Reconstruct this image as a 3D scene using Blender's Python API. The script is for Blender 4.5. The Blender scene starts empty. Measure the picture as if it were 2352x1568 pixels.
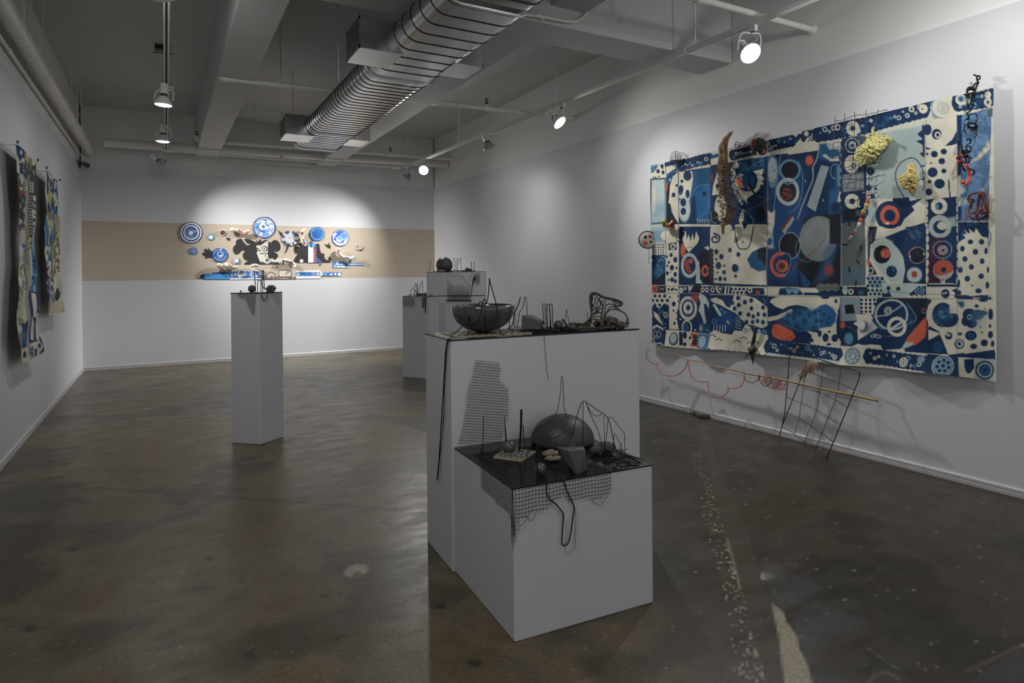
import bpy, math, random
import numpy as np
from math import sin, cos, pi, radians
from mathutils import Vector, Matrix

SC = bpy.context.scene
COL = SC.collection
rng = np.random.default_rng(7)
random.seed(7)

# ------------------------------------------------------------------ camera
FPX, YAW, ROLL, HCAM = 1457.8, radians(28.822), radians(-.5435), 1.2
SYPX = -156.5
Fv = np.array([sin(YAW), cos(YAW), 0.0])
_R0 = np.array([cos(YAW), -sin(YAW), 0.0]); _U0 = np.array([0, 0, 1.0])
Rv = cos(ROLL) * _R0 + sin(ROLL) * _U0
Uv = -sin(ROLL) * _R0 + cos(ROLL) * _U0
CAM = np.array([0.0, 0.0, HCAM])
cd = bpy.data.cameras.new('camera'); cam = bpy.data.objects.new('camera', cd); COL.objects.link(cam)
cd.sensor_width = 36.0; cd.lens = FPX / 2352 * 36.0
cd.shift_y = SYPX / 2352; cd.clip_start = .02
cam.matrix_world = Matrix(((Rv[0], Uv[0], -Fv[0], CAM[0]), (Rv[1], Uv[1], -Fv[1], CAM[1]),
                           (Rv[2], Uv[2], -Fv[2], CAM[2]), (0, 0, 0, 1)))
SC.camera = cam

# ------------------------------------------------------------------ world, exposure
w = bpy.data.worlds.new('world'); SC.world = w; w.use_nodes = True
w.node_tree.nodes['Background'].inputs[0].default_value = (.9, .95, 1, 1)
w.node_tree.nodes['Background'].inputs[1].default_value = 0.0
SC.view_settings.view_transform = 'Standard'
SC.view_settings.look = 'None'
SC.view_settings.exposure = EXPOSURE = .75
SC.view_settings.gamma = 1.0
SC.view_settings.use_curve_mapping = False
try:
    SC.cycles.max_bounces = 8; SC.cycles.diffuse_bounces = 5; SC.cycles.glossy_bounces = 4
    SC.cycles.use_denoising = True
    SC.cycles.sample_clamp_indirect = 6
except Exception: pass

XL, XR, YB, YF, ZT, ZC, ZB = -.908, 3.93, 9.784, -3.2, 2.597, 3.415, 2.836

# light levels (watts) of the track lamps, indexed by lamp; aims are in the lamp builder below
LAMPW = dict(L1=14, L2=15, L3=12, L4=72, R1=78, R2=24, R3=13, R4=30, R5=30)
LAMPSZ = dict(L4=88, R1=96, R3=120, R4=104, L1=150, R5=168, R2=150)
WASH = ('L4', 'R1', 'R3', 'R4')          # flood lamps whose beam is strongest along its far axis
# unseen spots washing the right wall, plus fill added for bounce and pedestals: position, aim, watts, cone
HIDDEN = [((3.2, 1.3, 2.6), (3.93, 2.5, 1.5), 21, 165), ((3.2, -.6, 2.6), (3.93, .8, 1.5), 26, 150),
          ((0.0, 1.3, 2.6), (.7, 2.3, .5), 36, 110), ((0.0, -1.2, 2.6), (.6, -3.2, 1.2), 165, 140),
          ((2.2, -1.6, 2.6), (2.0, -3.2, 1.2), 105, 140), ((0.0, .2, 2.6), (-.9, .4, 1.0), 14, 130)]
def spot(name, p, aim, watts, size=115, blend=1.0, rad=.05, parent=None, col=(1, .985, .965), wash=False):
    l = bpy.data.lights.new(name, 'SPOT'); l.energy = watts; l.spot_size = radians(size); l.spot_blend = blend
    l.shadow_soft_size = rad; l.color = col
    if wash:
        l.use_nodes = True; n = l.node_tree.nodes; e = n['Emission']; fo = n.new('ShaderNodeLightFalloff'); fo.inputs['Strength'].default_value = 1.0
        l.node_tree.links.new(fo.outputs['Linear'], e.inputs['Strength'])
    o = bpy.data.objects.new(name, l); COL.objects.link(o)
    p = Vector(p); d = (Vector(aim) - p).normalized()
    m = d.to_track_quat('-Z', 'Y').to_matrix().to_4x4(); m.translation = p
    if parent is not None:
        o.parent = parent; m.translation = p - parent.location
    o.matrix_local = m
    return o
for hp, ha, hw, hs in HIDDEN: spot('unseen_spot', hp, ha, hw, hs)

# ------------------------------------------------------------------ photo-pixel helpers (one point of the room per pixel and plane)
def ray(x, y): return Fv + (x - 1176) / FPX * Rv - (y - 784 - SYPX) / FPX * Uv
def on(ax, v, x, y):
    d = ray(x, y); return CAM + (v - CAM[ax]) / d[ax] * d
def onz(z, x, y): return on(2, z, x, y)
def onx(X, x, y): return on(0, X, x, y)
def ony(Y, x, y): return on(1, Y, x, y)
def at(depth, x, y): return CAM + depth * ray(x, y)
def dep(P): return float((np.asarray(P) - CAM) @ Fv)
def proj(P):
    P = np.asarray(P, float) - CAM; z = P @ Fv
    return 1176 + FPX * (P @ Rv) / z, 784 + SYPX - FPX * (P @ Uv) / z
def onplane(P0, n, x, y):
    d = ray(x, y); n = np.asarray(n, float)
    return CAM + ((np.asarray(P0) - CAM) @ n) / (d @ n) * d

# ------------------------------------------------------------------ materials
def mat(name, color, rough=.6, metal=0., var=0., vscale=8., bump=0., bscale=60., spec=.5, emit=None, estr=0., alpha=None,
        trans=0., attr=None, coat=0., rvar=0., stretch=None):
    m = bpy.data.materials.new(name); m.use_nodes = True
    nt = m.node_tree; N = nt.nodes; L = nt.links; b = N['Principled BSDF']
    b.inputs['Base Color'].default_value = (*color, 1); b.inputs['Roughness'].default_value = rough
    b.inputs['Metallic'].default_value = metal; b.inputs['Specular IOR Level'].default_value = spec
    if coat: b.inputs['Coat Weight'].default_value = coat; b.inputs['Coat Roughness'].default_value = .05
    if trans: b.inputs['Transmission Weight'].default_value = trans
    if emit: b.inputs['Emission Color'].default_value = (*emit, 1); b.inputs['Emission Strength'].default_value = estr
    tc = N.new('ShaderNodeTexCoord'); vec = tc.outputs['Object']
    if stretch:
        mp = N.new('ShaderNodeMapping'); mp.inputs['Scale'].default_value = stretch; L.new(vec, mp.inputs['Vector']); vec = mp.outputs['Vector']
    src = None
    if attr:
        a = N.new('ShaderNodeAttribute'); a.attribute_name = attr; src = a.outputs['Color']
    if var or rvar:
        n = N.new('ShaderNodeTexNoise'); n.inputs['Scale'].default_value = vscale; n.inputs['Detail'].default_value = 6
        n.inputs['Roughness'].default_value = .62; L.new(vec, n.inputs['Vector'])
    if var:
        r = N.new('ShaderNodeMapRange'); r.inputs['From Min'].default_value = .25; r.inputs['From Max'].default_value = .75
        r.inputs['To Min'].default_value = 1 - var; r.inputs['To Max'].default_value = 1 + var
        L.new(n.outputs['Fac'], r.inputs['Value'])
        mx = N.new('ShaderNodeMix'); mx.data_type = 'RGBA'; mx.blend_type = 'MULTIPLY'; mx.inputs['Factor'].default_value = 1
        if src: L.new(src, mx.inputs['A'])
        else: mx.inputs['A'].default_value = (*color, 1)
        L.new(r.outputs['Result'], mx.inputs['B']); src = mx.outputs['Result']
    if rvar:
        r2 = N.new('ShaderNodeMapRange'); r2.inputs['From Min'].default_value = .3; r2.inputs['From Max'].default_value = .7
        r2.inputs['To Min'].default_value = max(0, rough - rvar); r2.inputs['To Max'].default_value = min(1, rough + rvar)
        L.new(n.outputs['Fac'], r2.inputs['Value']); L.new(r2.outputs['Result'], b.inputs['Roughness'])
    if src: L.new(src, b.inputs['Base Color'])
    if bump:
        n2 = N.new('ShaderNodeTexNoise'); n2.inputs['Scale'].default_value = bscale; n2.inputs['Detail'].default_value = 4
        L.new(vec, n2.inputs['Vector'])
        bp = N.new('ShaderNodeBump'); bp.inputs['Strength'].default_value = bump; bp.inputs['Distance'].default_value = .004
        L.new(n2.outputs['Fac'], bp.inputs['Height']); L.new(bp.outputs['Normal'], b.inputs['Normal'])
    return m

M = {}
M['wallgrey'] = mat('grey_wall_paint', (.585, .592, .615), .55, var=.015, vscale=3, bump=.06, bscale=90)
M['wallwhite'] = mat('white_upper_paint', (.74, .74, .73), .6, var=.02, vscale=4, bump=.08, bscale=60)
M['taupe'] = mat('taupe_band_paint', (.47, .40, .315), .6, var=.02, vscale=3)
M['ceil'] = mat('ceiling_paint', (.53, .527, .52), .7, var=.03, vscale=3, bump=.1, bscale=40)
M['pipe'] = mat('painted_pipe', (.70, .69, .66), .4, var=.03, vscale=12)
M['track'] = mat('white_enamel', (.72, .72, .71), .35, var=.02, vscale=10)
M['trackdark'] = mat('track_slot', (.03, .03, .03), .6)
M['galv'] = mat('galvanised_steel', (.56, .57, .57), .25, metal=1., var=.06, vscale=5, rvar=.04)
M['galvdark'] = mat('duct_seam', (.12, .12, .12), .45, metal=.8, var=.1)
M['grille'] = mat('grille_metal', (.30, .30, .30), .45, metal=.7, var=.1)
M['grilldark'] = mat('grille_shadow_gap', (.02, .02, .02), .9)
M['ped'] = mat('pedestal_paint', (.51, .51, .545), .5, var=.02, vscale=5, bump=.12, bscale=25)
M['baseboard'] = mat('baseboard_paint', (.44, .44, .44), .4, var=.06, vscale=14)
M['acrylic'] = mat('black_acrylic', (.012, .012, .013), .08, spec=.5, var=.1)
M['blackwire'] = mat('black_coated_wire', (.006, .006, .006), .34, spec=.35, var=.2, vscale=60)
M['thinwire'] = mat('dark_steel_wire', (.010, .010, .010), .5, spec=.3, metal=0, var=.2, vscale=50)
M['ballmat'] = mat('dark_grey_stone', (.075, .071, .068), .35, var=.2, vscale=30)
M['glossblack'] = mat('dark_ceramic', (.036, .036, .038), .48, var=.35, vscale=9, rvar=.12)
M['stone'] = mat('charcoal_block', (.07, .07, .072), .6, var=.18, vscale=18, bump=.2, bscale=80)
M['lava'] = mat('porous_lava_rock', (.07, .067, .063), .85, var=.5, vscale=45, bump=1., bscale=90)
M['shell'] = mat('beige_ribbed_shell', (.20, .165, .11), .6, var=.3, vscale=40, bump=.5, bscale=90)
M['beige'] = mat('beige_perforated_board', (.34, .30, .20), .5, var=.12, vscale=25)
M['lampwhite'] = mat('lamp_white_enamel', (.75, .75, .75), .35, var=.02)
M['bulb'] = mat('bulb_glass', (.78, .78, .76), .15, var=.03, spec=.6)
M['bulbdim'] = mat('bulb_glass_grey', (.40, .40, .40), .25, var=.05)  # grey dims lit heads turned away: their shaded backs put into the colour
M['bulbneck'] = mat('bulb_neck_mirror', (.25, .25, .25), .15, metal=.9, var=.05)
M['glow'] = mat('lit_lens', (1, 1, 1), .3, emit=(1, .985, .96), estr=60, var=.01)
M['darkplastic'] = mat('black_plastic', (.015, .016, .02), .4, var=.1)
M['brass'] = mat('dark_sprinkler_brass', (.05, .045, .03), .4, metal=.7, var=.1)

# ------------------------------------------------------------------ mesh building
class MB:
    def __init__(s): s.v = []; s.f = []; s.m = []; s.col = []
    def add(s, vs, fs, m=0, col=None):
        o = len(s.v); s.v += [tuple(map(float, p)) for p in vs]
        s.f += [tuple(i + o for i in f) for f in fs]; s.m += [m] * len(fs)
        if col is not None: s.col += [(o, len(vs), col)]
        return s
    def obox(s, o, e1, e2, e3, m=0):
        o, e1, e2, e3 = map(np.asarray, (o, e1, e2, e3))
        v = [o, o + e1, o + e1 + e2, o + e2, o + e3, o + e1 + e3, o + e1 + e2 + e3, o + e2 + e3]
        f = [(0, 3, 2, 1), (4, 5, 6, 7), (0, 1, 5, 4), (1, 2, 6, 5), (2, 3, 7, 6), (3, 0, 4, 7)]
        if np.dot(np.cross(e1, e2), e3) < 0: f = [t[::-1] for t in f]
        return s.add(v, f, m)
    def box(s, lo, hi, m=0):
        lo, hi = np.asarray(lo, float), np.asarray(hi, float); d = hi - lo
        return s.obox(lo, (d[0], 0, 0), (0, d[1], 0), (0, 0, d[2]), m)
    def cbox(s, c, size, m=0):
        c, z = np.asarray(c, float), np.asarray(size, float) / 2; return s.box(c - z, c + z, m)
    def tube(s, path, r, n=6, closed=False, m=0, caps=True, flat=1.):
        P = np.asarray(path, float)
        k = len(P)
        if k < 2: return s
        rs = np.full(k, r) if np.isscalar(r) else np.asarray(r, float)
        T = np.zeros_like(P)
        if closed: T = np.roll(P, -1, 0) - np.roll(P, 1, 0)
        else: T[1:-1] = P[2:] - P[:-2]; T[0] = P[1] - P[0]; T[-1] = P[-1] - P[-2]
        T /= np.maximum(np.linalg.norm(T, axis=1), 1e-9)[:, None]
        a = np.array([0, 0, 1.]) if abs(T[0][2]) < .9 else np.array([1., 0, 0])
        N = np.cross(T[0], a); N /= np.linalg.norm(N)
        vs = []
        ang = np.arange(n) * 2 * pi / n
        for i in range(k):
            N = N - (N @ T[i]) * T[i]; N /= max(np.linalg.norm(N), 1e-9); B = np.cross(T[i], N)
            for t in ang: vs.append(P[i] + rs[i] * (cos(t) * N + flat * sin(t) * B))
        fs = []
        for i in range(k if closed else k - 1):
            j = (i + 1) % k
            for q in range(n): fs.append((i * n + q, i * n + (q + 1) % n, j * n + (q + 1) % n, j * n + q))
        if caps and not closed: fs.append(tuple(range(n))[::-1]); fs.append(tuple((k - 1) * n + q for q in range(n)))
        return s.add(vs, fs, m)
    def lathe(s, o, axis, prof, n=24, m=0):
        o = np.asarray(o, float); d = np.asarray(axis, float); d = d / np.linalg.norm(d)
        a = np.array([0, 0, 1.]) if abs(d[2]) < .9 else np.array([1., 0, 0])
        u = np.cross(d, a); u /= np.linalg.norm(u); v = np.cross(d, u)
        vs = []; rows = []
        for (r, h) in prof:
            if r < 1e-6: rows.append([len(vs)]); vs.append(o + h * d)
            else:
                rows.append(list(range(len(vs), len(vs) + n)))
                vs += [o + h * d + r * (cos(t) * u + sin(t) * v) for t in np.arange(n) * 2 * pi / n]
        fs = []
        for A, B in zip(rows[:-1], rows[1:]):
            for q in range(n):
                if len(A) == 1 and len(B) == 1: continue
                if len(A) == 1: fs.append((A[0], B[q], B[(q + 1) % n]))
                elif len(B) == 1: fs.append((A[q], B[0], A[(q + 1) % n]))
                else: fs.append((A[q], B[q], B[(q + 1) % n], A[(q + 1) % n]))
        return s.add(vs, fs, m)
    def ball(s, c, r, nu=24, nv=14, noise=0., seed=1, m=0, sc=(1, 1, 1)):
        c = np.asarray(c, float); R = random.Random(seed)
        ph = [(R.uniform(-1, 1), R.uniform(-1, 1), R.uniform(-1, 1), R.uniform(0, 6.3), R.uniform(2, 5)) for _ in range(9)]
        vs = []; rows = []
        for i in range(nv + 1):
            t = pi * i / nv; k = 1 if i in (0, nv) else nu
            rows.append(list(range(len(vs), len(vs) + k)))
            for q in range(k):
                p = np.array([sin(t) * cos(2 * pi * q / nu), sin(t) * sin(2 * pi * q / nu), cos(t)])
                f = 1 + noise * sum(sin(w * (a * p[0] + b * p[1] + e * p[2]) * 1.6 + z) for a, b, e, z, w in ph) / 4
                vs.append(c + r * f * p * np.asarray(sc))
        fs = []
        for A, B in zip(rows[:-1], rows[1:]):
            for q in range(nu):
                if len(A) == 1: fs.append((A[0], B[q], B[(q + 1) % nu]))
                elif len(B) == 1: fs.append((A[q], B[0], A[(q + 1) % nu]))
                else: fs.append((A[q], B[q], B[(q + 1) % nu], A[(q + 1) % nu]))
        return s.add(vs, fs, m)
    def prism(s, pts, ext, m=0, mside=None):
        pts = [np.asarray(p, float) for p in pts]; e = np.asarray(ext, float); n = len(pts)
        nrm = np.zeros(3)
        for i in range(n): nrm += np.cross(pts[i], pts[(i + 1) % n])
        if nrm @ e > 0: pts = pts[::-1]
        s.add(pts + [p + e for p in pts], [tuple(range(n)), tuple(range(2 * n - 1, n - 1, -1))], m)
        o = len(s.v) - 2 * n
        for i in range(n):
            j = (i + 1) % n; s.f.append((o + i, o + n + i, o + n + j, o + j)); s.m.append(m if mside is None else mside)
        return s
    def build(s, name, mats, parent=None, smooth=False, bevel=0., tri=False):
        if not isinstance(mats, (list, tuple)): mats = [mats]
        V = np.array(s.v, float)
        if parent is None:
            loc = np.array([(V[:, 0].min() + V[:, 0].max()) / 2, (V[:, 1].min() + V[:, 1].max()) / 2, V[:, 2].min()])
        else:
            loc = np.zeros(3)
        off = loc.copy(); p = parent
        while p is not None: off += np.array(p.location); p = p.parent
        me = bpy.data.meshes.new(name); me.from_pydata((V - off).tolist(), [], s.f)
        for q in mats: me.materials.append(q)
        if len(mats) > 1: me.polygons.foreach_set('material_index', s.m)
        if smooth: me.polygons.foreach_set('use_smooth', [True] * len(me.polygons))
        me.update()
        o = bpy.data.objects.new(name, me); COL.objects.link(o); o.location = loc
        if parent is not None: o.parent = parent
        if smooth == 'auto':
            md = o.modifiers.new('edge_split', 'EDGE_SPLIT'); md.split_angle = radians(38)
        if bevel:
            md = o.modifiers.new('bevel', 'BEVEL'); md.width = bevel; md.segments = 2; md.limit_method = 'ANGLE'
        return o

def tag(o, label=None, cat=None, group=None, kind=None):
    if label: o['label'] = label
    if cat: o['category'] = cat
    if group: o['group'] = group
    if kind: o['kind'] = kind
    return o
def thing(name, label, cat, loc=(0, 0, 0), group=None):
    o = bpy.data.objects.new(name, None); COL.objects.link(o); o.location = tuple(map(float, loc)); o.empty_display_size = .05
    return tag(o, label, cat, group)
def struct(mb, name, mats, **k): return tag(mb.build(name, mats, **k), kind='structure')
def smooth(pts, k=6, closed=False):
    P = [np.asarray(p, float) for p in pts]; n = len(P); out = []
    if n < 3 and not closed: return [P[0] + (P[-1] - P[0]) * t for t in np.linspace(0, 1, k + 1)]
    g = (lambda i: P[i % n]) if closed else (lambda i: P[min(max(i, 0), n - 1)])
    for i in range(n if closed else n - 1):
        a, b, c, d = g(i - 1), g(i), g(i + 1), g(i + 2)
        for t in np.arange(k) / k:
            out.append(.5 * (2 * b + (c - a) * t + (2 * a - 5 * b + 4 * c - d) * t * t + (3 * b - a - 3 * c + d) * t ** 3))
    if not closed: out.append(P[-1])
    return out

# ------------------------------------------------------------------ pigment painting on fine cloth / floor meshes
class Paint:
    """colours every vertex of a fine mesh from shapes laid out in photo pixels"""
    def __init__(s, X, Y, base):
        s.X = X; s.Y = Y; s.C = np.tile(np.asarray(base, float), (X.size, 1)); s.fr = (0, 0, 1)
        o = np.argsort(X); s.o = o; s.xs = X[o]
    def frame(s, ox=0, oy=0, k=1.): s.fr = (ox, oy, k)
    def _q(s, p): return (s.fr[0] + p[0] / s.fr[2], s.fr[1] + p[1] / s.fr[2])
    def _sel(s, x0, y0, x1, y1):
        a, b = np.searchsorted(s.xs, [x0, x1]); i = s.o[a:b]; y = s.Y[i]
        return i[(y >= y0) & (y <= y1)]
    def _mix(s, i, a, c):
        if callable(c): c = c(s.X[i], s.Y[i])
        a = np.clip(a, 0, 1)[:, None]; s.C[i] = s.C[i] * (1 - a) + np.asarray(c) * a
    def E(s, x, y, rx, ry=None, col=None, rot=0., soft=.7, inner=0., op=1., band=None):
        ry = rx if ry is None else ry; x, y = s._q((x, y)); rx /= s.fr[2]; ry /= s.fr[2]; soft = max(soft, .4)
        m = max(rx, ry) + soft; i = s._sel(x - m, y - m, x + m, y + m)
        if not len(i): return
        dx, dy = s.X[i] - x, s.Y[i] - y; c, n = cos(rot), sin(rot)
        u, v = (c * dx + n * dy) / rx, (-n * dx + c * dy) / ry
        r = np.sqrt(u * u + v * v); k = min(rx, ry)
        a = .5 + (1 - r) * k / soft
        if inner: a = np.minimum(a, .5 + (r - inner) * k / soft)
        s._mix(i, np.clip(a, 0, 1) * op, col)
    def P(s, pts, col, soft=.7, op=1.):
        q = np.array([s._q(p) for p in pts]); (x0, y0), (x1, y1) = q.min(0), q.max(0)
        i = s._sel(x0 - soft, y0 - soft, x1 + soft, y1 + soft)
        if not len(i): return
        X, Y = s.X[i], s.Y[i]; ins = np.zeros(len(i), bool); d = np.full(len(i), 1e9)
        for a, b in zip(q, np.roll(q, -1, 0)):
            if a[1] != b[1]:
                c = ((a[1] > Y) != (b[1] > Y)) & (X < (b[0] - a[0]) * (Y - a[1]) / (b[1] - a[1]) + a[0]); ins ^= c
            d = np.minimum(d, s._seg(X, Y, a, b))
        s._mix(i, np.clip(.5 + np.where(ins, d, -d) / soft, 0, 1) * op, col)
    @staticmethod
    def _seg(X, Y, a, b):
        e = b - a; l = e @ e
        t = np.clip(((X - a[0]) * e[0] + (Y - a[1]) * e[1]) / l, 0, 1) if l > 0 else 0
        return np.hypot(X - a[0] - t * e[0], Y - a[1] - t * e[1])
    def S(s, pts, wd, col, soft=.7, op=1., curve=0):
        if curve: pts = [p[:2] for p in smooth([(p[0], p[1], 0) for p in pts], curve)]
        q = np.array([s._q(p[:2]) for p in pts]); wd = wd / s.fr[2] / 2; m = wd + soft
        (x0, y0), (x1, y1) = q.min(0), q.max(0); i = s._sel(x0 - m, y0 - m, x1 + m, y1 + m)
        if not len(i): return
        d = np.full(len(i), 1e9)
        for a, b in zip(q[:-1], q[1:]): d = np.minimum(d, s._seg(s.X[i], s.Y[i], a, b))
        s._mix(i, np.clip(.5 + (wd - d) / soft, 0, 1) * op, col)
def vnoise(X, Y, sc, seed=0, oct=4):
    """smooth value noise for cloth mottling and floor stains"""
    out = np.zeros_like(X, float); amp = 1.; tot = 0.; r = np.random.default_rng(seed)
    for _ in range(oct):
        g = r.random((256, 256)); x = X / sc; y = Y / sc
        xi = np.floor(x).astype(int); yi = np.floor(y).astype(int); fx = x - xi; fy = y - yi
        fx = fx * fx * (3 - 2 * fx); fy = fy * fy * (3 - 2 * fy)
        h = lambda a, b: g[a % 256, b % 256]
        out += amp * ((h(xi, yi) * (1 - fx) + h(xi + 1, yi) * fx) * (1 - fy) + (h(xi, yi + 1) * (1 - fx) + h(xi + 1, yi + 1) * fx) * fy)
        tot += amp; amp *= .5; sc *= .5
    return out / tot
def grid_mesh(name, V, nu, nv, colors, material, parent=None, back=None, smoothf=True):
    """V: (nu*nv,3) world points in row order (nv rows of nu)"""
    loc = np.array([(V[:, 0].min() + V[:, 0].max()) / 2, (V[:, 1].min() + V[:, 1].max()) / 2, V[:, 2].min()]) if parent is None else np.zeros(3)
    off = loc.copy(); p = parent
    while p is not None: off += np.array(p.location); p = p.parent
    i = np.arange(nu - 1)[None, :] + nu * np.arange(nv - 1)[:, None]
    q = np.stack([i, i + 1, i + nu + 1, i + nu], -1).reshape(-1, 4)
    n = len(V); me = bpy.data.meshes.new(name)
    me.vertices.add(n); me.vertices.foreach_set('co', (V - off).astype(np.float32).ravel())
    me.loops.add(q.size); me.loops.foreach_set('vertex_index', q.astype(np.int32).ravel())
    me.polygons.add(len(q)); me.polygons.foreach_set('loop_start', (np.arange(len(q)) * 4).astype(np.int32))
    me.polygons.foreach_set('loop_total', np.full(len(q), 4, np.int32))
    me.update(calc_edges=True); me.validate()
    if smoothf: me.polygons.foreach_set('use_smooth', np.ones(len(q), bool))
    if colors is not None:
        a = me.color_attributes.new('pigment', 'FLOAT_COLOR', 'POINT')
        a.data.foreach_set('color', np.hstack([np.clip(colors, 0, 1), np.ones((n, 1))]).astype(np.float32).ravel())
    me.materials.append(material)
    o = bpy.data.objects.new(name, me); COL.objects.link(o); o.location = loc
    if parent is not None: o.parent = parent
    return o

# ================================================================== ROOM
def sweep_wall(name, prof, mats, a, b, inward):
    """closed (depth, z) profile swept from a to b along the wall; depth is measured outwards from the room"""
    a, b, n = np.array(a, float), np.array(b, float), np.array(inward, float)
    m = MB(); k = len(prof)
    ring = lambda o: [o - n * d + np.array([0, 0, z]) for d, z, _ in prof]
    v = ring(a) + ring(b); f = []; mi = []
    for i in range(k):
        j = (i + 1) % k; f.append((i, j, k + j, k + i)); mi.append(prof[i][2])
    f += [tuple(range(k))[::-1], tuple(range(k, 2 * k))]; mi += [0, 0]
    if np.cross(b - a, n)[2] < 0: f = [t[::-1] for t in f]
    m.add(v, f); m.m = mi
    return struct(m, name, mats)
PL = [(0, -.1, 0), (0, ZT, 1), (.016, ZT, 1), (.016, ZC + .05, 1), (.16, ZC + .05, 0), (.16, -.1, 0)]
PB = [(0, -.1, 0), (0, 1.152, 2), (0, 1.929, 0), (0, ZT, 1), (.016, ZT, 1), (.016, ZC + .05, 1), (.16, ZC + .05, 0), (.16, -.1, 0)]
sweep_wall('wall_left', PL, [M['wallgrey'], M['wallwhite']], (XL, YF - .2, 0), (XL, YB + .16, 0), (1, 0, 0))
sweep_wall('wall_right', PL, [M['wallgrey'], M['wallwhite']], (XR, YB + .16, 0), (XR, YF - .2, 0), (-1, 0, 0))
sweep_wall('wall_back', PB, [M['wallgrey'], M['wallwhite'], M['taupe']], (XL, YB, 0), (XR, YB, 0), (0, -1, 0))
sweep_wall('wall_front', PL, [M['wallgrey'], M['wallwhite']], (XR, YF, 0), (XL, YF, 0), (0, 1, 0))
struct(MB().box((XL - .15, YF - .15, ZC), (XR + .15, YB + .15, ZC + .15)), 'ceiling', M['ceil'])
def beam(x0, y0, x1, y1, z, name='ceiling_beam'):
    struct(MB().box((x0, y0, z), (x1, y1, ZC + .02)), name, M['ceil'], bevel=.006)
beam(.405, 3.86, .68, YB + .01, ZB); beam(2.008, 3.86, 2.285, YB + .01, ZB)
beam(XL - .01, 3.535, XR + .01, 3.86, ZB)
beam(2.265, YF, 2.535, 3.535, 2.963); beam(.405, YF, .68, 3.535, 2.963)
BBP = [(0, 0), (0, .046), (-.006, .046), (-.012, .038), (-.012, .024), (-.008, .022), (-.015, .019), (-.015, 0)]
def baseboard(name, a, b, n):
    a, b, n = np.array(a, float), np.array(b, float), np.array(n, float); k = len(BBP); m = MB()
    v = [o - n * d + np.array([0, 0, z]) for o in (a, b) for d, z in BBP]
    f = [(i, (i + 1) % k, k + (i + 1) % k, k + i) for i in range(k)] + [tuple(range(k))[::-1], tuple(range(k, 2 * k))]
    struct(m.add(v, f), name, M['baseboard'])
baseboard('baseboard_left', (XL, YF, 0), (XL, YB, 0), (1, 0, 0))
baseboard('baseboard_back', (XL, YB, 0), (XR, YB, 0), (0, -1, 0))
gapA, gapB = onx(XR, 1587, 946)[1], onx(XR, 1640, 962)[1]
baseboard('baseboard_right', (XR, YB, 0), (XR, gapA, 0), (-1, 0, 0))
baseboard('baseboard_right', (XR, gapB, 0), (XR, YF, 0), (-1, 0, 0))

# ------------------------------------------------------------------ floor
fx = np.linspace(XL - .02, XR + .02, 440)
fy = np.concatenate([np.linspace(YF - .02, .9, 40)[:-1], np.linspace(.9, 4.6, 400)[:-1], np.linspace(4.6, YB + .02, 260)])
GX, GY = np.meshgrid(fx, fy); Vf = np.stack([GX.ravel(), GY.ravel(), np.zeros(GX.size)], 1)
front = (Vf - CAM) @ Fv > .4
pxx, pxy = proj(np.where(front[:, None], Vf, np.array([0., 5, 0])))
pxx = np.where(front, pxx, -9e3); pxy = np.where(front, pxy, -9e3)
fl = Paint(pxx, pxy, (.1, .085, .06))
X, Y = Vf[:, 0], Vf[:, 1]
n1, n2, n3 = vnoise(X + 9, Y + 9, 1.1, 1), vnoise(X + 9, Y + 9, .35, 2, 5), vnoise(X * 1.6 + 9, Y + 9, .09, 3, 3)
lerp = lambda a, b, t: np.asarray(a) * (1 - t[:, None]) + np.asarray(b) * t[:, None]
sm = lambda x, a, b: np.clip((x - a) / (b - a), 0, 1) ** 2 * (3 - 2 * np.clip((x - a) / (b - a), 0, 1))
c = lerp((.150, .126, .092), (.118, .112, .098), sm(n1, .35, .65))
c = lerp(c, (.122, .094, .055), sm(n2, .50, .66) * .85)
c = lerp(c, (.060, .053, .042), sm(1 - n2, .50, .68) * .8)
side = sm(X - .35 * Y, .68, 1.05) * sm(7.5 - Y, 0, 3)        # floor colour darkened right of the trench, less towards the back
c = lerp(c, c * np.array([.23, .215, .205]), side * .9)
c *= (.80 + .4 * n3)[:, None] * .80 * np.array([.95, .90, .72])
fl.C = c
fl.S([(0, 1108), (300, 1126), (600, 1147), (930, 1171), (975, 1176)], 4, (.03, .026, .02), 3, .75)
fl.S([(1500, 1216), (1655, 1221)], 4, (.03, .026, .02), 4, .6)
fl.frame(1500, 900, 2.347)
trL = [(225, 150), (270, 320), (350, 620), (400, 790), (490, 1080), (550, 1330), (610, 1568)]
trR = [(290, 180), (400, 500), (520, 770), (575, 960), (640, 1130), (690, 1350), (720, 1568)]
fl.P(trL + trR[::-1], (.048, .036, .022), 6, .65)
for k in range(500):                                          # exposed aggregate along the trench edge
    t = random.random() ** .8; y = 330 + 1230 * t; xl = np.interp(y, [p[1] for p in trL], [p[0] for p in trL])
    fl.E(xl - random.random() ** 1.6 * (60 + 90 * t) - 6, y, random.uniform(2, 5) * (.6 + t), random.uniform(1.5, 3.4) * (.6 + t),
         random.choice([(.36, .31, .22), (.28, .17, .10), (.40, .37, .3)]), 0, .8, 0, .8)
fl.S(trL, 14, (.03, .025, .02), 5, .8); fl.S(trR, 9, (.028, .024, .018), 4, .8)
fl.S([(400, 790), (430, 900), (470, 1060)], 9, (.26, .23, .15), 5, .7)
fl.P([(640, 1140), (705, 1185), (720, 1240), (780, 1320), (785, 1380), (830, 1460), (860, 1568), (870, 1700), (720, 1700), (710, 1568), (690, 1420), (680, 1330), (650, 1200)], (.29, .255, .185), 5)
fl.P([(580, 975), (625, 975), (660, 990), (640, 1008), (600, 1015), (580, 1005)], (.30, .275, .21), 3)
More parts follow.
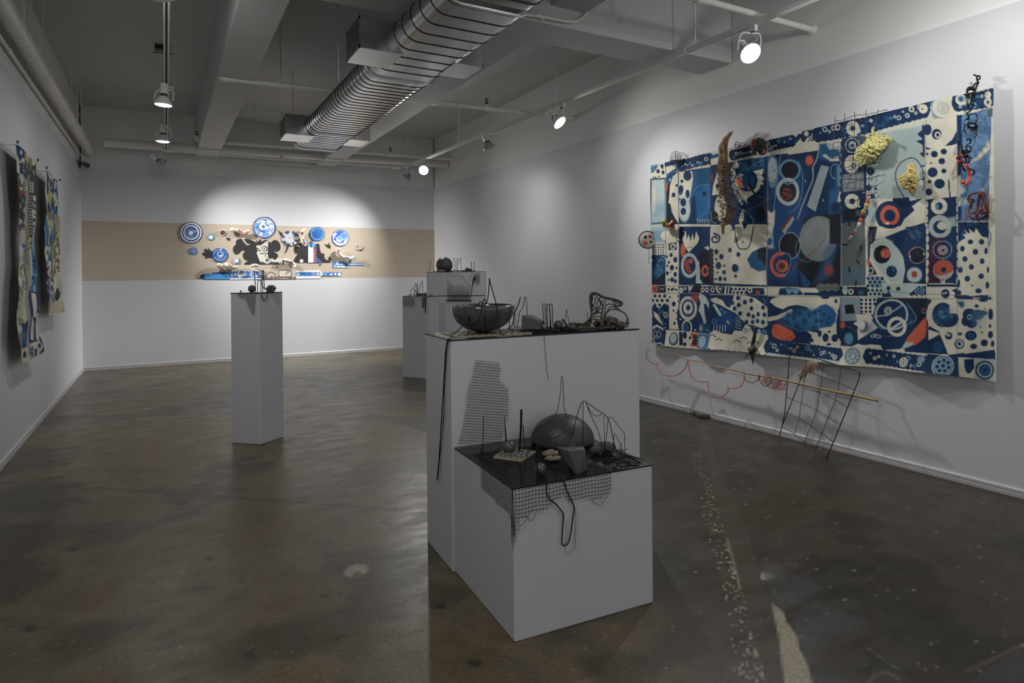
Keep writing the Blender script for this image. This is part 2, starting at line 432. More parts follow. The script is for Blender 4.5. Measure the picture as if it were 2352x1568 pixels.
fl.P([(590, 900), (680, 930), (720, 980), (860, 1010), (900, 1060), (830, 1120), (700, 1180), (650, 1110), (610, 1030), (590, 960)], (.045, .046, .043), 12, .75)
fl.P([(730, 1190), (880, 1130), (1060, 1200), (1170, 1240), (960, 1330), (880, 1400), (910, 1450), (840, 1470), (780, 1330)], (.040, .041, .040), 10, .8)
fl.P([(850, 1490), (940, 1470), (1050, 1568), (1000, 1700), (900, 1700)], (.035, .036, .036), 10, .8)
fl.P([(1700, 1568), (1830, 1470), (2000, 1380), (2000, 1568)], (.042, .042, .042), 10, .7)
fl.S([(1700, 1500), (1850, 1430), (1930, 1390), (2000, 1360)], 10, (.2, .17, .11), 10, .5)
fl.S([(1160, 1568), (1200, 1520), (1260, 1510), (1330, 1545)], 9, (.2, .17, .11), 9, .6)
fl.S([(1160, 1382), (1240, 1440), (1330, 1500)], 4, (.2, .19, .2), 3, .6)
fl.frame(0, 900, 2.347)
for (x, y, rx, ry) in [(400, 845, 34, 15), (445, 592, 34, 11), (1125, 897, 26, 11), (168, 1272, 34, 17), (1345, 1418, 36, 25), (1302, 1022, 14, 6),
                       (1750, 1098, 27, 8), (980, 598, 34, 10), (2090, 708, 36, 10), (1830, 1090, 14, 5), (2380, 1150, 30, 20), (2560, 1460, 40, 20)]:
    fl.E(x, y, rx, ry, (.022, .022, .021), .1, 3, 0, .9)
    for k in range(5): fl.E(x + random.uniform(-1, 1) * rx, y + random.uniform(-1, 1) * ry, rx * random.uniform(.2, .5), ry * random.uniform(.2, .5), (.022, .022, .021), 0, 2, 0, .85)
fl.E(1925, 960, 62, 32, (.27, .245, .19), -.15, 3); fl.E(1890, 975, 36, 22, (.27, .245, .19), 0, 3); fl.E(1928, 984, 24, 15, (.09, .08, .065), 0, 2)
for k in range(900):                                          # pale flecks scattered over the floor
    x, y = random.uniform(0, 2352), 860 + 700 * random.random() ** 1.3
    fl.frame(); fl.E(x, y, random.uniform(1, 4) * (y / 1200), random.uniform(.7, 1.3) * (y / 1200), (.25, .225, .18), random.uniform(-.4, .1), .8, 0, random.uniform(.25, .7))
def floor_material():
    m = bpy.data.materials.new('sealed_concrete_floor'); m.use_nodes = True
    nt = m.node_tree; N, L = nt.nodes, nt.links; b = N['Principled BSDF']
    a = N.new('ShaderNodeAttribute'); a.attribute_name = 'pigment'
    tc = N.new('ShaderNodeTexCoord')
    mp = N.new('ShaderNodeMapping'); mp.inputs['Rotation'].default_value = (0, 0, -.5); mp.inputs['Scale'].default_value = (1.2, 3.2, 1); L.new(tc.outputs['Object'], mp.inputs['Vector'])
    n = N.new('ShaderNodeTexNoise'); n.inputs['Scale'].default_value = 42; n.inputs['Detail'].default_value = 8; n.inputs['Roughness'].default_value = .7
    L.new(mp.outputs['Vector'], n.inputs['Vector'])
    r = N.new('ShaderNodeMapRange'); r.inputs['From Min'].default_value = .3; r.inputs['From Max'].default_value = .7; r.inputs['To Min'].default_value = .48; r.inputs['To Max'].default_value = 1.55  # colour contrast of the texture widened to stand in for fine glints
    L.new(n.outputs['Fac'], r.inputs['Value'])
    mx = N.new('ShaderNodeMix'); mx.data_type = 'RGBA'; mx.blend_type = 'MULTIPLY'; mx.inputs['Factor'].default_value = 1
    L.new(a.outputs['Color'], mx.inputs['A']); L.new(r.outputs['Result'], mx.inputs['B']); L.new(mx.outputs['Result'], b.inputs['Base Color'])
    n2 = N.new('ShaderNodeTexNoise'); n2.inputs['Scale'].default_value = 3.1; n2.inputs['Detail'].default_value = 7; n2.inputs['Roughness'].default_value = .65; L.new(mp.outputs['Vector'], n2.inputs['Vector'])
    r2 = N.new('ShaderNodeMapRange'); r2.inputs['From Min'].default_value = .3; r2.inputs['From Max'].default_value = .7; r2.inputs['To Min'].default_value = .25; r2.inputs['To Max'].default_value = .46
    L.new(n2.outputs['Fac'], r2.inputs['Value']); L.new(r2.outputs['Result'], b.inputs['Roughness'])
    b.inputs['Specular IOR Level'].default_value = .5
    n3 = N.new('ShaderNodeTexNoise'); n3.inputs['Scale'].default_value = 75; n3.inputs['Detail'].default_value = 5; L.new(mp.outputs['Vector'], n3.inputs['Vector'])
    bp = N.new('ShaderNodeBump'); bp.inputs['Strength'].default_value = .16; bp.inputs['Distance'].default_value = .004
    L.new(n3.outputs['Fac'], bp.inputs['Height']); L.new(bp.outputs['Normal'], b.inputs['Normal'])
    return m
M['floor'] = floor_material()
floor = grid_mesh('floor', Vf, len(fx), len(fy), fl.C, M['floor'], smoothf=False); tag(floor, kind='structure')

# ------------------------------------------------------------------ chipped kerb where the skirting is broken away
g0 = onx(XR, 1600, 950); kb = MB()
gp = [onz(0.0, *q) for q in [(1590, 948), (1612, 944), (1632, 955), (1630, 960), (1605, 959)]]
kb.prism([p + np.array([0, 0, .0]) for p in gp], (0, 0, .028))
tag(kb.build('concrete_chunk', mat('broken_concrete', (.09, .078, .06), .8, var=.4, vscale=40, bump=.6), bevel=.006), 'broken concrete chunk lying in the gap of the right skirting', 'concrete')

# ================================================================== PEDESTALS
v3 = lambda x, y, z=0.: np.array([x, y, z], float)
LP0, LE1, LE2, LH = v3(.992, 1.809), v3(.560, -.031), v3(.031, .540), .497
BP0, BE1, BE2, BH = v3(1.012, 2.355), v3(.941, -.035), v3(.020, .333), .930
CA, CB_, CC, CH = v3(.426, 4.973), v3(.597, 4.819), v3(.779, 4.96), 1.073
AP0, AE1, AE2, AH = v3(2.459, 7.139), v3(.200, -.324), v3(.17, .106), .939
DP0 = v3(2.785, 7.2); DE1 = v3(.876, -.482) * .705; DE2 = v3(.482, .876) * .36; DH = .932; UH = 1.222
def pedestal(o, e1, e2, z0, z1, label, group=None, name='pedestal'):
    b = MB().obox(np.asarray(o) + v3(0, 0, z0), e1, e2, (0, 0, z1 - z0)).build(name, M['ped'], bevel=.004)
    return tag(b, label, 'pedestal', group)
def sheet(o, e1, e2, z, label, inset=-.002, th=.006, material=None, name='acrylic_sheet'):
    o, e1, e2 = map(np.asarray, (o, e1, e2)); u1, u2 = e1 / np.linalg.norm(e1), e2 / np.linalg.norm(e2)
    b = MB().obox(o + v3(0, 0, z) + (u1 + u2) * inset, e1 - 2 * inset * u1, e2 - 2 * inset * u2, (0, 0, th)).build(name, material or M['acrylic'], bevel=.001)
    return tag(b, label, 'sheet')
G = 'grey display pedestals'
pedestal(LP0, LE1, LE2, 0, LH, 'low grey pedestal nearest the viewer with wire mesh over its corner', G)
pedestal(BP0, BE1, BE2, 0, BH, 'wide grey pedestal carrying the half-sphere bowl, behind the low one', G)
pedestal(CA, CB_ - CA, CC - CB_, 0, CH, 'tall slim grey pedestal standing alone in front of the taupe band', G)
pedestal(AP0, AE1, AE2, 0, AH, 'narrow grey pedestal at the far right, left of the stacked block', G)
pedestal(DP0, DE1, DE2, 0, DH, 'far grey pedestal under the stacked block, behind the bowl', G)
sheet(LP0, LE1, LE2, LH, 'black glossy sheet covering the top of the low near pedestal')
sheet(BP0, BE1, BE2, BH, 'black glossy sheet under the half-sphere bowl on the wide pedestal')
sheet(CA, CB_ - CA, CC - CB_, CH, 'black sheet on top of the slim lone pedestal')
sheet(AP0, AE1, AE2, AH, 'black sheet on the narrow far pedestal with the hanging cords')
sheet(DP0, DE1, DE2, DH, 'thin black sheet between the far pedestal and the block stacked on it')
pedestal(DP0, DE1, DE2, DH + .006, UH, 'grey block stacked on the far pedestal and carrying the large dark ball', G, 'pedestal')
sheet(DP0, DE1, DE2, UH, 'black sheet on top of the stacked far block', th=.004)
LZ, BZ, CZ, AZ, DZ = LH + .006, BH + .006, CH + .006, AH + .006, UH + .004

# ================================================================== CEILING EQUIPMENT
# ---- flat-oval duct
DB, DT, DXL, DXR = 2.61, 2.81, 1.37, 1.70
def oval(y, s=1., dz=0., n=10, tilt=0., grow=0.):
    r = (DT - DB) / 2 * s + grow; zc = (DT + DB) / 2 + dz; pts = []
    for i in range(n + 1):
        a = pi / 2 + pi * i / n; pts.append((DXL + r * cos(a), r * sin(a)))
    for i in range(n + 1):
        a = -pi / 2 + pi * i / n; pts.append((DXR + r * cos(a), r * sin(a)))
    return [np.array([x, y - z * sin(tilt), zc + z * cos(tilt)]) for x, z in pts]
def skin(rings, closed_ends=False):
    m = MB(); k = len(rings[0]); v = [p for r in rings for p in r]
    f = [(i * k + q, i * k + (q + 1) % k, (i + 1) * k + (q + 1) % k, (i + 1) * k + q) for i in range(len(rings) - 1) for q in range(k)]
    if closed_ends: f += [tuple(range(k))[::-1], tuple((len(rings) - 1) * k + q for q in range(k))]
    f = [t[::-1] for t in f]
    return m.add(v, f)
duct = thing('air_duct', 'galvanised flat oval spiral air duct hung under the ceiling', 'duct', (1.535, 5.1, DB))
ys = np.arange(2.95, 7.28, .012)
skin([oval(y) for y in ys[::8]] + [oval(7.275)], True).build('trunk', M['galv'], duct, smooth=True)
sm_ = MB()
for y in list(np.arange(3.05, 4.38, .15)) + list(np.arange(4.46, 7.27, .088)): sm_.tube(oval(y, grow=.0022), .0022, 4, True)
sm_.build('seams', M['galvdark'], duct)
for y, g in ((7.275, .012), (6.42, .006), (4.42, .012), (3.02, .010)):
    skin([oval(y - .012, grow=0), oval(y - .012, grow=g), oval(y + .012, grow=g), oval(y + .012, grow=0)]).build('joint_band', M['galv'], duct)
el = []
for i in range(7):
    a = radians(9 * i); R_ = .42
    el.append(oval(2.96 - R_ * sin(a) * 1.1, 1 + .03 * i, R_ * (1 - cos(a)) * 1.15, tilt=-a))
a = radians(54); last = el[-1]
el.append([p + np.array([0, -.5 * cos(a), .5 * sin(a)]) for p in last])
skin(el).build('elbow', M['galv'], duct, smooth=True)
crease = MB()
crease.tube([p for p in el[1]], .006, 5, True); crease.build('elbow_crease', M['galvdark'], duct)
def vent(x0, x1, y0, y1, grille_side):
    z0, z1 = DB - .004, DB + .196; t = .003
    m = MB().box((x0, y0, z0), (x1, y1, z1)); b = m.build('vent_box', M['galv'], duct, bevel=.002)
    gx = x0 if grille_side < 0 else x1; s = grille_side
    fr = MB()
    for (ya, yb, za, zb) in ((y0, y1, z0, z0 + .022), (y0, y1, z1 - .022, z1), (y0, y0 + .022, z0, z1), (y1 - .022, y1, z0, z1)):
        fr.box((min(gx, gx + s * .004), ya, za), (max(gx, gx + s * .004), yb, zb))
    fr.build('grille_frame', M['galv'], b)
    MB().box((min(gx, gx + s * .001), y0 + .02, z0 + .02), (max(gx, gx + s * .001), y1 - .02, z1 - .02)).build('grille_back', M['grilldark'], b)
    sl = MB(); n = 13
    for i in range(n):
        y = y0 + .03 + (y1 - y0 - .06) * i / (n - 1); sl.obox((gx + s * .001, y - .004, z0 + .02), (s * .0022, 0, 0), (0, .004, 0), (0, 0, z1 - z0 - .04))
    sl.build('louvres', M['grille'], b)
for y0, y1 in ((6.58, 6.95), (3.885, 4.21)):
    vent(1.083, 1.36, y0, y1, -1); vent(1.72, 1.925, y0, y1 - .03, 1)
for x, y in ((1.25, 7.17), (1.86, 7.17), (1.22, 5.0), (1.86, 5.0)):
    MB().tube([(x, y, DT - .1), (x, y, ZC)], .005, 6).build('hanger_rod', M['pipe'], duct)

# ---- painted pipes
def rodz(top, bot):
    P = onz(ZC, *top); d = dep(P); return P, at(d, *bot)
def sprinkler_head(x, y, z, parent, up=.03):
    m = MB().lathe((x, y, z), (0, 0, 1), [(0, 0), (.013, 0), (.013, .018), (.008, .022), (.004, .03), (.004, .048), (.0, .05)], 10)
    m.tube([(x - .013, y, z + .012), (x - .014, y, z + .035), (x, y, z + .055), (x + .014, y, z + .035), (x + .013, y, z + .012)], .0028, 5)
    m.lathe((x, y, z + .056), (0, 0, 1), [(0, 0), (.022, 0), (.024, .003), (0, .004)], 12)
    m.build('sprinkler_head', M['brass'], parent)
def sprinkler_pipe(Yp, z0, z1, x0, label, heads, elbow=True, hang=()):
    t = thing('sprinkler_pipe', label, 'pipe', ((x0 + XR) / 2, Yp, min(z0, z1) - .02), 'white sprinkler pipes')
    zz = lambda x: z0 + (z1 - z0) * (x - x0) / (XR - x0)
    MB().tube([(x0, Yp, z0), (XR + .005, Yp, z1)], .021, 14).build('pipe_run', M['pipe'], t, smooth='auto')
    MB().lathe((XR + .015, Yp, z1), (-1, 0, 0), [(0, 0), (.034, 0), (.034, .012), (.024, .02), (0, .02)], 16).build('wall_flange', M['pipe'], t)
    if elbow:
        e = MB().tube(smooth([(x0 + .05, Yp, z0), (x0 + .01, Yp, z0), (x0 - .012, Yp, z0 + .02), (x0 - .012, Yp, z0 + .055)], 4), [.027] * 13, 14)
        e.build('elbow_fitting', M['pipe'], t, smooth='auto'); sprinkler_head(x0 - .012, Yp, z0 + .05, t)
    for x in heads:
        MB().tube([(x - .04, Yp, zz(x)), (x - .028, Yp, zz(x)), (x + .028, Yp, zz(x)), (x + .04, Yp, zz(x))], .027, 14).build('tee_fitting', M['pipe'], t)
        MB().tube([(x, Yp, zz(x)), (x, Yp, zz(x) + .042)], .018, 12).build('riser', M['pipe'], t); sprinkler_head(x, Yp, zz(x) + .04, t)
    for x in hang:
        MB().tube([(x, Yp, zz(x) + .02), (x, Yp, ZC)], .006, 6).build('hanger_rod', M['pipe'], t)
        MB().tube(smooth([(x, Yp + .026 * cos(q), zz(x) + .026 * sin(q)) for q in np.linspace(0, 2 * pi, 13)[:-1]], 1, True), .005, 5, True).build('hanger_ring', M['pipe'], t)
q = lambda Yp, x, y: ony(Yp, x, y)
sprinkler_pipe(5.74, q(5.74, 512, 180)[2], 2.882, q(5.74, 512, 180)[0], 'white sprinkler pipe crossing above the middle of the spiral duct',
               [q(5.74, 1118, 246)[0]], hang=[q(5.74, 645, 195)[0], 2.55])
sprinkler_pipe(8.71, q(8.71, 455, 322)[2], 2.909, q(8.71, 455, 322)[0], 'white sprinkler pipe running in front of the thick pipe by the back wall',
               [q(8.71, 897, 355)[0]], hang=[q(8.71, 521, 330)[0], 1.05])
sprinkler_pipe(2.832, 2.86, 2.86, 2.05, 'white sprinkler pipe nearest the viewer at the top right',
               [q(2.832, 1611, 18)[0]], elbow=False, hang=[])
t = thing('drain_pipe', 'thick white pipe running along the back wall under the ceiling', 'pipe', (1.6, 9.24, 2.80), 'thick painted pipes')
MB().tube([(-.62, 9.24, 2.855), (XR + .005, 9.24, 2.925)], .055, 24).build('pipe_run', M['pipe'], t, smooth='auto')
for x in (.2, 2.72): MB().tube([(x - .03, 9.24, 2.855 + .0154 * (x + .62)), (x + .03, 9.24, 2.856 + .0154 * (x + .62))], .06, 24).build('coupling', M['pipe'], t, smooth='auto')
MB().tube([(XR - .03, 9.24, 2.925), (XR + .006, 9.24, 2.925)], .066, 20).build('wall_flange', M['pipe'], t)
PXL = -.815; zl = lambda y: 2.815
t = thing('drain_pipe', 'thick grey pipe hung in loop hangers along the left wall', 'pipe', (PXL, 5, 2.76), 'thick painted pipes')
MB().tube([(PXL, YF, 2.815), (PXL, YB - .14, 2.815)], .055, 24).build('pipe_run', M['pipe'], t, smooth='auto')
MB().lathe((PXL, YB - .16, 2.815), (0, 1, 0), [(.055, 0), (.062, .01), (.062, .1), (.05, .115), (0, .118)], 24).build('end_cap', M['pipe'], t, smooth='auto')
for y in (5.02, 5.62, 6.12, 7.9, 8.35, 8.75):
    MB().tube(smooth([(PXL + .058 * cos(a_), y, 2.815 + .058 * sin(a_)) for a_ in np.linspace(-pi * .95, pi * .12, 12)] + [(PXL + .055, y, 2.95), (PXL + .01, y, 3.0)], 2), .004, 5).build('loop_hanger', M['pipe'], t)
    MB().tube([(PXL + .01, y, 2.99), (PXL + .01, y, ZC)], .005, 6).build('hanger_rod', M['pipe'], t)
for y in (4.2, 5.32, 7.2, 8.55): MB().tube([(PXL, y - .02, 2.815), (PXL, y + .02, 2.815)], .058, 24).build('coupling', M['pipe'], t, smooth='auto')
t = thing('conduit', 'thin white conduit clipped to the left wall below the thick pipe', 'conduit', (XL + .03, 5, 2.74))
MB().tube([(XL + .012, YF, 2.735), (XL + .012, 9.55, 2.735)], .013, 10).build('conduit_run', M['pipe'], t, smooth='auto')
for y in (4.0, 5.4, 6.8, 8.2): MB().tube([(XL + .012, y - .02, 2.735), (XL + .012, y + .02, 2.735)], .017, 10).build('coupling', M['pipe'], t)
P = [ony(3.51, *s_) for s_ in [(1190, 32), (1240, 38), (1300, 49), (1325, 48), (1341, 38), (1346, 29)]]
t = thing('conduit', 'short bent conduit on the cross beam right of the duct', 'conduit', P[0])
MB().tube(smooth(P, 5), .011, 10).build('conduit_run', M['pipe'], t, smooth=True)
MB().tube([P[1] - v3(.03, 0, -.004), P[1] + v3(.03, 0, -.004)], .014, 10).build('coupling', M['pipe'], t)
cam_p = at(dep((XL + .1, 9.45, 2.66)), 196, 378)
t = thing('security_camera', 'small dark bullet camera at the top of the far left corner', 'camera', cam_p)
cb = np.asarray(cam_p); ax = np.array([.55, -.75, -.35]); ax /= np.linalg.norm(ax)
MB().tube([cb - .06 * ax, cb - .02 * ax, cb + .045 * ax, cb + .05 * ax], [.022, .03, .03, .027], 16).build('housing', mat('camera_housing', (.16, .155, .15), .4), t, smooth='auto')
MB().tube([cb + .0505 * ax, cb + .054 * ax], .024, 16).build('lens', M['darkplastic'], t)
MB().tube([cb - .03 * ax, (XL + .03, cb[1] + .08, cb[2] + .02), (XL + .004, cb[1] + .08, cb[2] + .02)], .011, 8).build('arm', M['darkplastic'], t)
MB().box((XL - .002, cb[1] + .03, cb[2] - .035), (XL + .012, cb[1] + .12, cb[2] + .055)).build('wall_plate', M['darkplastic'], t)
bx = onz(ZC, 372, 106)
t = thing('junction_box', 'small dark junction box on the ceiling above the left track', 'box', bx)
MB().cbox((bx[0], bx[1], ZC - .02), (.12, .09, .04)).build('box_body', M['darkplastic'], t)
MB().tube([(bx[0] - .08, bx[1] + .03, ZC - .06), (bx[0] + .1, bx[1] - .02, ZC - .07)], .004, 5).build('bracket_wire', M['darkplastic'], t)

# ---- lighting track: left run, back run, right run
TZ = 2.80
xl_ = lambda y: .015 + .004 * y; xr_ = lambda y: 3.405 - .028 * y
TYB = 9.07
tr = thing('light_track', 'white U-shaped lighting track hung below the ceiling beams', 'track', (1.6, 5, TZ - .02))
def rail(a, b):
    a, b = np.array(a, float), np.array(b, float); d = b - a; u = d / np.linalg.norm(d); s_ = np.cross(u, (0, 0, 1.))
    h = MB(); W_, H_ = .0175, .03
    prof = [(-W_, 0), (-W_, -H_), (-.007, -H_), (-.007, -.012), (.007, -.012), (.007, -H_), (W_, -H_), (W_, 0)]; k = len(prof)
    v = [o + s_ * p[0] + v3(0, 0, p[1]) for o in (a, b) for p in prof]
    f = [(i, (i + 1) % k, k + (i + 1) % k, k + i) for i in range(k)] + [(0, 1, 2, 3), (4, 5, 6, 7), (0, 3, 4, 7), (k + 3, k + 2, k + 1, k), (k + 7, k + 6, k + 5, k + 4), (k + 7, k + 4, k + 3, k)]
    h.add(v, f); r_ = h.build('rail', M['track'], tr)
    MB().obox(a + s_ * -.006 + v3(0, 0, -.016), d, s_ * .012, (0, 0, .003)).build('slot', M['trackdark'], r_)
rail((xl_(YF), YF, TZ), (xl_(9.0), 9.0, TZ)); rail((.10, TYB, TZ), (2.98, TYB, TZ)); rail((xr_(8.99), 8.99, TZ), (xr_(YF), YF, TZ))
for p in ((xl_(9.05), TYB), (3.06, TYB)):
    MB().cbox((p[0] + (.02 if p[0] < 1 else -.02), p[1] - .02, TZ - .015), (.12, .12, .032)).build('corner_joiner', M['track'], tr, bevel=.01)
MB().cbox((xr_(3.43), 3.43, TZ - .015), (.042, .10, .034)).build('rail_joiner', M['track'], tr)
for x, y in ((1.43, TYB), (xr_(8.9), 8.9), (xr_(7.15), 7.15), (xr_(5.05), 5.05), (xr_(3.3), 3.3), (xl_(6.9), 6.9), (xl_(8.8), 8.8)):
    top = ZB if (abs(y - 7.15) < .01) else ZC
    if abs(y - 3.3) < .01: top = 2.825
    MB().tube([(x, y, TZ + .01), (x, y, ZC if y != 3.3 else 3.4)], .0065, 6).build('suspension_rod', M['track'], tr)
    MB().lathe((x, y, TZ + .03), (0, 0, -1), [(0, 0), (.008, 0), (.022, .02), (.022, .031), (0, .031)], 4).build('rod_clip', M['track'], tr)

# ---- lamp heads
def lamp(key, label, ty, left, head, aim, lit, yoke=.075):
    x = xl_(ty) if left else xr_(ty)
    T = np.array([x, ty, TZ - .03]); H = np.asarray(head, float); d = np.asarray(aim, float) - H; d /= np.linalg.norm(d)
    t = thing('track_lamp', label, 'lamp', T, 'white track lamps')
    MB().cbox(T + v3(0, 0, -.018), (.028, .05, .04)).build('adapter', M['lampwhite'], t, bevel=.003)
    Q = H - d * .035                                        # pivot, on the bulb rim
    hz = np.cross(d, (0, 0, 1.)); hz = hz / np.linalg.norm(hz) if np.linalg.norm(hz) > .3 else np.array([cos(.5), -sin(.5), 0])
    if hz @ Rv < 0: hz = -hz
    base = T + v3(0, 0, -.045); topc = np.array([Q[0], Q[1], min(base[2] - .008, Q[2] + .13)])
    topc[:2] = base[:2] * .5 + Q[:2] * .5
    pts = [Q - hz * yoke, Q * .35 + topc * .65 - hz * yoke, topc - hz * yoke * .72, topc, topc + hz * yoke * .72, Q * .35 + topc * .65 + hz * yoke, Q + hz * yoke]
    MB().tube(smooth(pts, 5), .0055, 6).build('yoke', M['lampwhite'], t, smooth=True)
    MB().tube([base + v3(0, 0, .006), topc], .008, 8).build('swivel', M['trackdark'], t)
    MB().lathe(H - d * .175, d, [(0, 0), (.026, 0), (.03, .006), (.03, .022), (.0335, .024), (.0335, .03), (.029, .032), (.029, .085), (0, .085)], 20).build('socket', M['lampwhite'], t, smooth='auto')
    MB().lathe(H - d * .09, d, [(.0, 0), (.026, 0), (.030, .022)], 20).build('bulb_neck', M['bulbneck'], t, smooth=True)
    MB().lathe(H - d * .07, d, [(.029, 0), (.046, .02), (.060, .044), (.067, .058), (.067, .07), (.062, .071)], 28).build('bulb', M['bulb'] if lit else M['bulbdim'], t, smooth='auto')
    MB().lathe(H - d * .001, d, [(.0625, -.002), (.05, .006), (.03, .010), (0, .012)], 28).build('lens', M['glow'] if lit else M['bulbdim'], t, smooth=True)
    MB().tube(smooth([base, base * .5 + (H - d * .15) * .5 + hz * .07, H - d * .15 + hz * .03], 6), .003, 5).build('cord', M['lampwhite'], t)
    if LAMPW.get(key): spot('lamp_spot', H + d * .02, aim, LAMPW[key], LAMPSZ.get(key, 100), parent=t, wash=key in WASH)
    return t
dl = lambda y, left: dep((xl_(y) if left else xr_(y), y, 2.6))
lamp('L1', 'big white track lamp cut off by the top edge, left', 3.77, True, at(dl(3.72, True), 378, -6), (.5, 5.0, 1.2), True)
lamp('L2', 'lit track lamp facing down above the left aisle, nearer of two', 5.9, True, at(dl(5.85, True), 375, 241), (-.12, 5.95, .2), True)
lamp('L3', 'lit track lamp facing down on the left run, further of two', 7.5, True, at(dl(7.5, True), 374, 325), (-.05, 7.6, .2), True)
lamp('L4', 'track lamp turned to the back wall at the left corner of the track', 8.93, True, at(dl(8.93, True), 374, 377), (2.3, YB, .75), False)
lamp('R1', 'grey-looking track lamp at the back right corner, turned to the taupe band', 8.85, False, at(dl(8.85, False), 932, 410), (1.5, YB, .8), False)
lamp('R2', 'lit round-faced track lamp beside the far right ceiling corner', 8.25, False, at(dl(8.2, False), 973, 391), (1.4, 4.6, .6), True)
lamp('R3', 'unlit-looking track lamp with clear bulb aimed at the right wall', 6.3, False, at(dl(6.3, False), 1124, 340), (XR, 6.5, 1.15), False)
lamp('R4', 'lit tilted track lamp above the big blue tapestry, further of two', 4.93, False, at(dl(4.85, False), 1286, 282), (XR, 3.5, 1.0), True)
lamp('R5', 'large lit track lamp facing the viewer at top right', 2.81, False, at(dl(2.75, False), 1724, 123), (2.6, .9, .9), True)

# ================================================================== THE BIG PATCHWORK TAPESTRY ON THE RIGHT WALL
CR, NV, BL, LB, PA, RD, BK, GR, PU = ((.62, .60, .49), (.007, .030, .088), (.016, .095, .22), (.13, .30, .43), (.42, .50, .48), (.56, .12, .065),
                                       (.010, .012, .020), (.19, .215, .215), (.05, .012, .045))
TX = XR - .028
tc = {k: onx(TX, *p) for k, p in dict(tl=(1494, 381), tr=(2285, 199), bl=(1498, 787), br=(2292, 877)).items()}
NU, NVV = 720, 430
bot = [(1498, 787), (1560, 799), (1655, 803), (1763, 815), (1930, 837), (2060, 848), (2160, 858), (2292, 877)]
bY = [onx(TX, *p)[1] for p in bot][::-1]; bZ = [onx(TX, *p)[2] for p in bot][::-1]
yy = np.linspace(tc['tl'][1], tc['tr'][1], NU)
zt = np.interp(-yy, [-tc['tl'][1], -tc['tr'][1]], [tc['tl'][2], tc['tr'][2]]) + .006 * (vnoise(yy * 10, yy * 0, .9, 5) - .5)
zb_ = np.interp(yy, bY, bZ)
vv = np.linspace(0, 1, NVV)[:, None]
TZ_ = zt[None, :] * (1 - vv) + zb_[None, :] * vv; TY_ = np.tile(yy, (NVV, 1))
TY_ = TY_ + .012 * np.sin(vv * 5) * np.linspace(0, 1, NU)[None, :] * 0
flat = np.stack([np.full(TY_.size, TX), TY_.ravel(), TZ_.ravel()], 1)
tpx, tpy = proj(flat)
tp = Paint(tpx, tpy, CR)
E, P, S = tp.E, tp.P, tp.S
R3 = random.Random(11)
def ring(x, y, rx, ry=None, c=CR, inner=.55, fill=None, rot=0, soft=.7):
    ry = ry or rx
    if fill is not None: E(x, y, rx, ry, fill, rot, soft)
    E(x, y, rx, ry, c, rot, soft, inner)
def dots(pts, r, c=NV, jit=0., soft=.7, ry=None):
    for p in pts:
        k = R3.uniform(1 - jit, 1 + jit); E(p[0], p[1], r * k, (ry or r) * k, c, 0, soft)
def scallop(path, hw, c=NV, bg=None, n=None, rings=True, seed=3, dens=1., cols=(CR, CR, PA, LB, BL)):
    """a caterpillar of overlapping dark discs holding pale washers"""
    r = random.Random(seed); q = np.array(path, float); L_ = np.hypot(*np.diff(q, axis=0).T); tot = L_.sum()
    pos = lambda s: tuple(np.interp(s, np.concatenate([[0], np.cumsum(L_)]), q[:, i]) for i in (0, 1))
    S([tuple(p) for p in path], hw * 1.35, c)
    n = n or int(tot / hw / .62)
    for i in range(n + 1):
        x, y = pos(tot * i / n); k = r.uniform(.5, .72)
        E(x + r.uniform(-3, 3), y - hw * (1 - k), hw * k, hw * k, c); E(x + r.uniform(-3, 3), y + hw * (1 - k), hw * k * .9, hw * k * .9, c)
    if not rings: return
    for i in range(int(n * 1.5 * dens)):
        x, y = pos(tot * (i + .5) / (n * 1.5 * dens)); o = hw * r.choice([-.42, -.1, .15, .42]); rr = hw * r.uniform(.15, .34)
        t = r.random(); cc = r.choice(cols)
        if t < .55: E(x, y + o, rr, rr * 1.08, cc, 0, .8, r.uniform(.42, .6))
        elif t < .75: E(x, y + o, rr * .9, rr * .95, cc, 0, .9); [E(x + rr * .55 * cos(a), y + o + rr * .55 * sin(a), rr * .17, None, c) for a in np.arange(6) * pi / 3]
        elif t < .9: E(x, y + o, rr * .6, None, cc, 0, 1)
        else: E(x, y + o, rr, rr, cc, 0, 2.5, .2, .6)
def holes(x, y, r, k, n=7, c=NV, f=.62, ry=None):
    ry = ry or r
    for a in np.arange(n) * 2 * pi / n + .3: E(x + r * f * cos(a), y + ry * f * sin(a), k, k * ry / r, c)
    E(x, y, k * 1.1, k * 1.1 * ry / r, c)
def dotgrid(poly, sx, sy, r, c=NV, hexa=True, shear=0., soft=.7, slope=0.):
    q = np.array(poly, float); x0, y0 = q.min(0); x1, y1 = q.max(0); j = 0; y = y0 + sy * .5
    while y < y1:
        x = x0 + (sx * .5 if (hexa and j % 2) else 0) + shear * j
        while x < x1:
            ins = False
            for a, b in zip(q, np.roll(q, -1, 0)):
                if (a[1] > y) != (b[1] > y) and x < (b[0] - a[0]) * (y - a[1]) / (b[1] - a[1]) + a[0]: ins = not ins
            if ins: E(x, y + slope * (x - x0), r, r * 1.05, c, 0, soft)
            x += sx
        y += sy; j += 1

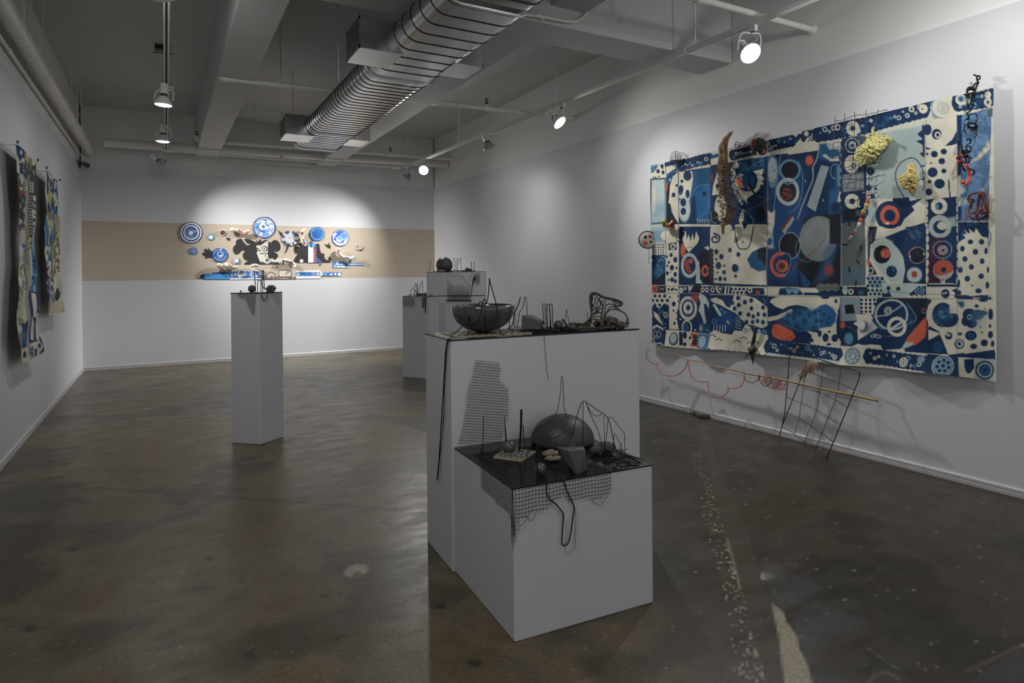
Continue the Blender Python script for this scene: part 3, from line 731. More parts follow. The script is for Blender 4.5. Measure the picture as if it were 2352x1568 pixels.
# ---------------- upper left crop
A = lambda: tp.frame(1460, 150, 3.825)
Bf = lambda: tp.frame(1880, 150, 3.825)
Cf = lambda: tp.frame(1460, 520, 3.825)
Df = lambda: tp.frame(1880, 520, 3.825)
A()
P([(250, 852), (378, 822), (378, 868), (255, 893)], NV); S([(262, 895), (270, 960), (375, 935)], 7, NV); S([(300, 955), (378, 905)], 26, BL)
P([(135, 880), (200, 868), (185, 905), (165, 935), (140, 950)], BL); S([(140, 900), (165, 885), (195, 880)], 5, PA); S([(145, 925), (170, 905)], 4, PA)
dots([(230, 885), (197, 930), (240, 940)], 14, ry=19); dots([(205, 975), (160, 985), (178, 985), (235, 905)], 7)
scallop([(395, 880), (480, 862), (570, 838), (640, 822)], 52, seed=4)
P([(655, 790), (745, 768), (740, 800), (660, 825)], BL); P([(655, 825), (745, 800), (720, 880), (680, 890), (655, 850)], CR)
P([(133, 995), (268, 985), (268, 1392), (123, 1400)], NV)
P([(146, 1008), (256, 1000), (262, 1370), (138, 1385)], PA, 4); 
P([(150, 1075), (176, 1080), (180, 1280), (146, 1310)], CR, 2)
P([(120, 1400), (268, 1390), (272, 1560), (118, 1560)], CR); P([(150, 1440), (270, 1400), (272, 1560), (160, 1560)], LB, 60, .7)
P([(180, 1230), (262, 1210), (262, 1290), (150, 1320)], LB, 25, .8)
P([(270, 968), (375, 935), (375, 1395), (270, 1390)], BK); P([(272, 975), (338, 958), (335, 1020), (280, 1040)], BL); ring(305, 1005, 27, 32, NV, .5, LB)
P([(268, 1035), (284, 1030), (280, 1100), (268, 1105)], RD)
P([(372, 935), (330, 980), (306, 1060), (300, 1150), (291, 1212), (309, 1215), (320, 1290), (345, 1340), (373, 1392)], CR)
E(362, 1055, 10, 12, NV); P([(318, 1155), (322, 1125), (335, 1115), (350, 1125), (350, 1157)], NV)
P([(376, 930), (655, 895), (655, 1395), (376, 1395)], NV)
P([(500, 925), (650, 900), (655, 1100), (500, 1150)], BL, 6); P([(525, 1140), (600, 1060), (655, 1050), (655, 1360), (540, 1385)], (.02, .13, .31), 6)
P([(380, 935), (500, 930), (508, 1000), (490, 1100), (470, 1190), (430, 1170), (376, 1165)], CR); E(425, 1260, 55, 112, PA, 0, 4); E(392, 1110, 18, 30, BL); 
E(455, 970, 38, 44, NV); E(405, 1018, 13, 15, NV); E(397, 1085, 20, 32, NV); E(455, 1128, 20, 38, NV); E(415, 1203, 26, 36, NV); E(415, 1282, 25, 32, NV)
E(600, 1128, 17, 21, NV); S([(480, 1210), (500, 1120), (560, 1060), (650, 1045)], 5, LB, 1.5, .9, 5); S([(650, 1180), (620, 1280), (530, 1350)], 6, LB, 2, .8, 5); S([(480, 1170), (470, 1150), (500, 1130)], 6, LB)
for k in range(6): P([(535 + 20 * k, 1350), (548 + 20 * k, 1350), (540 + 20 * k, 1400)], PA, 1, .7)
# column of the wicker bundle
P([(656, 878), (1160, 795), (1160, 1400), (656, 1400)], NV)
P([(890, 850), (1130, 805), (1130, 905), (1020, 930), (960, 990), (900, 940)], BL, 3); P([(900, 860), (1120, 815), (1100, 870), (960, 930)], (.05, .2, .38), 8, .7)
dots([(1000, 860), (1073, 850)], 25, NV, ry=30); S([(915, 975), (1000, 900), (1100, 835)], 7, LB, 2, .9)
P([(1030, 930), (1125, 905), (1105, 965), (1122, 1000), (1118, 1040), (1060, 1110), (985, 1165), (975, 1190), (990, 1215), (930, 1170), (880, 1080), (930, 1090), (1000, 1110), (1050, 1080), (1070, 1010), (1060, 960)], CR)
dots([(1118, 960), (1112, 1020), (1097, 1056)], 9, NV); E(975, 1020, 72, 88, (.012, .06, .19)); E(925, 1015, 55, 62, PA); E(958, 1015, 30, 50, BL); E(905, 1015, 26, 34, RD); E(920, 1048, 26, 24, RD); E(995, 1068, 12, 28, RD)
P([(990, 1010), (1060, 1150), (1040, 1140), (985, 1050)], BK); S([(1050, 1130), (1105, 1200)], 4, (.15, .05, .06)); S([(960, 1280), (1060, 1235), (1165, 1180)], 7, (.16, .08, .09)); S([(1110, 1200), (1140, 1290)], 5, (.3, .07, .06))
P([(720, 930), (700, 1000), (680, 1060), (672, 1140), (735, 1135), (760, 1000)], CR); E(725, 1060, 20, 24, NV); E(745, 1255, 50, 112, CR)
E(1098, 1308, 46, 54, BK); E(683, 1330, 44, 52, BK); S([(660, 1290), (668, 1370), (710, 1390)], 6, LB); E(670, 985, 10, 30, (.25, .05, .05), 0, 4)
S([(925, 1150), (960, 1280), (1020, 1340), (1035, 1400)], 6, LB, 2, .8, 5)
P([(668, 1400), (1150, 1395), (1156, 1568), (668, 1568)], CR); tp.frame(1460, 520, 3.825); P([(655, 0), (1145, 0), (1145, 505), (655, 515)], CR); A()
P([(850, 1270), (960, 1230), (910, 1360), (875, 1400), (856, 1455), (830, 1400), (840, 1330)], NV); P([(960, 1310), (1010, 1280), (1000, 1370), (957, 1448), (940, 1400), (945, 1360)], NV)
P([(905, 1372), (925, 1295), (945, 1262), (955, 1340), (930, 1400)], CR)
# column of the rings
tp.frame(); P([(1764, 358), (1931, 336), (1931, 661), (1764, 657)], NV); P([(1770, 400), (1850, 400), (1850, 640), (1766, 640)], (.012, .06, .185), 30, .8); A()
P([(1165, 795), (1330, 760), (1330, 740), (1683, 680), (1683, 735), (1345, 785), (1335, 765)], CR)
scallop([(850, 790), (960, 765), (1080, 735)], 48, seed=5); scallop([(1150, 715), (1240, 695), (1370, 665)], 55, seed=6); scallop([(1480, 625), (1560, 615), (1683, 590)], 52, seed=8)
P([(1380, 660), (1430, 600), (1460, 605), (1440, 650), (1400, 690)], NV); S([(1430, 690), (1480, 700), (1510, 650)], 22, CR); E(1500, 600, 20, 24, CR); ring(1110, 745, 56, 62, PA, .72, BK); E(1118, 748, 18, 22, RD)
E(1207, 930, 48, 142, LB, 0, 2, .82); E(1206, 922, 40, 112, (.36, .40, .40)); P([(1195, 1000), (1225, 1000), (1215, 1045)], (.36, .40, .40))
for k in range(90): a = R3.uniform(0, 6.3); rr = R3.random() ** .5; E(1206 + 36 * rr * cos(a), 922 + 104 * rr * sin(a), R3.uniform(2, 5), None, R3.choice([BL, (.6, .6, .55), (.12, .18, .24)]), 0, 1, 0, .7)
ring(1357, 920, 92, 95, LB, .80, BK); ring(1338, 1110, 100, 122, PA, .72, BK); S([(1300, 1025), (1338, 1045), (1385, 1020)], 14, LB)
for k in range(80): a = R3.uniform(0, 6.3); rr = R3.random() ** .5; E(1330 + 46 * rr * cos(a), 1130 + 58 * rr * sin(a), R3.uniform(3, 7), R3.uniform(2, 6), R3.choice([RD, RD, (.35, .08, .06), BK]), 0, 1, 0, .85)
S([(1283, 765), (1262, 900), (1240, 1060), (1213, 1285)], 6, LB, 1.5); S([(1430, 840), (1468, 960), (1462, 1120), (1420, 1240), (1340, 1298)], 7, LB, 2, .9, 5)
S([(1608, 750), (1590, 830), (1560, 900), (1560, 1000), (1500, 1150), (1465, 1230), (1422, 1350)], 8, PA, 1.5, .9, 5)
E(1528, 835, 33, 42, RD, 0, 4)
P([(1630, 878), (1695, 892), (1578, 1285), (1510, 1235)], PA); 
for i in range(24):
    for j in range(6):
        t = (i + .6) / 24.5; u = (j + .5) / 6; E(1630 + 65 * u - 118 * t, 880 + 12 * u + (357 + 40 * u) * t, 3.4, 5, NV, 0, .6)
P([(1358, 1308), (1372, 1325), (1287, 1450), (1268, 1440)], (.13, .04, .03)); P([(1376, 1325), (1393, 1352), (1305, 1477), (1285, 1455)], PA); dotgrid([(1376, 1325), (1393, 1352), (1305, 1477), (1285, 1455)], 14, 14, 4)
P([(1160, 1270), (1195, 1300), (1226, 1270), (1220, 1400), (1195, 1480), (1205, 1568), (1160, 1568)], CR, 3)
for x, y in ((1645, 1185), (1495, 1015), (1160, 1170)): E(x, y, 6, 9, PA)
tp.frame(); P([(1848, 500), (1931, 486), (1931, 661), (1838, 661), (1832, 605), (1842, 560)], BK, 6); E(1880, 548, 43, 52, GR, .1, 2); E(1880, 540, 30, 36, (.23, .26, .26), 0, 12)
P([(1895, 570), (1931, 530), (1931, 545), (1900, 640), (1870, 652), (1885, 610)], BL, 14, .55); E(1903, 620, 11, 13, (.2, .05, .04), 0, 6); P([(1838, 620), (1862, 650), (1855, 661), (1843, 655)], BL, 3, .8)
Cf()
ring(1355, 168, 96, 118, PA, .955, BK); E(1500, 200, 96, 110, LB, 0, 1.5, .965); 
E(1272, 335, 88, 112, RD, 0, 1.5, .72); E(1320, 330, 60, 90, NV); S([(1290, 225), (1350, 250), (1362, 330), (1330, 410), (1290, 440)], 6, LB, 1.5, 1, 5); E(1287, 347, 52, 54, RD); E(1283, 348, 32, 34, (.14, .05, .03)); E(1283, 348, 13, 14, BK)
S([(1380, 385), (1440, 320), (1560, 220), (1640, 130), (1670, 60)], 7, (.2, .06, .06), 2, .9, 4)
P([(1160, 40), (1205, 0), (1205, 60), (1215, 190), (1170, 190)], PA, 6, .9); E(1183, 130, 22, 34, BL)
# left block, middle and lower parts
P([(116, 140), (265, 140), (262, 265), (116, 265)], CR); P([(138, 148), (262, 146), (260, 248), (138, 250)], CR); dotgrid([(150, 150), (262, 150), (262, 255), (150, 255)], 23, 22, 7, NV, False)
P([(130, 30), (265, 20), (265, 135), (130, 138)], LB, 14, .75)
P([(116, 255), (262, 250), (262, 515), (114, 515)], NV); P([(116, 250), (150, 300), (125, 320), (118, 370)], PA, 2); P([(170, 360), (220, 330), (258, 300), (255, 420), (185, 465), (150, 420)], BL, 5); P([(118, 380), (180, 465), (262, 400), (262, 515), (114, 515)], BK); ring(205, 300, 12, 18, LB); ring(240, 280, 18, 25, LB); ring(190, 340, 10, 14, LB); ring(208, 400, 22, 30, LB, .8)
P([(270, 95), (376, 80), (374, 585), (265, 585)], CR); P([(290, 150), (355, 135), (358, 205), (290, 205)], NV); S([(330, 150), (345, 165), (330, 195), (308, 185), (312, 160), (328, 165)], 10, CR, .8, 1, 4)
for x, y, r in [(310, 250, 12), (345, 292, 17), (275, 265, 8), (292, 315, 9), (317, 362, 17), (355, 365, 9), (280, 410, 12), (345, 420, 15), (318, 467, 15), (345, 480, 13), (290, 470, 8), (280, 345, 8), (305, 400, 5)]: E(x, y, r, r * 1.5, NV)
E(265, 80, 50, 40, CR)
P([(378, 0), (655, 0), (655, 515), (378, 515)], NV)
P([(405, 100), (430, 60), (405, 30), (440, 45), (452, 115), (468, 70), (485, 130), (500, 62), (515, 125), (530, 40), (556, 105), (540, 150), (470, 228), (430, 170)], CR); S([(450, 190), (470, 180), (490, 185), (500, 170)], 4, NV)
P([(405, 140), (445, 190), (430, 250), (405, 268), (390, 220), (400, 175)], RD); ring(473, 342, 74, 110, PA, .70); E(473, 342, 52, 78, NV); P([(430, 290), (455, 282), (495, 415), (455, 400), (430, 350)], (.32, .07, .05), 1); E(485, 303, 20, 22, (.5, .13, .09)); E(512, 412, 14, 18, PA); dots([(480, 345)], 3, BK)
E(610, 245, 38, 75, PA, .35); P([(540, 310), (600, 280), (565, 380), (560, 460), (590, 500), (525, 500), (530, 400)], PA); E(620, 350, 62, 160, BK, -.12); E(612, 390, 36, 50, RD); E(612, 390, 14, 26, BK, 0, .7); E(612, 390, 20, 34, (.2, .05, .04), 0, 1, .6)
for k in range(9): E(665, 215 + 35 * k, 26, 22, BK)
P([(655, 200), (690, 210), (690, 500), (655, 515)], CR, 1, .0)
# cream panel with the dots
P([(655, 495), (1150, 515), (1165, 535), (655, 530)], NV); S([(1150, 180), (1160, 520)], 8, NV); S([(865, 0), (900, 170), (950, 198), (1000, 170), (1035, 0)], 10, NV, .8, 1, 5); dots([(890, 125), (945, 135)], 8)
S([(690, 60), (735, 85), (730, 130), (690, 138), (672, 110), (700, 85), (715, 105)], 16, NV, .8, 1, 5)
for x, y, r in [(712, 222, 18), (752, 265, 18), (712, 290, 9), (727, 345, 24), (776, 345, 10), (740, 458, 17), (703, 462, 9), (720, 405, 8), (697, 405, 4), (828, 207, 16)]: E(x, y, r, r * 1.35, NV, 0, 1)
for x, y, r in [(905, 245, 17), (875, 365, 30), (880, 435, 12), (772, 402, 16), (780, 462, 14)]: E(x + r * .5, y + r * .2, r, r * 1.2, LB, 0, 3, 0, .8); E(x, y, r, r * 1.25, NV if r > 11 else BL, 0, 2)
for k in range(10): S([(665 + 18 * k, 0), (665 + 18 * k, 500)], 1.6, (.2, .2, .17), .6, .7)
for k in range(28): S([(655, 5 + 18 * k), (850, 5 + 18 * k)], 1.6, (.2, .2, .17), .6, .7)
P([(980, 290), (1020, 225), (1100, 185), (1148, 182), (1148, 385), (1080, 395), (1010, 360)], BL); P([(1060, 205), (1148, 182), (1148, 360)], BK); E(1100, 255, 30, 40, (.02, .022, .03))
# narrow middle strip
P([(114, 518), (655, 518), (1160, 530), (1683, 545), (1683, 605), (1160, 602), (655, 585), (116, 580)], CR)
P([(114, 520), (185, 520), (185, 580), (116, 580)], RD); dots([(130, 550), (165, 550)], 14, (.2, .05, .05), ry=18); P([(185, 520), (268, 520), (268, 580), (185, 580)], BK); ring(200, 550, 13, 18, LB, .7); ring(235, 550, 14, 10, CR, .7)
for x in (290, 330, 315, 355): E(x, 545 + R3.uniform(-12, 18), 9, 13, NV)
P([(378, 525), (560, 520), (570, 585), (378, 585)], NV); E(400, 560, 18, 24, CR, 0, .8, .3); E(435, 545, 12, 14, PA); P([(460, 525), (500, 530), (470, 580)], CR); E(540, 545, 40, 42, BK)
P([(570, 525), (840, 530), (845, 592), (575, 590)], NV); [ring(x, 556, 17, 22, CR, .55) for x in (588, 628, 678)]; P([(700, 530), (760, 535), (735, 590), (710, 575)], CR); ring(740, 548, 20, 26, NV, .5, CR); S([(790, 532), (780, 590)], 14, CR); S([(820, 535), (810, 590)], 12, PA)
dotgrid([(845, 535), (970, 535), (970, 598), (845, 598)], 34, 30, 12); P([(970, 540), (1130, 540), (1130, 600), (970, 600)], NV); ring(1000, 560, 20, 24, CR, .5); E(1072, 582, 22, 24, (.28, .07, .05)); P([(1120, 565), (1145, 585), (1125, 590)], NV)
P([(1250, 600), (1265, 545), (1340, 535), (1440, 545), (1480, 602)], NV); P([(1310, 545), (1345, 600), (1380, 570), (1410, 600), (1460, 550)], LB); P([(1460, 540), (1580, 545), (1560, 580), (1500, 575)], CR); P([(1480, 580), (1683, 580), (1683, 605), (1480, 604)], NV); P([(1590, 540), (1683, 550), (1683, 580), (1610, 570)], GR)
# lower row
P([(120, 585), (292, 588), (292, 910), (145, 905)], NV); P([(122, 585), (292, 588), (290, 690), (250, 680), (210, 720), (165, 690), (130, 705)], CR); dotgrid([(125, 590), (290, 590), (285, 690), (128, 700)], 44, 40, 14)
P([(155, 742), (200, 772), (248, 872), (205, 835), (168, 795)], CR); S([(210, 720), (215, 790), (270, 870)], 4, LB, 1, 1, 5); ring(237, 752, 13, 15, LB, .7); ring(265, 778, 18, 26, CR, .75); ring(265, 778, 9, 13, LB, .5); P([(135, 735), (150, 790), (138, 800)], PA); P([(148, 880), (190, 860), (248, 895), (240, 905), (185, 880), (155, 905)], CR); dots([(260, 888)], 6, PA)
P([(292, 590), (385, 588), (378, 910), (296, 908)], CR); [E(x, y, r, r * 1.25, NV) for x, y, r in ((333, 680, 18), (330, 738, 9), (340, 850, 12), (300, 620, 7), (372, 655, 7), (350, 760, 5), (355, 810, 7), (372, 610, 9))]; S([(296, 905), (380, 908)], 8, NV)
P([(385, 588), (655, 592), (655, 945), (385, 915), (365, 840), (360, 750), (380, 690)], NV); E(460, 718, 74, 104, CR, 0, 2.5); E(460, 716, 57, 80, (.015, .06, .17), 0, 3); E(460, 714, 38, 54, CR, 0, 2.5); E(462, 712, 18, 28, NV, 0, 3); E(450, 885, 42, 64, CR, 0, 1, .78); E(440, 892, 24, 34, BL, 0, 4, .3); S([(415, 765), (520, 765), (555, 800)], 3, (.25, .08, .1))
P([(545, 610), (570, 588), (618, 615), (648, 670), (642, 722), (622, 680), (600, 680), (610, 770), (626, 840), (604, 862), (582, 790), (550, 735), (570, 670)], PA); E(520, 622, 30, 42, (.25, .06, .05), 0, 6); dots([(370, 718), (395, 815), (520, 910), (635, 910)], 8, PA); E(575, 890, 14, 26, PA, 0, 4); P([(560, 860), (655, 850), (655, 945), (580, 935)], BL, 12, .6)
P([(655, 600), (1160, 605), (1170, 990), (655, 925)], NV); P([(655, 640), (700, 622), (760, 650), (790, 700), (830, 715), (870, 600), (960, 605), (1050, 630), (1100, 665), (1150, 700), (1192, 775), (1150, 800), (1160, 870), (1110, 895), (1040, 870), (970, 860), (905, 790), (880, 760), (810, 725), (740, 690), (680, 665)], CR)
for i, (x, y) in enumerate([(900, 628), (955, 665), (1010, 650), (905, 690), (1012, 720), (1118, 655), (1120, 710), (870, 720), (985, 775), (1028, 790), (1075, 770), (1132, 775), (1068, 830), (1022, 840), (967, 840), (1118, 840), (850, 670), (915, 765)]): E(x + 6, y, 18, 21, LB, 0, 4, 0, .8); E(x, y, 16, 20, NV, 0, 1.5)
ring(1072, 703, 14, 20, LB, .7); E(790, 830, 110, 92, (.012, .05, .16), 0, 4); S([(690, 690), (730, 760), (740, 775)], 24, PA); ring(752, 727, 12, 14, LB, .6); ring(783, 755, 11, 13, LB, .6); S([(660, 850), (800, 800), (890, 740)], 4, BL, 2, .9); ring(690, 835, 20, 22, LB, .8); E(812, 840, 16, 7, PA, .7, 3)
for k in range(5): S([(690 + 25 * k, 868), (680 + 27 * k, 925)], 6, PA)
for k in range(5): S([(880, 800 + 22 * k), (925, 820 + 20 * k)], 5, PA)
P([(655, 948), (690, 908), (745, 930), (790, 950), (840, 962), (870, 912), (930, 920), (960, 860), (1000, 880), (1035, 940), (1100, 935), (1165, 955), (1165, 1105), (655, 1062)], CR)
for x, y in ((675, 955), (730, 990), (890, 1003), (945, 975), (1065, 1015), (1000, 1020)): S([(x - 26, y + 10), (x, y - 5), (x + 30, y + 16)], 7, NV, .7, 1, 4)
for k in range(11): E(672 + 49 * k, 1092 + 4.6 * k, 26, 26, NV)
P([(655, 1080), (1165, 1115), (1165, 1140), (655, 1095)], NV)
for k in range(10): E(697 + 49 * k, 1062 + 4.6 * k, 25, 26, CR)
for k in range(60): E(R3.uniform(950, 1040), R3.uniform(890, 935), R3.uniform(2, 5), R3.uniform(1, 3), NV)
E(1085, 920, 16, 18, PA); E(1130, 930, 20, 26, LB, 0, 1, .4)
# fish column
tp.frame(); P([(1764, 680), (1990, 690), (1990, 800), (1764, 790)], NV); Cf()
P([(1178, 660), (1200, 635), (1245, 618), (1590, 622), (1640, 612), (1683, 645), (1683, 690), (1600, 712), (1545, 748), (1500, 705), (1420, 688), (1340, 700), (1290, 728), (1230, 705)], CR); S([(1165, 815), (1240, 800), (1370, 745)], 36, CR)
P([(1280, 810), (1330, 760), (1460, 725), (1560, 735), (1690, 690), (1760, 720), (1790, 800), (1770, 900), (1683, 880), (1600, 900), (1500, 920), (1390, 890), (1310, 870)], BL, 10); P([(1320, 790), (1460, 740), (1683, 720), (1683, 850), (1500, 880)], (.05, .2, .36), 25, .7)
for x, y in [(1345, 775), (1395, 750), (1440, 760), (1395, 800), (1485, 830), (1520, 780), (1420, 870), (1570, 760), (1590, 830), (1640, 780), (1655, 850), (1330, 840), (1560, 890)]: E(x, y, 20, 22, NV, 0, 8, 0, .85)
S([(1500, 760), (1530, 880), (1683, 810)], 4, LB, 2, .7); S([(1240, 830), (1440, 920), (1560, 900)], 4, LB, 2, .7)
P([(1190, 920), (1208, 862), (1250, 855), (1305, 882), (1380, 920), (1407, 970), (1370, 1005), (1250, 992), (1200, 962)], RD); [E(R3.uniform(1205, 1390), R3.uniform(880, 985), R3.uniform(3, 7), 2.5, (.25, .05, .04), R3.uniform(0, 3)) for _ in range(46)]
P([(1500, 915), (1600, 935), (1683, 990), (1683, 1050), (1530, 1030), (1545, 960)], CR); E(1665, 965, 26, 36, NV, 0, 4); E(1545, 1000, 16, 18, NV)
P([(1163, 995), (1500, 1030), (1683, 1048), (1683, 1190), (1163, 1133)], PA); scallop([(1175, 1050), (1350, 1075), (1500, 1095), (1683, 1112)], 62, seed=21, dens=.9)
P([(146, 905), (268, 912), (270, 1050), (148, 1020)], NV); ring(178, 942, 20, 25, PA, .75); ring(213, 948, 18, 28, PA, .8); ring(165, 985, 12, 16, CR, .65); ring(192, 978, 9, 11, LB, .6); ring(243, 970, 13, 28, BL, .8); S([(150, 1022), (180, 1012), (200, 1030), (235, 1020), (268, 1048)], 8, PA)
P([(268, 912), (386, 925), (384, 1048), (270, 1035)], CR); E(334, 985, 40, 60, NV); E(332, 980, 28, 44, PA, 0, 5); ring(330, 975, 9, 13, LB, .5)
P([(384, 922), (416, 928), (414, 1045), (382, 1042)], NV); P([(414, 928), (470, 932), (500, 985), (480, 1042), (414, 1045)], CR); E(432, 955, 18, 32, NV); E(476, 978, 12, 15, NV); E(430, 1035, 14, 18, NV)
P([(470, 932), (548, 938), (545, 1062), (470, 1050), (500, 985)], RD); P([(500, 950), (546, 955), (544, 1040), (490, 1045), (502, 985)], BK); dotgrid([(500, 950), (546, 955), (544, 1040), (495, 1040)], 22, 26, 7, (.16, .05, .06), False)
P([(548, 938), (652, 948), (648, 1082), (545, 1065)], BL, 2); P([(560, 950), (640, 955), (636, 1070), (560, 1060)], LB, 14, .5); E(592, 1010, 32, 48, PA); holes(592, 1010, 32, 5, 7, BL, .6, 48)

# ---------------- right half, upper
Bf()
P([(0, 735), (120, 720), (200, 640), (205, 1340), (0, 1320)], NV, 2, 0)
P([(5, 690), (60, 680), (110, 690), (190, 672), (190, 830), (100, 850), (0, 820)], BL, 5); P([(60, 690), (190, 690), (190, 760), (140, 730), (90, 740)], PA, 4, .9); P([(30, 790), (60, 780), (100, 820), (170, 800), (180, 840), (100, 840)], CR, 3)
P([(130, 620), (205, 605), (205, 700), (130, 715)], CR); ring(143, 930, 42, 68, LB, .86); P([(150, 870), (195, 860), (190, 1120), (160, 1200), (95, 1190), (95, 1100), (150, 1080)], BL, 8); P([(165, 880), (188, 870), (188, 1050), (170, 1060)], LB, 4, .8); P([(95, 1150), (190, 1140), (200, 1300), (95, 1310)], BL, 8); E(150, 1250, 42, 50, NV); P([(150, 1190), (135, 1240), (165, 1240)], NV)
P([(195, 700), (210, 690), (205, 1200), (165, 1195), (190, 1100)], CR, 2)
P([(205, 640), (400, 612), (412, 1370), (205, 1390)], NV)
for k in range(10): E(408, 660 + 70 * k, 34, 36, NV); E(206, 690 + 66 * k, 16, 30, NV)
ring(297, 703, 62, 66, PA, .9); ring(298, 700, 32, 34, PA, .7); ring(300, 697, 18, 20, CR, .5); E(297, 703, 12, 12, NV); dots([(240, 700), (345, 665), (265, 755), (335, 745)], 6, PA)
E(292, 868, 62, 78, CR, 0, 2); ring(310, 882, 20, 22, NV, .5, CR); P([(212, 965), (392, 935), (398, 1095), (218, 1112)], (.23, .26, .28)); [E(R3.uniform(220, 390), R3.uniform(955, 1095), R3.uniform(2, 5), 2, R3.choice([(.36, .4, .4), (.12, .15, .18)]), R3.uniform(0, 3), .7, 0, .8) for _ in range(150)]
ring(298, 1195, 62, 66, CR, .40); E(355, 1240, 12, 10, PA); P([(228, 1265), (420, 1255), (420, 1350), (228, 1360)], BK); P([(330, 1268), (420, 1270), (420, 1322), (330, 1322)], (.05, .08, .12))
P([(208, 1385), (418, 1365), (425, 1568), (205, 1568)], (.085, .10, .10)); E(275, 1410, 9, 40, BK); E(345, 1400, 7, 26, BK)
P([(95, 1310), (205, 1300), (200, 1568), (95, 1568)], BK, 3)
P([(416, 620), (930, 522), (935, 1165), (420, 1175)], (.38, .46, .44)); P([(420, 640), (930, 530), (935, 700), (420, 800)], (.34, .45, .46), 60, .6)
for x, y, r in [(457, 930, 34), (440, 1075, 25), (503, 1083, 13), (485, 855, 12), (465, 1005, 7), (505, 1005, 5), (470, 1155, 26), (440, 1235, 22)]: E(x, y, r, r * 1.1, NV)
S([(750, 1160), (700, 1070), (677, 960), (715, 865), (795, 815), (860, 830), (915, 920), (932, 1040), (920, 1100)], 9, NV, .8, 1, 6)
P([(905, 520), (932, 530), (934, 815), (880, 772), (915, 762), (912, 700), (853, 665), (916, 650), (862, 602), (905, 568)], NV); [P([(934, y0), (880, y0 + 18), (934, y0 + 22)], NV) for y0 in (870, 985, 660)]
S([(420, 1350), (425, 1568)], 26, PA); P([(430, 1175), (935, 1165), (940, 1400), (860, 1420), (600, 1440), (450, 1390)], CR, 1); P([(430, 1175), (520, 1180), (500, 1380), (440, 1380)], (.38, .46, .44))
E(628, 1320, 124, 128, NV); P([(560, 1210), (650, 1195), (655, 1168), (790, 1158), (800, 1192), (915, 1165), (830, 1265), (845, 1270), (740, 1360), (690, 1400)], NV); P([(815, 1240), (920, 1165), (920, 1210), (820, 1335), (860, 1270)], CR); ring(628, 1320, 82, 90, RD, .60); P([(590, 1385), (620, 1370), (625, 1400), (600, 1398)], CR)
P([(575, 1505), (700, 1442), (860, 1402), (935, 1380), (948, 1568), (650, 1568)], NV); P([(440, 1420), (490, 1440), (520, 1480), (520, 1540), (440, 1568)], BK)
# column of dark spots
P([(938, 500), (1215, 450), (1215, 1152), (940, 1182)], CR)
E(955, 565, 40, 48, NV); E(1040, 605, 44, 46, NV); ring(1050, 612, 27, 29, CR, .55)
for x, y, r in [(1020, 780, 31), (1102, 757, 27), (1085, 842, 29), (955, 778, 12), (991, 858, 9), (945, 862, 6), (1005, 940, 45), (1103, 927, 22), (978, 1022, 17), (1067, 1040, 45), (972, 1112, 33)]: E(x, y, r, r * .96, NV)
P([(1108, 712), (1175, 650), (1212, 575), (1216, 690)], NV); S([(1143, 1005), (1155, 1165)], 12, NV); P([(940, 715), (1000, 735), (942, 740)], NV)
P([(945, 1182), (1216, 1150), (1222, 1568), (950, 1568)], NV)
for k in range(7): E(950, 1220 + 66 * k, 14, 30, CR); E(1218, 1190 + 70 * k, 12, 30, CR)
ring(1060, 1237, 70, 72, CR, .48); E(1045, 1240, 12, 22, LB, 0, 5); ring(1065, 1415, 96, 100, PA, .60); E(1085, 1415, 36, 36, CR); [E(1085 + 40 * cos(a), 1415 + 40 * sin(a), 7, 7, CR) for a in np.arange(14) * .449]; E(1078, 1418, 8, 8, NV); P([(1140, 1340), (1200, 1330), (1200, 1420), (1150, 1440)], PA, 6, .7)
E(1085, 372, 100, 94, NV); P([(940, 380), (1010, 300), (1020, 440), (940, 480)], CR); E(990, 335, 40, 30, BL); E(1030, 375, 40, 85, BL, 0, 6); E(1100, 370, 100, 92, CR, 0, 1.5); E(1080, 370, 92, 88, (.58, .60, .52), 0, 6, 0, .6)
for rr_, nn in ((22, 12), (36, 18), (50, 26)): [E(1099 + rr_ * 1.05 * cos(a), 378 + rr_ * sin(a), 3, 3, NV, 0, .6) for a in np.arange(nn) * 2 * pi / nn]
E(1099, 378, 6, 6, NV)
scallop([(0, 605), (130, 582), (250, 560), (400, 535), (520, 500), (640, 470), (760, 435), (850, 408), (930, 390)], 78, seed=31, dens=.9); E(303, 553, 58, 66, CR); E(303, 553, 24, 26, NV, 0, 4); E(918, 382, 34, 34, CR); [E(918 + 36 * cos(a), 382 + 36 * sin(a), 6, 6, CR) for a in np.arange(16) * .3927]; E(910, 382, 8, 8, NV)
scallop([(1225, 330), (1320, 320), (1440, 305), (1530, 285)], 82, seed=35, dens=.9); E(1250, 300, 46, 48, CR); E(1250, 296, 26, 28, BL, 0, 6); E(1490, 262, 32, 34, CR); ring(1493, 325, 38, 40, CR, .35)
# netted blue panel
P([(1214, 440), (1258, 430), (1252, 960), (1220, 975)], NV); P([(1255, 432), (1532, 372), (1500, 1362), (1240, 1372)], (.03, .14, .34))
for i in range(62):
    for j in range(20):
        x = 1260 + 13.6 * j + (6.8 if i % 2 else 0); y = 436 + 15.2 * i - (x - 1255) * .2
        if x < 1525 - .03 * (y - 380) and y < 1362: E(x, y, 4.8, 3.1, (.46, .56, .58), .5, .8, 0, .85)
P([(1340, 850), (1420, 780), (1510, 655), (1516, 735), (1420, 820), (1380, 845)], CR, 6); P([(1222, 975), (1280, 1010), (1345, 1000), (1260, 1060), (1300, 1100), (1225, 1150)], PA, 6); P([(1222, 1150), (1310, 1170), (1300, 1215), (1222, 1230)], PA, 8); P([(1400, 1120), (1480, 1060), (1470, 1130)], PA, 10, .8); P([(1490, 390), (1545, 376), (1540, 452), (1488, 455)], (.08, .12, .14))
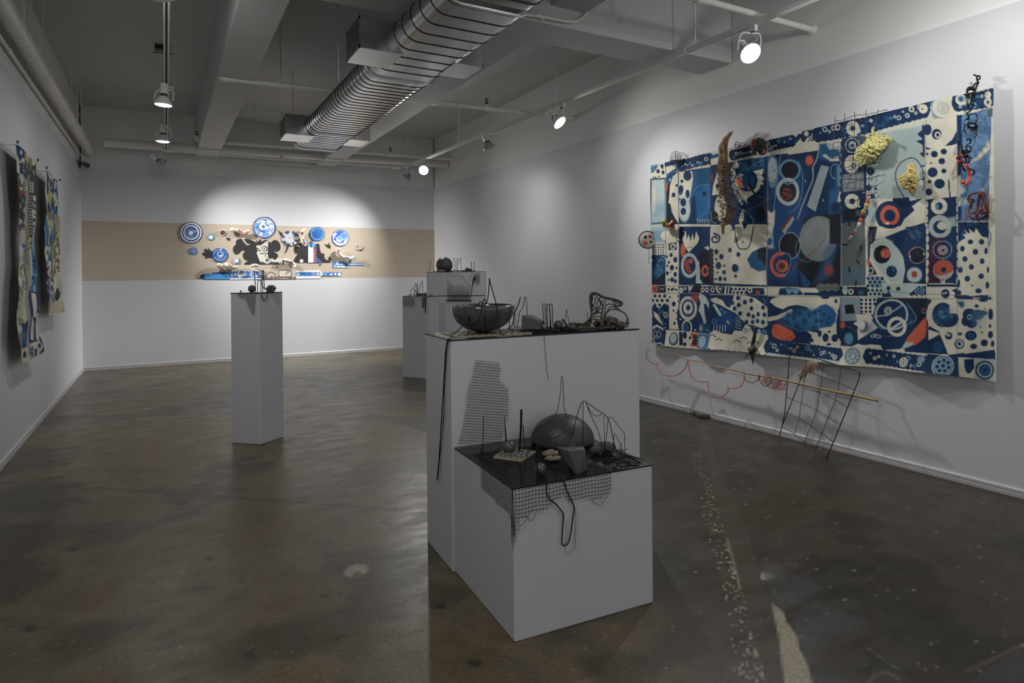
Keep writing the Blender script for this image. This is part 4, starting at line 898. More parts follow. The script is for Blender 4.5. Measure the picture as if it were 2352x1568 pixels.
P([(1222, 1240), (1250, 1240), (1250, 1370), (1222, 1370)], NV); P([(1240, 1330), (1500, 1290), (1498, 1375), (1235, 1380)], (.14, .10, .16), 12, .5)
P([(1220, 1375), (1500, 1380), (1503, 1568), (1222, 1568)], NV); E(1390, 1520, 130, 128, BL, 0, 4, .96); ring(1470, 1465, 14, 18, BL, .7)
# ---------------- right half, lower
Df()
P([(0, 0), (200, 0), (195, 525), (0, 520)], BK, 2, 0); P([(203, 0), (418, 0), (412, 520), (203, 520)], (.10, .125, .125)); P([(300, 0), (415, 0), (410, 300), (380, 200)], (.15, .17, .17), 20, .7); P([(208, 365), (412, 362), (410, 518), (208, 520)], (.08, .15, .19), 3, .8)
for x, y, a in ((232, 160, 1.5), (370, 190, .1), (342, 315, -.6), (270, 380, -.1), (325, 500, .2)): E(x, y, 9, 28, BK, a)
S([(416, 0), (425, 280), (432, 530)], 22, CR); P([(428, 40), (452, 40), (450, 290), (430, 290)], LB); P([(440, 0), (600, 0), (560, 100), (460, 160), (450, 300), (520, 420), (440, 430)], BK); [E(x, y, 24, 28, NV) for x, y in ((490, 45), (500, 80), (475, 85), (515, 62))]; P([(425, 290), (450, 290), (455, 340), (428, 345)], RD); ring(460, 388, 27, 32, PA, .62, BK); [E(R3.uniform(452, 468), R3.uniform(40, 140), 3, 3, RD) for _ in range(22)]
P([(560, 0), (950, 0), (950, 505), (740, 500), (700, 200), (590, 92)], NV); P([(520, 0), (765, 0), (760, 20), (590, 92), (500, 115)], CR); E(630, 0, 60, 18, NV)
P([(455, 200), (495, 125), (575, 95), (640, 130), (700, 200), (742, 270), (760, 380), (742, 478), (640, 492), (585, 440), (510, 345), (462, 262)], PA); P([(470, 180), (560, 100), (640, 140), (600, 300), (500, 300)], (.42, .48, .45), 14, .7); E(562, 245, 73, 80, BK); E(592, 235, 40, 42, RD); [E(R3.uniform(560, 622), R3.uniform(200, 270), R3.uniform(3, 7), 3, R3.choice([(.3, .07, .05), BK, (.5, .3, .25)]), R3.uniform(0, 3)) for _ in range(40)]; E(642, 395, 45, 52, NV); S([(650, 340), (657, 395)], 5, LB)
for k in range(26): a = R3.uniform(0, 6.3); rr_ = R3.uniform(20, 85); E(835 + rr_ * cos(a), 62 + rr_ * .95 * sin(a), R3.uniform(8, 15), None, LB, 0, .8, .78, .55)
ring(868, 252, 76, 74, PA, .95, BK); S([(868, 178), (800, 215), (795, 260), (820, 305)], 5, RD, .8, 1, 4); S([(868, 222), (870, 250)], 4, RD); dots([(928, 242), (803, 262)], 9, PA)
E(845, 425, 68, 66, PA, 0, 3); E(845, 420, 28, 28, (.34, .06, .05)); P([(760, 480), (890, 495), (885, 505), (755, 490)], BK)
P([(430, 432), (560, 440), (600, 490), (560, 545), (430, 532)], (.25, .36, .40)); dotgrid([(436, 440), (575, 448), (570, 535), (436, 530)], 42, 32, 14)
# right columns
P([(955, 0), (1222, 0), (1222, 530), (955, 530)], NV); ring(1065, 5, 96, 96, PA, .60); E(1085, 0, 40, 30, CR); P([(962, 105), (1090, 95), (1090, 250), (1065, 300), (1060, 490), (962, 490)], PU, 1)
for k in range(7): E(957, 40 + 70 * k, 13, 30, CR); E(1222, 30 + 74 * k, 13, 32, CR)
E(1085, 203, 80, 76, PA, 0, 1, .94); E(1085, 203, 92, 88, LB, 0, 1, .97, .5); E(1088, 207, 42, 42, (.5, .45, .4)); holes(1088, 207, 42, 7, 8, NV, .68); E(1090, 208, 14, 14, PU)
E(1095, 380, 86, 86, CR); P([(1009, 380), (1020, 330), (1060, 298), (1120, 296), (1165, 325), (1180, 370), (1170, 400), (1110, 420), (1060, 430), (1025, 420)], RD)
for rr_, nn in ((36, 12), (50, 16), (64, 20), (78, 24)):
    for a in np.arange(nn) * 2 * pi / nn + rr_: E(1095 + rr_ * cos(a), 380 + rr_ * sin(a), 4.5, 7, NV if sin(a) > .2 else (.16, .03, .04), a, .7)
E(1096, 379, 24, 24, BK); P([(1070, 445), (1115, 445), (1108, 500), (1076, 500)], CR); [E(1080 + 10 * (k % 3), 455 + 10 * (k // 3), 4, 4, NV) for k in range(12)]; S([(965, 502), (1210, 505)], 4, CR); dots([(985 + 16 * k, 503) for k in range(13)], 6, CR)
P([(955, 532), (1222, 538), (1222, 628), (955, 632)], CR); E(1114, 590, 38, 40, NV); S([(1090, 590), (1125, 580)], 12, PA); P([(1165, 560), (1222, 540), (1222, 628), (1195, 625), (1200, 580)], NV)
P([(1222, 0), (1502, 0), (1510, 640), (1222, 640)], NV); E(1390, 95, 135, 130, BL, 0, 4, .96)
P([(1224, 140), (1290, 100), (1262, 62), (1300, 72), (1280, 28), (1330, 68), (1322, 18), (1372, 58), (1385, 12), (1425, 70), (1445, 92), (1490, 96), (1494, 130), (1506, 300), (1514, 600), (1400, 605), (1350, 612), (1290, 600), (1224, 605)], CR)
for x, y, r, ry in [(1335, 135, 26, 22), (1435, 135, 24, 25), (1260, 195, 22, 26), (1380, 222, 26, 26), (1475, 215, 17, 28), (1285, 285, 24, 25), (1440, 305, 22, 25), (1345, 355, 24, 25), (1245, 382, 22, 27), (1310, 458, 26, 26), (1432, 437, 24, 24), (1492, 380, 12, 28), (1486, 515, 17, 32), (1408, 565, 28, 22), (1238, 580, 20, 22), (1232, 500, 14, 36), (1355, 520, 12, 6)]: E(x, y, r, ry, NV, 0, 1); E(x - 5, y - 8, r * .4, ry * .4, BL, 0, 5, 0, .6)
P([(1222, 605), (1290, 600), (1350, 615), (1515, 598), (1520, 645), (1222, 640)], NV); E(1500, 608, 10, 16, PA); S([(1365, 630), (1415, 628)], 8, CR)
# strip
P([(0, 530), (195, 528), (195, 612), (0, 612)], BK); [E(20 + 65 * k, 535, 40, 36, (.12, .14, .14)) for k in range(3)]; P([(0, 580), (195, 582), (195, 612), (0, 612)], NV); P([(195, 528), (432, 530), (432, 612), (195, 612)], BK); E(232, 560, 22, 40, PA); ring(281, 572, 25, 28, PA, .4); E(370, 580, 26, 24, BL, 0, 6)
P([(432, 535), (560, 545), (560, 620), (432, 618)], PA); dotgrid([(440, 545), (560, 552), (556, 615), (440, 615)], 38, 32, 13); P([(556, 500), (840, 495), (870, 520), (800, 580), (770, 618), (560, 620)], PA); E(614, 543, 17, 20, NV); E(698, 547, 20, 18, NV); P([(556, 580), (590, 590), (620, 570), (640, 618), (560, 620)], NV); P([(770, 618), (830, 565), (870, 530), (950, 520), (952, 620)], NV); E(893, 562, 44, 44, LB); holes(893, 562, 44, 10, 6, NV, .62); [E(800 + 45 * k, 618, 20, 16, CR) for k in range(4)]
# lower row right
P([(0, 622), (195, 622), (200, 1000), (190, 1065), (0, 1050)], CR); P([(20, 690), (70, 680), (130, 715), (162, 770), (150, 840), (115, 880), (70, 885), (0, 900), (0, 700)], (.02, .11, .27), 3); [E(x, y, 15, 15, NV, 0, 4, 0, .8) for x, y in ((50, 770), (95, 800), (20, 830), (80, 850), (5, 740))]
for x, y, r, ry in [(155, 655, 13, 18), (65, 975, 28, 38), (145, 980, 28, 34), (98, 925, 13, 12), (95, 1035, 20, 12), (10, 940, 20, 30), (180, 740, 10, 14), (60, 622, 40, 14)]: E(x, y, r, ry, NV)
P([(160, 820), (200, 625), (965, 630), (965, 1115), (760, 1100), (560, 1085), (540, 1040), (500, 1060), (440, 1040), (340, 1060), (290, 1050), (220, 1040), (160, 960)], NV); P([(520, 630), (965, 632), (965, 900), (860, 870), (800, 700), (700, 650)], BK, 6, .8)
P([(190, 626), (362, 622), (366, 826), (190, 832)], (.22, .30, .36)); [E(195 + 8.5 * i + (4 if j % 2 else 0), 632 + 9 * j, 2.8, 2.2, PA if (i + j) % 3 else BL, 0, .6) for i in range(20) for j in range(22)]; P([(228, 690), (304, 684), (316, 764), (236, 766)], BK)
P([(368, 625), (518, 625), (500, 700), (480, 775), (368, 760)], CR); dotgrid([(380, 628), (510, 628), (475, 765), (380, 755)], 38, 34, 13, NV, False, soft=1)
ring(642, 775, 148, 138, PA, .875, None); S([(490, 790), (600, 780), (740, 685)], 10, PA); E(608, 742, 34, 38, PA, 0, 2); [S([(608, 742), (608 + 30 * cos(a), 742 + 34 * sin(a))], 3, NV) for a in np.arange(9) * .7]; S([(480, 830), (520, 880), (620, 900), (850, 830), (830, 740), (780, 680)], 9, LB, 2, .7, 5)
ring(686, 880, 88, 88, CR, .66); S([(640, 895), (720, 845)], 18, CR); P([(325, 772), (455, 770), (480, 800), (470, 830), (520, 890), (440, 940), (345, 1000), (340, 905), (345, 880), (300, 852), (340, 830)], CR); E(395, 880, 40, 52, NV, .3, 6); E(380, 868, 34, 40, (.6, .6, .55), 0, 4); E(440, 900, 30, 50, BL, .6, 12, 0, .7)
E(263, 985, 38, 50, (.12, .28, .42), 0, 4); E(210, 865, 20, 30, RD, 0, 3); S([(215, 870), (280, 890), (330, 930)], 4, (.3, .1, .14)); S([(480, 935), (580, 965), (680, 965)], 3, (.3, .15, .25)); E(520, 965, 30, 16, PA, .2, .8, .6); E(485, 960, 26, 14, PA, -.3, .8, .6)
P([(952, 785), (956, 900), (935, 975), (860, 1040), (800, 1045), (735, 1062), (790, 965), (860, 885), (910, 830)], RD); P([(735, 1062), (770, 1010), (800, 1020), (830, 1005), (840, 1035), (790, 1060), (700, 1085)], PA); S([(700, 1088), (900, 1060), (1000, 1000), (1060, 940)], 4, (.35, .12, .12), 1, 1, 4); ring(932, 740, 24, 26, (.2, .1, .13), .5); ring(812, 822, 14, 16, BL, .4)
P([(190, 1045), (290, 1052), (345, 1030), (400, 1042), (470, 1035), (545, 1045), (560, 1085), (760, 1075), (758, 1100), (955, 1115), (955, 1265), (420, 1240), (190, 1215)], CR)
P([(760, 1075), (960, 1000), (1100, 930), (1150, 1125), (960, 1115), (758, 1100)], NV); E(1050, 1058, 42, 42, BL, 0, 2); holes(1050, 1058, 42, 8, 7, NV)
P([(0, 1045), (188, 1065), (188, 1200), (0, 1185)], PA); scallop([(0, 1100), (90, 1112), (180, 1125)], 58, seed=41); E(303, 1138, 70, 76, (.20, .28, .34)); holes(303, 1138, 66, 12, 8, PA, .68); E(303, 1138, 18, 20, PA)
scallop([(440, 1140), (560, 1155), (700, 1175), (830, 1190), (945, 1205)], 72, seed=43, dens=.9); E(757, 1190, 40, 42, CR); holes(757, 1190, 40, 8, 6, NV, .6); E(910, 1165, 32, 32, (.2, .3, .36))
P([(965, 635), (1520, 640), (1545, 880), (1555, 1080), (1140, 1122), (1060, 930), (965, 900)], CR); P([(965, 700), (1000, 650), (985, 640), (965, 640)], NV)
P([(965, 905), (1060, 935), (1070, 930), (970, 870)], NV); ring(1110, 778, 160, 145, CR, .7); E(1092, 775, 92, 108, NV); E(1140, 810, 95, 75, NV); P([(1150, 665), (1240, 700), (1225, 765), (1150, 765)], CR); E(1095, 775, 78, 82, BL, 0, 20, 0, .5)
for k in range(30): a = R3.uniform(0, 6.3); rr_ = R3.uniform(10, 85); E(1090 + rr_ * cos(a), 780 + rr_ * sin(a), R3.uniform(7, 12), None, LB, 0, .8, .72, .8)
P([(1215, 655), (1280, 655), (1290, 690), (1270, 720), (1240, 700)], BL, 6); E(1330, 770, 60, 50, NV); E(1300, 830, 40, 44, NV); E(1350, 850, 46, 42, NV); E(1395, 775, 60, 46, NV, 0, 3); E(1440, 760, 46, 24, NV); P([(1380, 760), (1480, 750), (1420, 850), (1380, 880)], LB, 26, .6); ring(1333, 795, 25, 26, LB, .45); E(1515, 770, 24, 50, NV); E(1393, 698, 20, 14, NV); E(1464, 722, 6, 5, NV); E(1450, 650, 40, 12, NV)
for x, y, r, ry in [(1145, 960, 36, 34), (1247, 943, 20, 14), (1343, 957, 50, 44), (1242, 1032, 46, 44), (1366, 1053, 30, 24), (1457, 1022, 32, 31), (1512, 950, 24, 33), (1532, 1030, 18, 30), (1436, 930, 9, 9), (1425, 884, 7, 6), (1508, 873, 12, 18)]: E(x, y, r, ry, NV, 0, 1.5)
ring(1343, 957, 28, 24, BL, .4); ring(1243, 1030, 34, 32, PA, .5); E(1135, 950, 24, 12, PA, .3, 4)
P([(1140, 1128), (1280, 1108), (1290, 1118), (1555, 1080), (1562, 1168), (1365, 1155), (1140, 1140)], NV)
P([(958, 1118), (1235, 1145), (1240, 1330), (958, 1302)], NV); ring(1100, 1222, 96, 92, PA, .9); E(1100, 1222, 82, 76, (.18, .32, .40)); holes(1100, 1222, 78, 17, 7, NV, .66, 72)
P([(1235, 1148), (1366, 1155), (1368, 1345), (1238, 1330)], CR); P([(1282, 1165), (1366, 1162), (1364, 1250), (1330, 1292), (1300, 1285), (1284, 1225)], NV); P([(1366, 1155), (1575, 1170), (1582, 1368), (1368, 1346)], (.42, .47, .43)); E(1460, 1262, 86, 84, NV, 0, 2); E(1460, 1262, 68, 66, PA, 0, 2, .82); E(1460, 1262, 48, 46, BL, 0, 4, .3); E(1460, 1262, 14, 14, NV, 0, 3)
tp.frame()
for pts in ([(1529, 530), (1529, 660)], [(1558, 380), (1558, 770)], [(1631, 372), (1631, 800)], [(1763, 345), (1764, 815)], [(1932, 310), (1931, 835)], [(2126, 275), (2128, 865)], [(2198, 262), (2200, 870)], [(1490, 657), (1764, 658), (1931, 662), (2282, 684)], [(1490, 672), (1764, 678), (1931, 682), (2282, 688)]):
    S(pts, 1.6, (.03, .05, .09), 1.0, .65)
# cloth character: uneven dye, fine folds
nz = vnoise(flat[:, 1] * 9 + 50, flat[:, 2] * 9 + 50, 1.0, 9, 5); tp.C *= (.80 + .4 * nz)[:, None]
nz2 = vnoise(flat[:, 1] * 5 + 50, flat[:, 2] * 5 + 50, 1.0, 19, 3)
dk = (tp.C[:, 2] < .2) & (tp.C[:, 0] < .05); tp.C[dk] += np.clip(nz2[dk] - .5, 0, 1)[:, None] * np.array([.01, .05, .09])
M['cloth'] = mat('dyed_cotton_cloth', (.6, .6, .5), .85, attr='pigment', var=.06, vscale=220, bump=.25, bscale=420, spec=.25)
uu = np.tile(np.linspace(0, 1, NU), (NVV, 1)).ravel(); vw = np.repeat(np.linspace(0, 1, NVV), NU)
wave = .010 * (vnoise(flat[:, 1] * 3 + 40, flat[:, 2] * 3 + 40, 1., 3, 3) - .5) + .004 * np.sin(flat[:, 1] * 23 + flat[:, 2] * 3)
curl = .020 * np.clip((vw - .9) / .1, 0, 1) ** 2 * (.5 + np.sin(uu * 31)) + .012 * np.clip((uu - .97) / .03, 0, 1) ** 2
V3 = flat.copy(); V3[:, 0] = TX - wave - np.clip(curl, -.004, .05); V3[:, 0] = np.minimum(V3[:, 0], XR - .012)
tap = thing('tapestry', 'huge blue and cream patchwork tapestry covered in rings and dots on the right wall', 'tapestry', (TX, (tc['tl'][1] + tc['tr'][1]) / 2, zb_.min()))
grid_mesh('patchwork_cloth', V3, NU, NVV, tp.C, M['cloth'], tap)
bk = MB(); ks = list(range(0, NU, 24)) + [NU - 1]
grid_mesh('lining', np.concatenate([V3.reshape(NVV, NU, 3)[r][::8] + np.array([.004, 0, 0]) for r in list(range(0, NVV, 8)) + [NVV - 1]]), len(range(0, NU, 8)), len(range(0, NVV, 8)) + 1, None, mat('cloth_backing', (.5, .48, .4), .9, var=.05), tap)

# ================================================================== THINGS ON THE PEDESTALS
def fr(ox, oy, s): return lambda *p: [(ox + x / s, oy + y / s) for x, y in p]
f3, fL1, fL2, fB1, fB2, fF, fC = fr(960, 800, 3.2), fr(1040, 930, 8.711), fr(1240, 930, 8.711), fr(1010, 630, 10.455), fr(1190, 660, 8.711), fr(905, 570, 10.455), fr(500, 600, 9.8)
def gdep(z, x, y): return dep(onz(z, x, y))
def w3(pts, d0, d1=None, zmin=None):
    """a bent wire: photo points carried on depths d0..d1 (metres in front of the lens)"""
    n = len(pts)
    if isinstance(d0, (list, tuple)): ds = np.interp(np.linspace(0, 1, n), np.linspace(0, 1, len(d0)), d0)
    else: ds = np.linspace(d0, d0 if d1 is None else d1, n)
    out = [at(d_, *p) for d_, p in zip(ds, pts)]
    if zmin is not None: out = [np.array([p[0], p[1], max(p[2], zmin)]) for p in out]
    return out
def wire(name, label, cat, strands, zmin, m='blackwire', group=None, part='strand'):
    """strands: (pts, d0, d1, radius, smoothing steps). One strand -> one mesh; several -> a thing with a part per strand"""
    if len(strands) == 1:
        pts, d0, d1, r, k = strands[0]
        P_ = w3(pts, d0, d1, zmin + r); return tag(MB().tube(smooth(P_, k) if k else P_, r, 6).build(name, M[m], smooth=True), label, cat, group)
    allp = [w3(s[0], s[1], s[2], zmin + s[3]) for s in strands]; cc = np.concatenate([np.array(a) for a in allp])
    t = thing(name, label, cat, (cc[:, 0].mean(), cc[:, 1].mean(), cc[:, 2].min()), group)
    for (pts, d0, d1, r, k), P_ in zip(strands, allp): MB().tube(smooth(P_, k) if k else P_, r, 6).build(part, M[m], t, smooth=True)
    return t
def ball_on(z, x, y_contact, rpx, name, label, m='ballmat', cat='ball', noise=0., sc=(1, 1, 1)):
    g = onz(z, x, y_contact); r = rpx * dep(g) / FPX
    return tag(MB().ball((g[0], g[1], z + r * sc[2] * .985), r, 28, 18, noise, 3, 0, sc).build(name, M[m], smooth=True), label, cat)
def hull(name, pts, m, label, cat, bevel=.002):
    import bmesh
    bm = bmesh.new(); c = np.mean(pts, 0); c[2] = min(p[2] for p in pts)
    for p in pts: bm.verts.new(p - c)
    bmesh.ops.convex_hull(bm, input=bm.verts); bmesh.ops.recalc_face_normals(bm, faces=bm.faces)
    me = bpy.data.meshes.new(name); bm.to_mesh(me); bm.free(); me.materials.append(M[m])
    o = bpy.data.objects.new(name, me); COL.objects.link(o); o.location = c
    md = o.modifiers.new('bevel', 'BEVEL'); md.width = bevel; md.segments = 2
    return tag(o, label, cat)
def inpoly(x, y, q):
    ins = False
    for i in range(len(q)):
        a, b = q[i - 1], q[i]
        if (a[1] > y) != (b[1] > y) and x < (b[0] - a[0]) * (y - a[1]) / (b[1] - a[1]) + a[0]: ins = not ins
    return ins
def mesh_panel(mb, P0, n, poly, u, v, step, r, sag=0., seed=1):
    """square wire netting cut to a photo-pixel outline on the plane through P0"""
    q3 = [onplane(P0, n, *p) for p in poly]; u = np.asarray(u) / np.linalg.norm(u); v = np.asarray(v) / np.linalg.norm(v); o = q3[0]
    G_ = np.array([[u @ u, u @ v], [u @ v, v @ v]]); Gi = np.linalg.inv(G_)
    q = [tuple(Gi @ np.array([(p - o) @ u, (p - o) @ v])) for p in q3]
    xs, ys = [a[0] for a in q], [a[1] for a in q]; R_ = random.Random(seed)
    for ax in (0, 1):
        lo, hi = (min(xs), max(xs)) if ax == 0 else (min(ys), max(ys)); l2, h2 = (min(ys), max(ys)) if ax == 0 else (min(xs), max(xs))
        k = lo + step * .2
        while k < hi:
            run = []; t = l2
            while t <= h2 + step:
                a, b = (k, t) if ax == 0 else (t, k)
                if inpoly(a, b, q): run.append(o + a * u + b * v + np.asarray(n) * R_.uniform(0, .0015))
                else:
                    if len(run) > 1: mb.tube([run[0] + (run[0] - run[1]) * R_.uniform(.1, .9)] + run + [run[-1] + (run[-1] - run[-2]) * R_.uniform(.1, .9)], r, 4)
                    run = []
                t += step * .5
            if len(run) > 1: mb.tube(run, r, 4)
            k += step
    return mb

# ------------------------------------------------------------------ low near pedestal
u1, u2 = LE1 / np.linalg.norm(LE1), LE2 / np.linalg.norm(LE2); nF, nS = -u2, -u1
nm = MB(); st = .0127; wr = .0007; zc = LZ + .0012
LT, LS = np.linalg.norm(LE1), np.linalg.norm(LE2)
q0 = LP0 + v3(0, 0, zc)
# netting: sheet coordinates a (along the front edge), b (along the side edge); hangs over both edges of the near corner
def fall_front(a):            # how far it hangs below the front edge
    prof = [(-.01, .165), (.008, .16), (.025, .105), (.06, .10), (.085, .085), (.10, .098), (.135, .085), (.15, .065), (.19, .060), (.205, .085), (.25, .075), (.30, .090), (.34, .088), (.381, .070)]
    return float(np.interp(a, [p[0] for p in prof], [p[1] for p in prof]))
def fall_side(b):
    return float(np.interp(b, [-.01, .01, .03, .08, .16, .24, .262], [.165, .12, .092, .09, .085, .08, .0785]))
AM, BM = .381, .262
hang = lambda e, d, z: q0 + e + d * .004 + v3(0, 0, -z)
i = 0; a = .006
while a <= AM:                                              # wires running back across the top and down the front
    P_ = [q0 + u1 * a + u2 * b for b in np.arange(.42 if a < .30 else .12, .0, -.02)] + [q0 + u1 * a + nF * .003 + v3(0, 0, -.002)]
    f_ = fall_front(a); P_ += [hang(u1 * (a + .002 * sin(40 * a + 30 * z)), nF, z) for z in np.arange(.012, f_, .012)] + [hang(u1 * a, nF, f_)]
    nm.tube(P_, wr, 4); a += st
b = .006
while b <= .42:                                             # wires running along the top and down the side
    P_ = [q0 + u2 * b + u1 * a_ for a_ in np.arange(AM if b < .12 else .30, 0., -.02)]
    if b <= BM:
        P_ += [q0 + u2 * b + nS * .003 + v3(0, 0, -.002)]; f_ = fall_side(b)
        P_ += [hang(u2 * b, nS, z) for z in np.arange(.012, f_, .012)] + [hang(u2 * b, nS, f_)]
    nm.tube(P_, wr, 4); b += st
z = .010
while z < .17:
    run = []
    for a_ in np.arange(.0, AM + .004, .0127 / 2):
        if fall_front(a_) > z: run.append(hang(u1 * a_, nF, z + .0015 * sin(a_ * 60)))
        else:
            if len(run) > 1: nm.tube(run, wr, 4)
            run = []
    if len(run) > 1: nm.tube(run, wr, 4)
    run = [hang(u2 * b_, nS, z + .0012 * sin(b_ * 70)) for b_ in np.arange(.0, BM, .0127 / 2) if fall_side(b_) > z]
    if len(run) > 1: nm.tube(run, wr, 4)
    z += st
for k in range(5):                                          # bunched wires hanging from the corner
    nm.tube([hang((nF + nS) * .5 * .004 * (k % 3), (nF + nS) * .7, z) + u1 * .004 * (k - 2) * (z / .2) for z in np.arange(.0, .165 + .02 * (k % 3), .02)], wr * 1.2, 4)
for a0_, a1_, z_ in ((.012, .05, .135), (.05, .085, .115), (.30, .37, .092)):
    nm.tube(smooth([hang(u1 * (a0_ + (a1_ - a0_) * t), nF, fall_front(a0_ + (a1_ - a0_) * t) + .022 * sin(pi * t)) for t in np.linspace(0, 1, 7)], 2), wr, 4)
tag(nm.build('wire_netting', M['thinwire']), 'black wire netting lying over the near corner of the low pedestal', 'netting')
# upright netting leaning on the wide pedestal
nB = np.array([BE1[1], -BE1[0], 0.]); nB = nB / np.linalg.norm(nB); nB = nB if nB[1] < 0 else -nB
Pp = BP0 + nB * .006
poly = f3((428, 85), (606, 105), (604, 200), (600, 240), (640, 270), (668, 300), (665, 420), (662, 520), (640, 540), (630, 640), (612, 672), (285, 712), (320, 590), (345, 470), (360, 330), (385, 230), (405, 150))
mv = onplane(Pp, nB, *f3((300, 700))[0]) - onplane(Pp, nB, *f3((428, 85))[0]); mu = onplane(Pp, nB, *f3((606, 105))[0]) - onplane(Pp, nB, *f3((428, 85))[0])
tag(mesh_panel(MB(), Pp, nB, poly, mu, mv, .0112, .00065).build('wire_netting', M['thinwire']), 'torn square of black wire netting leaning upright against the wide pedestal', 'netting')
g = onz(LZ, 1292, 1017); dD = dep(g); rD = 73 * dD / FPX
g[1] = min(g[1], 2.335 - rD - .002)
MBd = MB().lathe((g[0], g[1], LZ), (0, 0, 1), [(0, .0), (rD * .93, .0), (rD, .012)] + [(rD * cos(t), .012 + .105 * sin(t)) for t in np.linspace(.06, pi / 2, 14)], 48)
tag(MBd.build('half_sphere', M['glossblack'], smooth=True), 'large dark half-sphere lying dome up on the low pedestal', 'half-sphere')
d0 = gdep(LZ, 1328, 1090); B_ = lambda x, y, dd: at(d0 + dd, *fL2((x, y))[0])
pts = [B_(330, 840, .03), B_(870, 825, .075), B_(575, 920, .0), B_(910, 890, .06), B_(950, 1330, .055), B_(770, 1385, .0), B_(600, 1180, .015), B_(700, 1350, .004), B_(640, 1220, .08), B_(930, 1180, .11)]
for p in pts: p[2] = max(p[2], LZ + .001)
pts += [np.array([p[0], p[1], LZ + .001]) for p in (pts[5], pts[4], pts[7], pts[9])]
hull('stone_block', pts, 'stone', 'angular charcoal block leaning on the near edge of the low pedestal', 'block')
ball_on(LZ, 1169.5, 1041, 14.5, 'stone_ball', 'grey-brown ball beside the upright loop on the low pedestal')
ball_on(LZ, 1241.5, 1089, 13, 'stone_ball', 'shiny grey ball nearest the front edge of the low pedestal')
bq = [onz(LZ, *p) for p in [(1133, 1053), (1198, 1061), (1231, 1040), (1166, 1031)]]
t = thing('perforated_board', 'small beige board with pale round spots under the grey-brown ball', 'board', np.mean(bq, 0))
MB().prism(bq, (0, 0, .008)).build('board', M['beige'], t)
sub = lambda a_, b_: bq[0] * (1 - a_) * (1 - b_) + bq[1] * a_ * (1 - b_) + bq[2] * a_ * b_ + bq[3] * (1 - a_) * b_
MB().prism([sub(.04, .06), sub(.96, .06), sub(.96, .97), sub(.03, .97)], (0, 0, .0008), 0).build('dark_top', M['stone'], t).location.z += .008
hs = MB()
for i in range(5):
    for j in range(4): hs.lathe(sub((i + .55 + .25 * (j % 2)) / 5.4, (j + .6) / 4.3) + v3(0, 0, .0088), (0, 0, 1), [(0, .0006), (.0062, .0006), (.0062, 0)], 14)
hs.build('spots', M['beige'], t)
for k, (x, y, rx) in enumerate(((1264, 1046, 17), (1271, 1056, 16))):
    gg = onz(LZ, x, y + 4); r_ = rx * dep(gg) / FPX
    tag(MB().ball(gg + v3(0, 0, r_ * .42 + .004 * (1 - k)), r_, 26, 14, .22, 5 + k, 0, (1.15, .8, .42)).build('ribbed_shell', M['shell'], smooth=True),
        ['rough beige shell half under the half-sphere, behind its twin', 'rough beige shell left of the charcoal block, the front one'][k], 'shell')
for x, y, r_, sd, lab in ((1369, 1043, 14, 4, 'pale pitted lava rock just right of the half-sphere'), (1393, 1040, 19, 8, 'darker pitted lava rock further right on the low pedestal')):
    ball_on(LZ, x, y, r_, 'lava_rock', lab, 'lava', 'rock', .16, (1.05, .9, .66))
dG = gdep(LZ, 1109, 1050)
wire('upright_rod', 'thin black rod standing on the netting at the left of the low pedestal', 'rod', [(fL1((610, 210), (612, 420), (605, 700), (600, 1180)), dG, dG, 0.0015, 0)], LZ)
dG2 = gdep(LZ, 1163, 1030); P_ = w3(fL1((1035, 205), (1045, 420), (1060, 600), (1070, 840)), dG2, dG2, LZ)
tag(MB().tube(P_, [.0013, .002, .0027, .0032], 7).build('upright_rod', M['blackwire'], smooth=True), 'tapering black rod rising behind the grey-brown ball', 'rod')
dH = gdep(LZ, 1194, 1043)
wire('wire_loop', 'thick black wire hairpin standing beside the grey-brown ball', 'wire', [(fL1((1330, 985), (1335, 800), (1352, 500), (1360, 250), (1358, 120), (1370, 90), (1385, 120), (1380, 250), (1370, 500), (1350, 800), (1345, 960)), dH, dH, 0.0024, 4),
     (fL1((1400, 400), (1412, 480), (1418, 650), (1435, 760), (1425, 860)), dH, dH, 0.0018, 3)], LZ)
wire('wire_loop', 'tall black wire arching to a narrow peak over the half-sphere', 'wire', [(f3((830, 655), (850, 622), (895, 575), (955, 540), (1005, 495), (1030, 430), (1046, 330), (1051, 240), (1058, 207), (1066, 240), (1069, 340), (1076, 440), (1102, 505), (1155, 528), (1190, 542), (1219, 563)), dD - .05, dD - .03, 0.0013, 5)], LZ)
dR = gdep(LZ, 1400, 1052)
wire('wire_tent', 'black wire frame sloping down like a broken tent beside the half-sphere', 'wire',
     [(f3((1085, 725), (1120, 665), (1145, 590), (1165, 510), (1185, 440), (1205, 400), (1227, 388), (1300, 440), (1360, 478), (1397, 515), (1420, 590), (1440, 690), (1458, 752), (1500, 800)), dR - .06, dR, 0.0015, 4),
      (f3((1215, 395), (1213, 560), (1212, 690)), dR - .06, dR - .06, 0.0013, 0), (f3((1235, 395), (1270, 490), (1318, 590), (1340, 660), (1352, 715)), dR - .05, dR, 0.0012, 4),
      (f3((1243, 412), (1270, 468), (1305, 496), (1335, 492), (1352, 476)), dR - .05, dR - .03, 0.0011, 4), (f3((1367, 490), (1370, 600), (1372, 760)), dR, dR, 0.0010, 0), (f3((1397, 515), (1390, 600), (1378, 700), (1368, 765)), dR, dR, 0.0012, 3),
      (f3((1397, 512), (1415, 506), (1440, 525), (1480, 580), (1517, 625), (1519, 700), (1521, 800)), dR, dR, 0.0012, 4), (f3((1435, 775), (1437, 680), (1445, 632), (1456, 640), (1475, 680), (1493, 700), (1497, 790)), dR, dR, 0.0011, 4), (f3((1480, 770), (1486, 705), (1494, 700), (1500, 775)), dR, dR, 0.0010, 3)], LZ)
dJ = gdep(LZ, 1265, 1062)
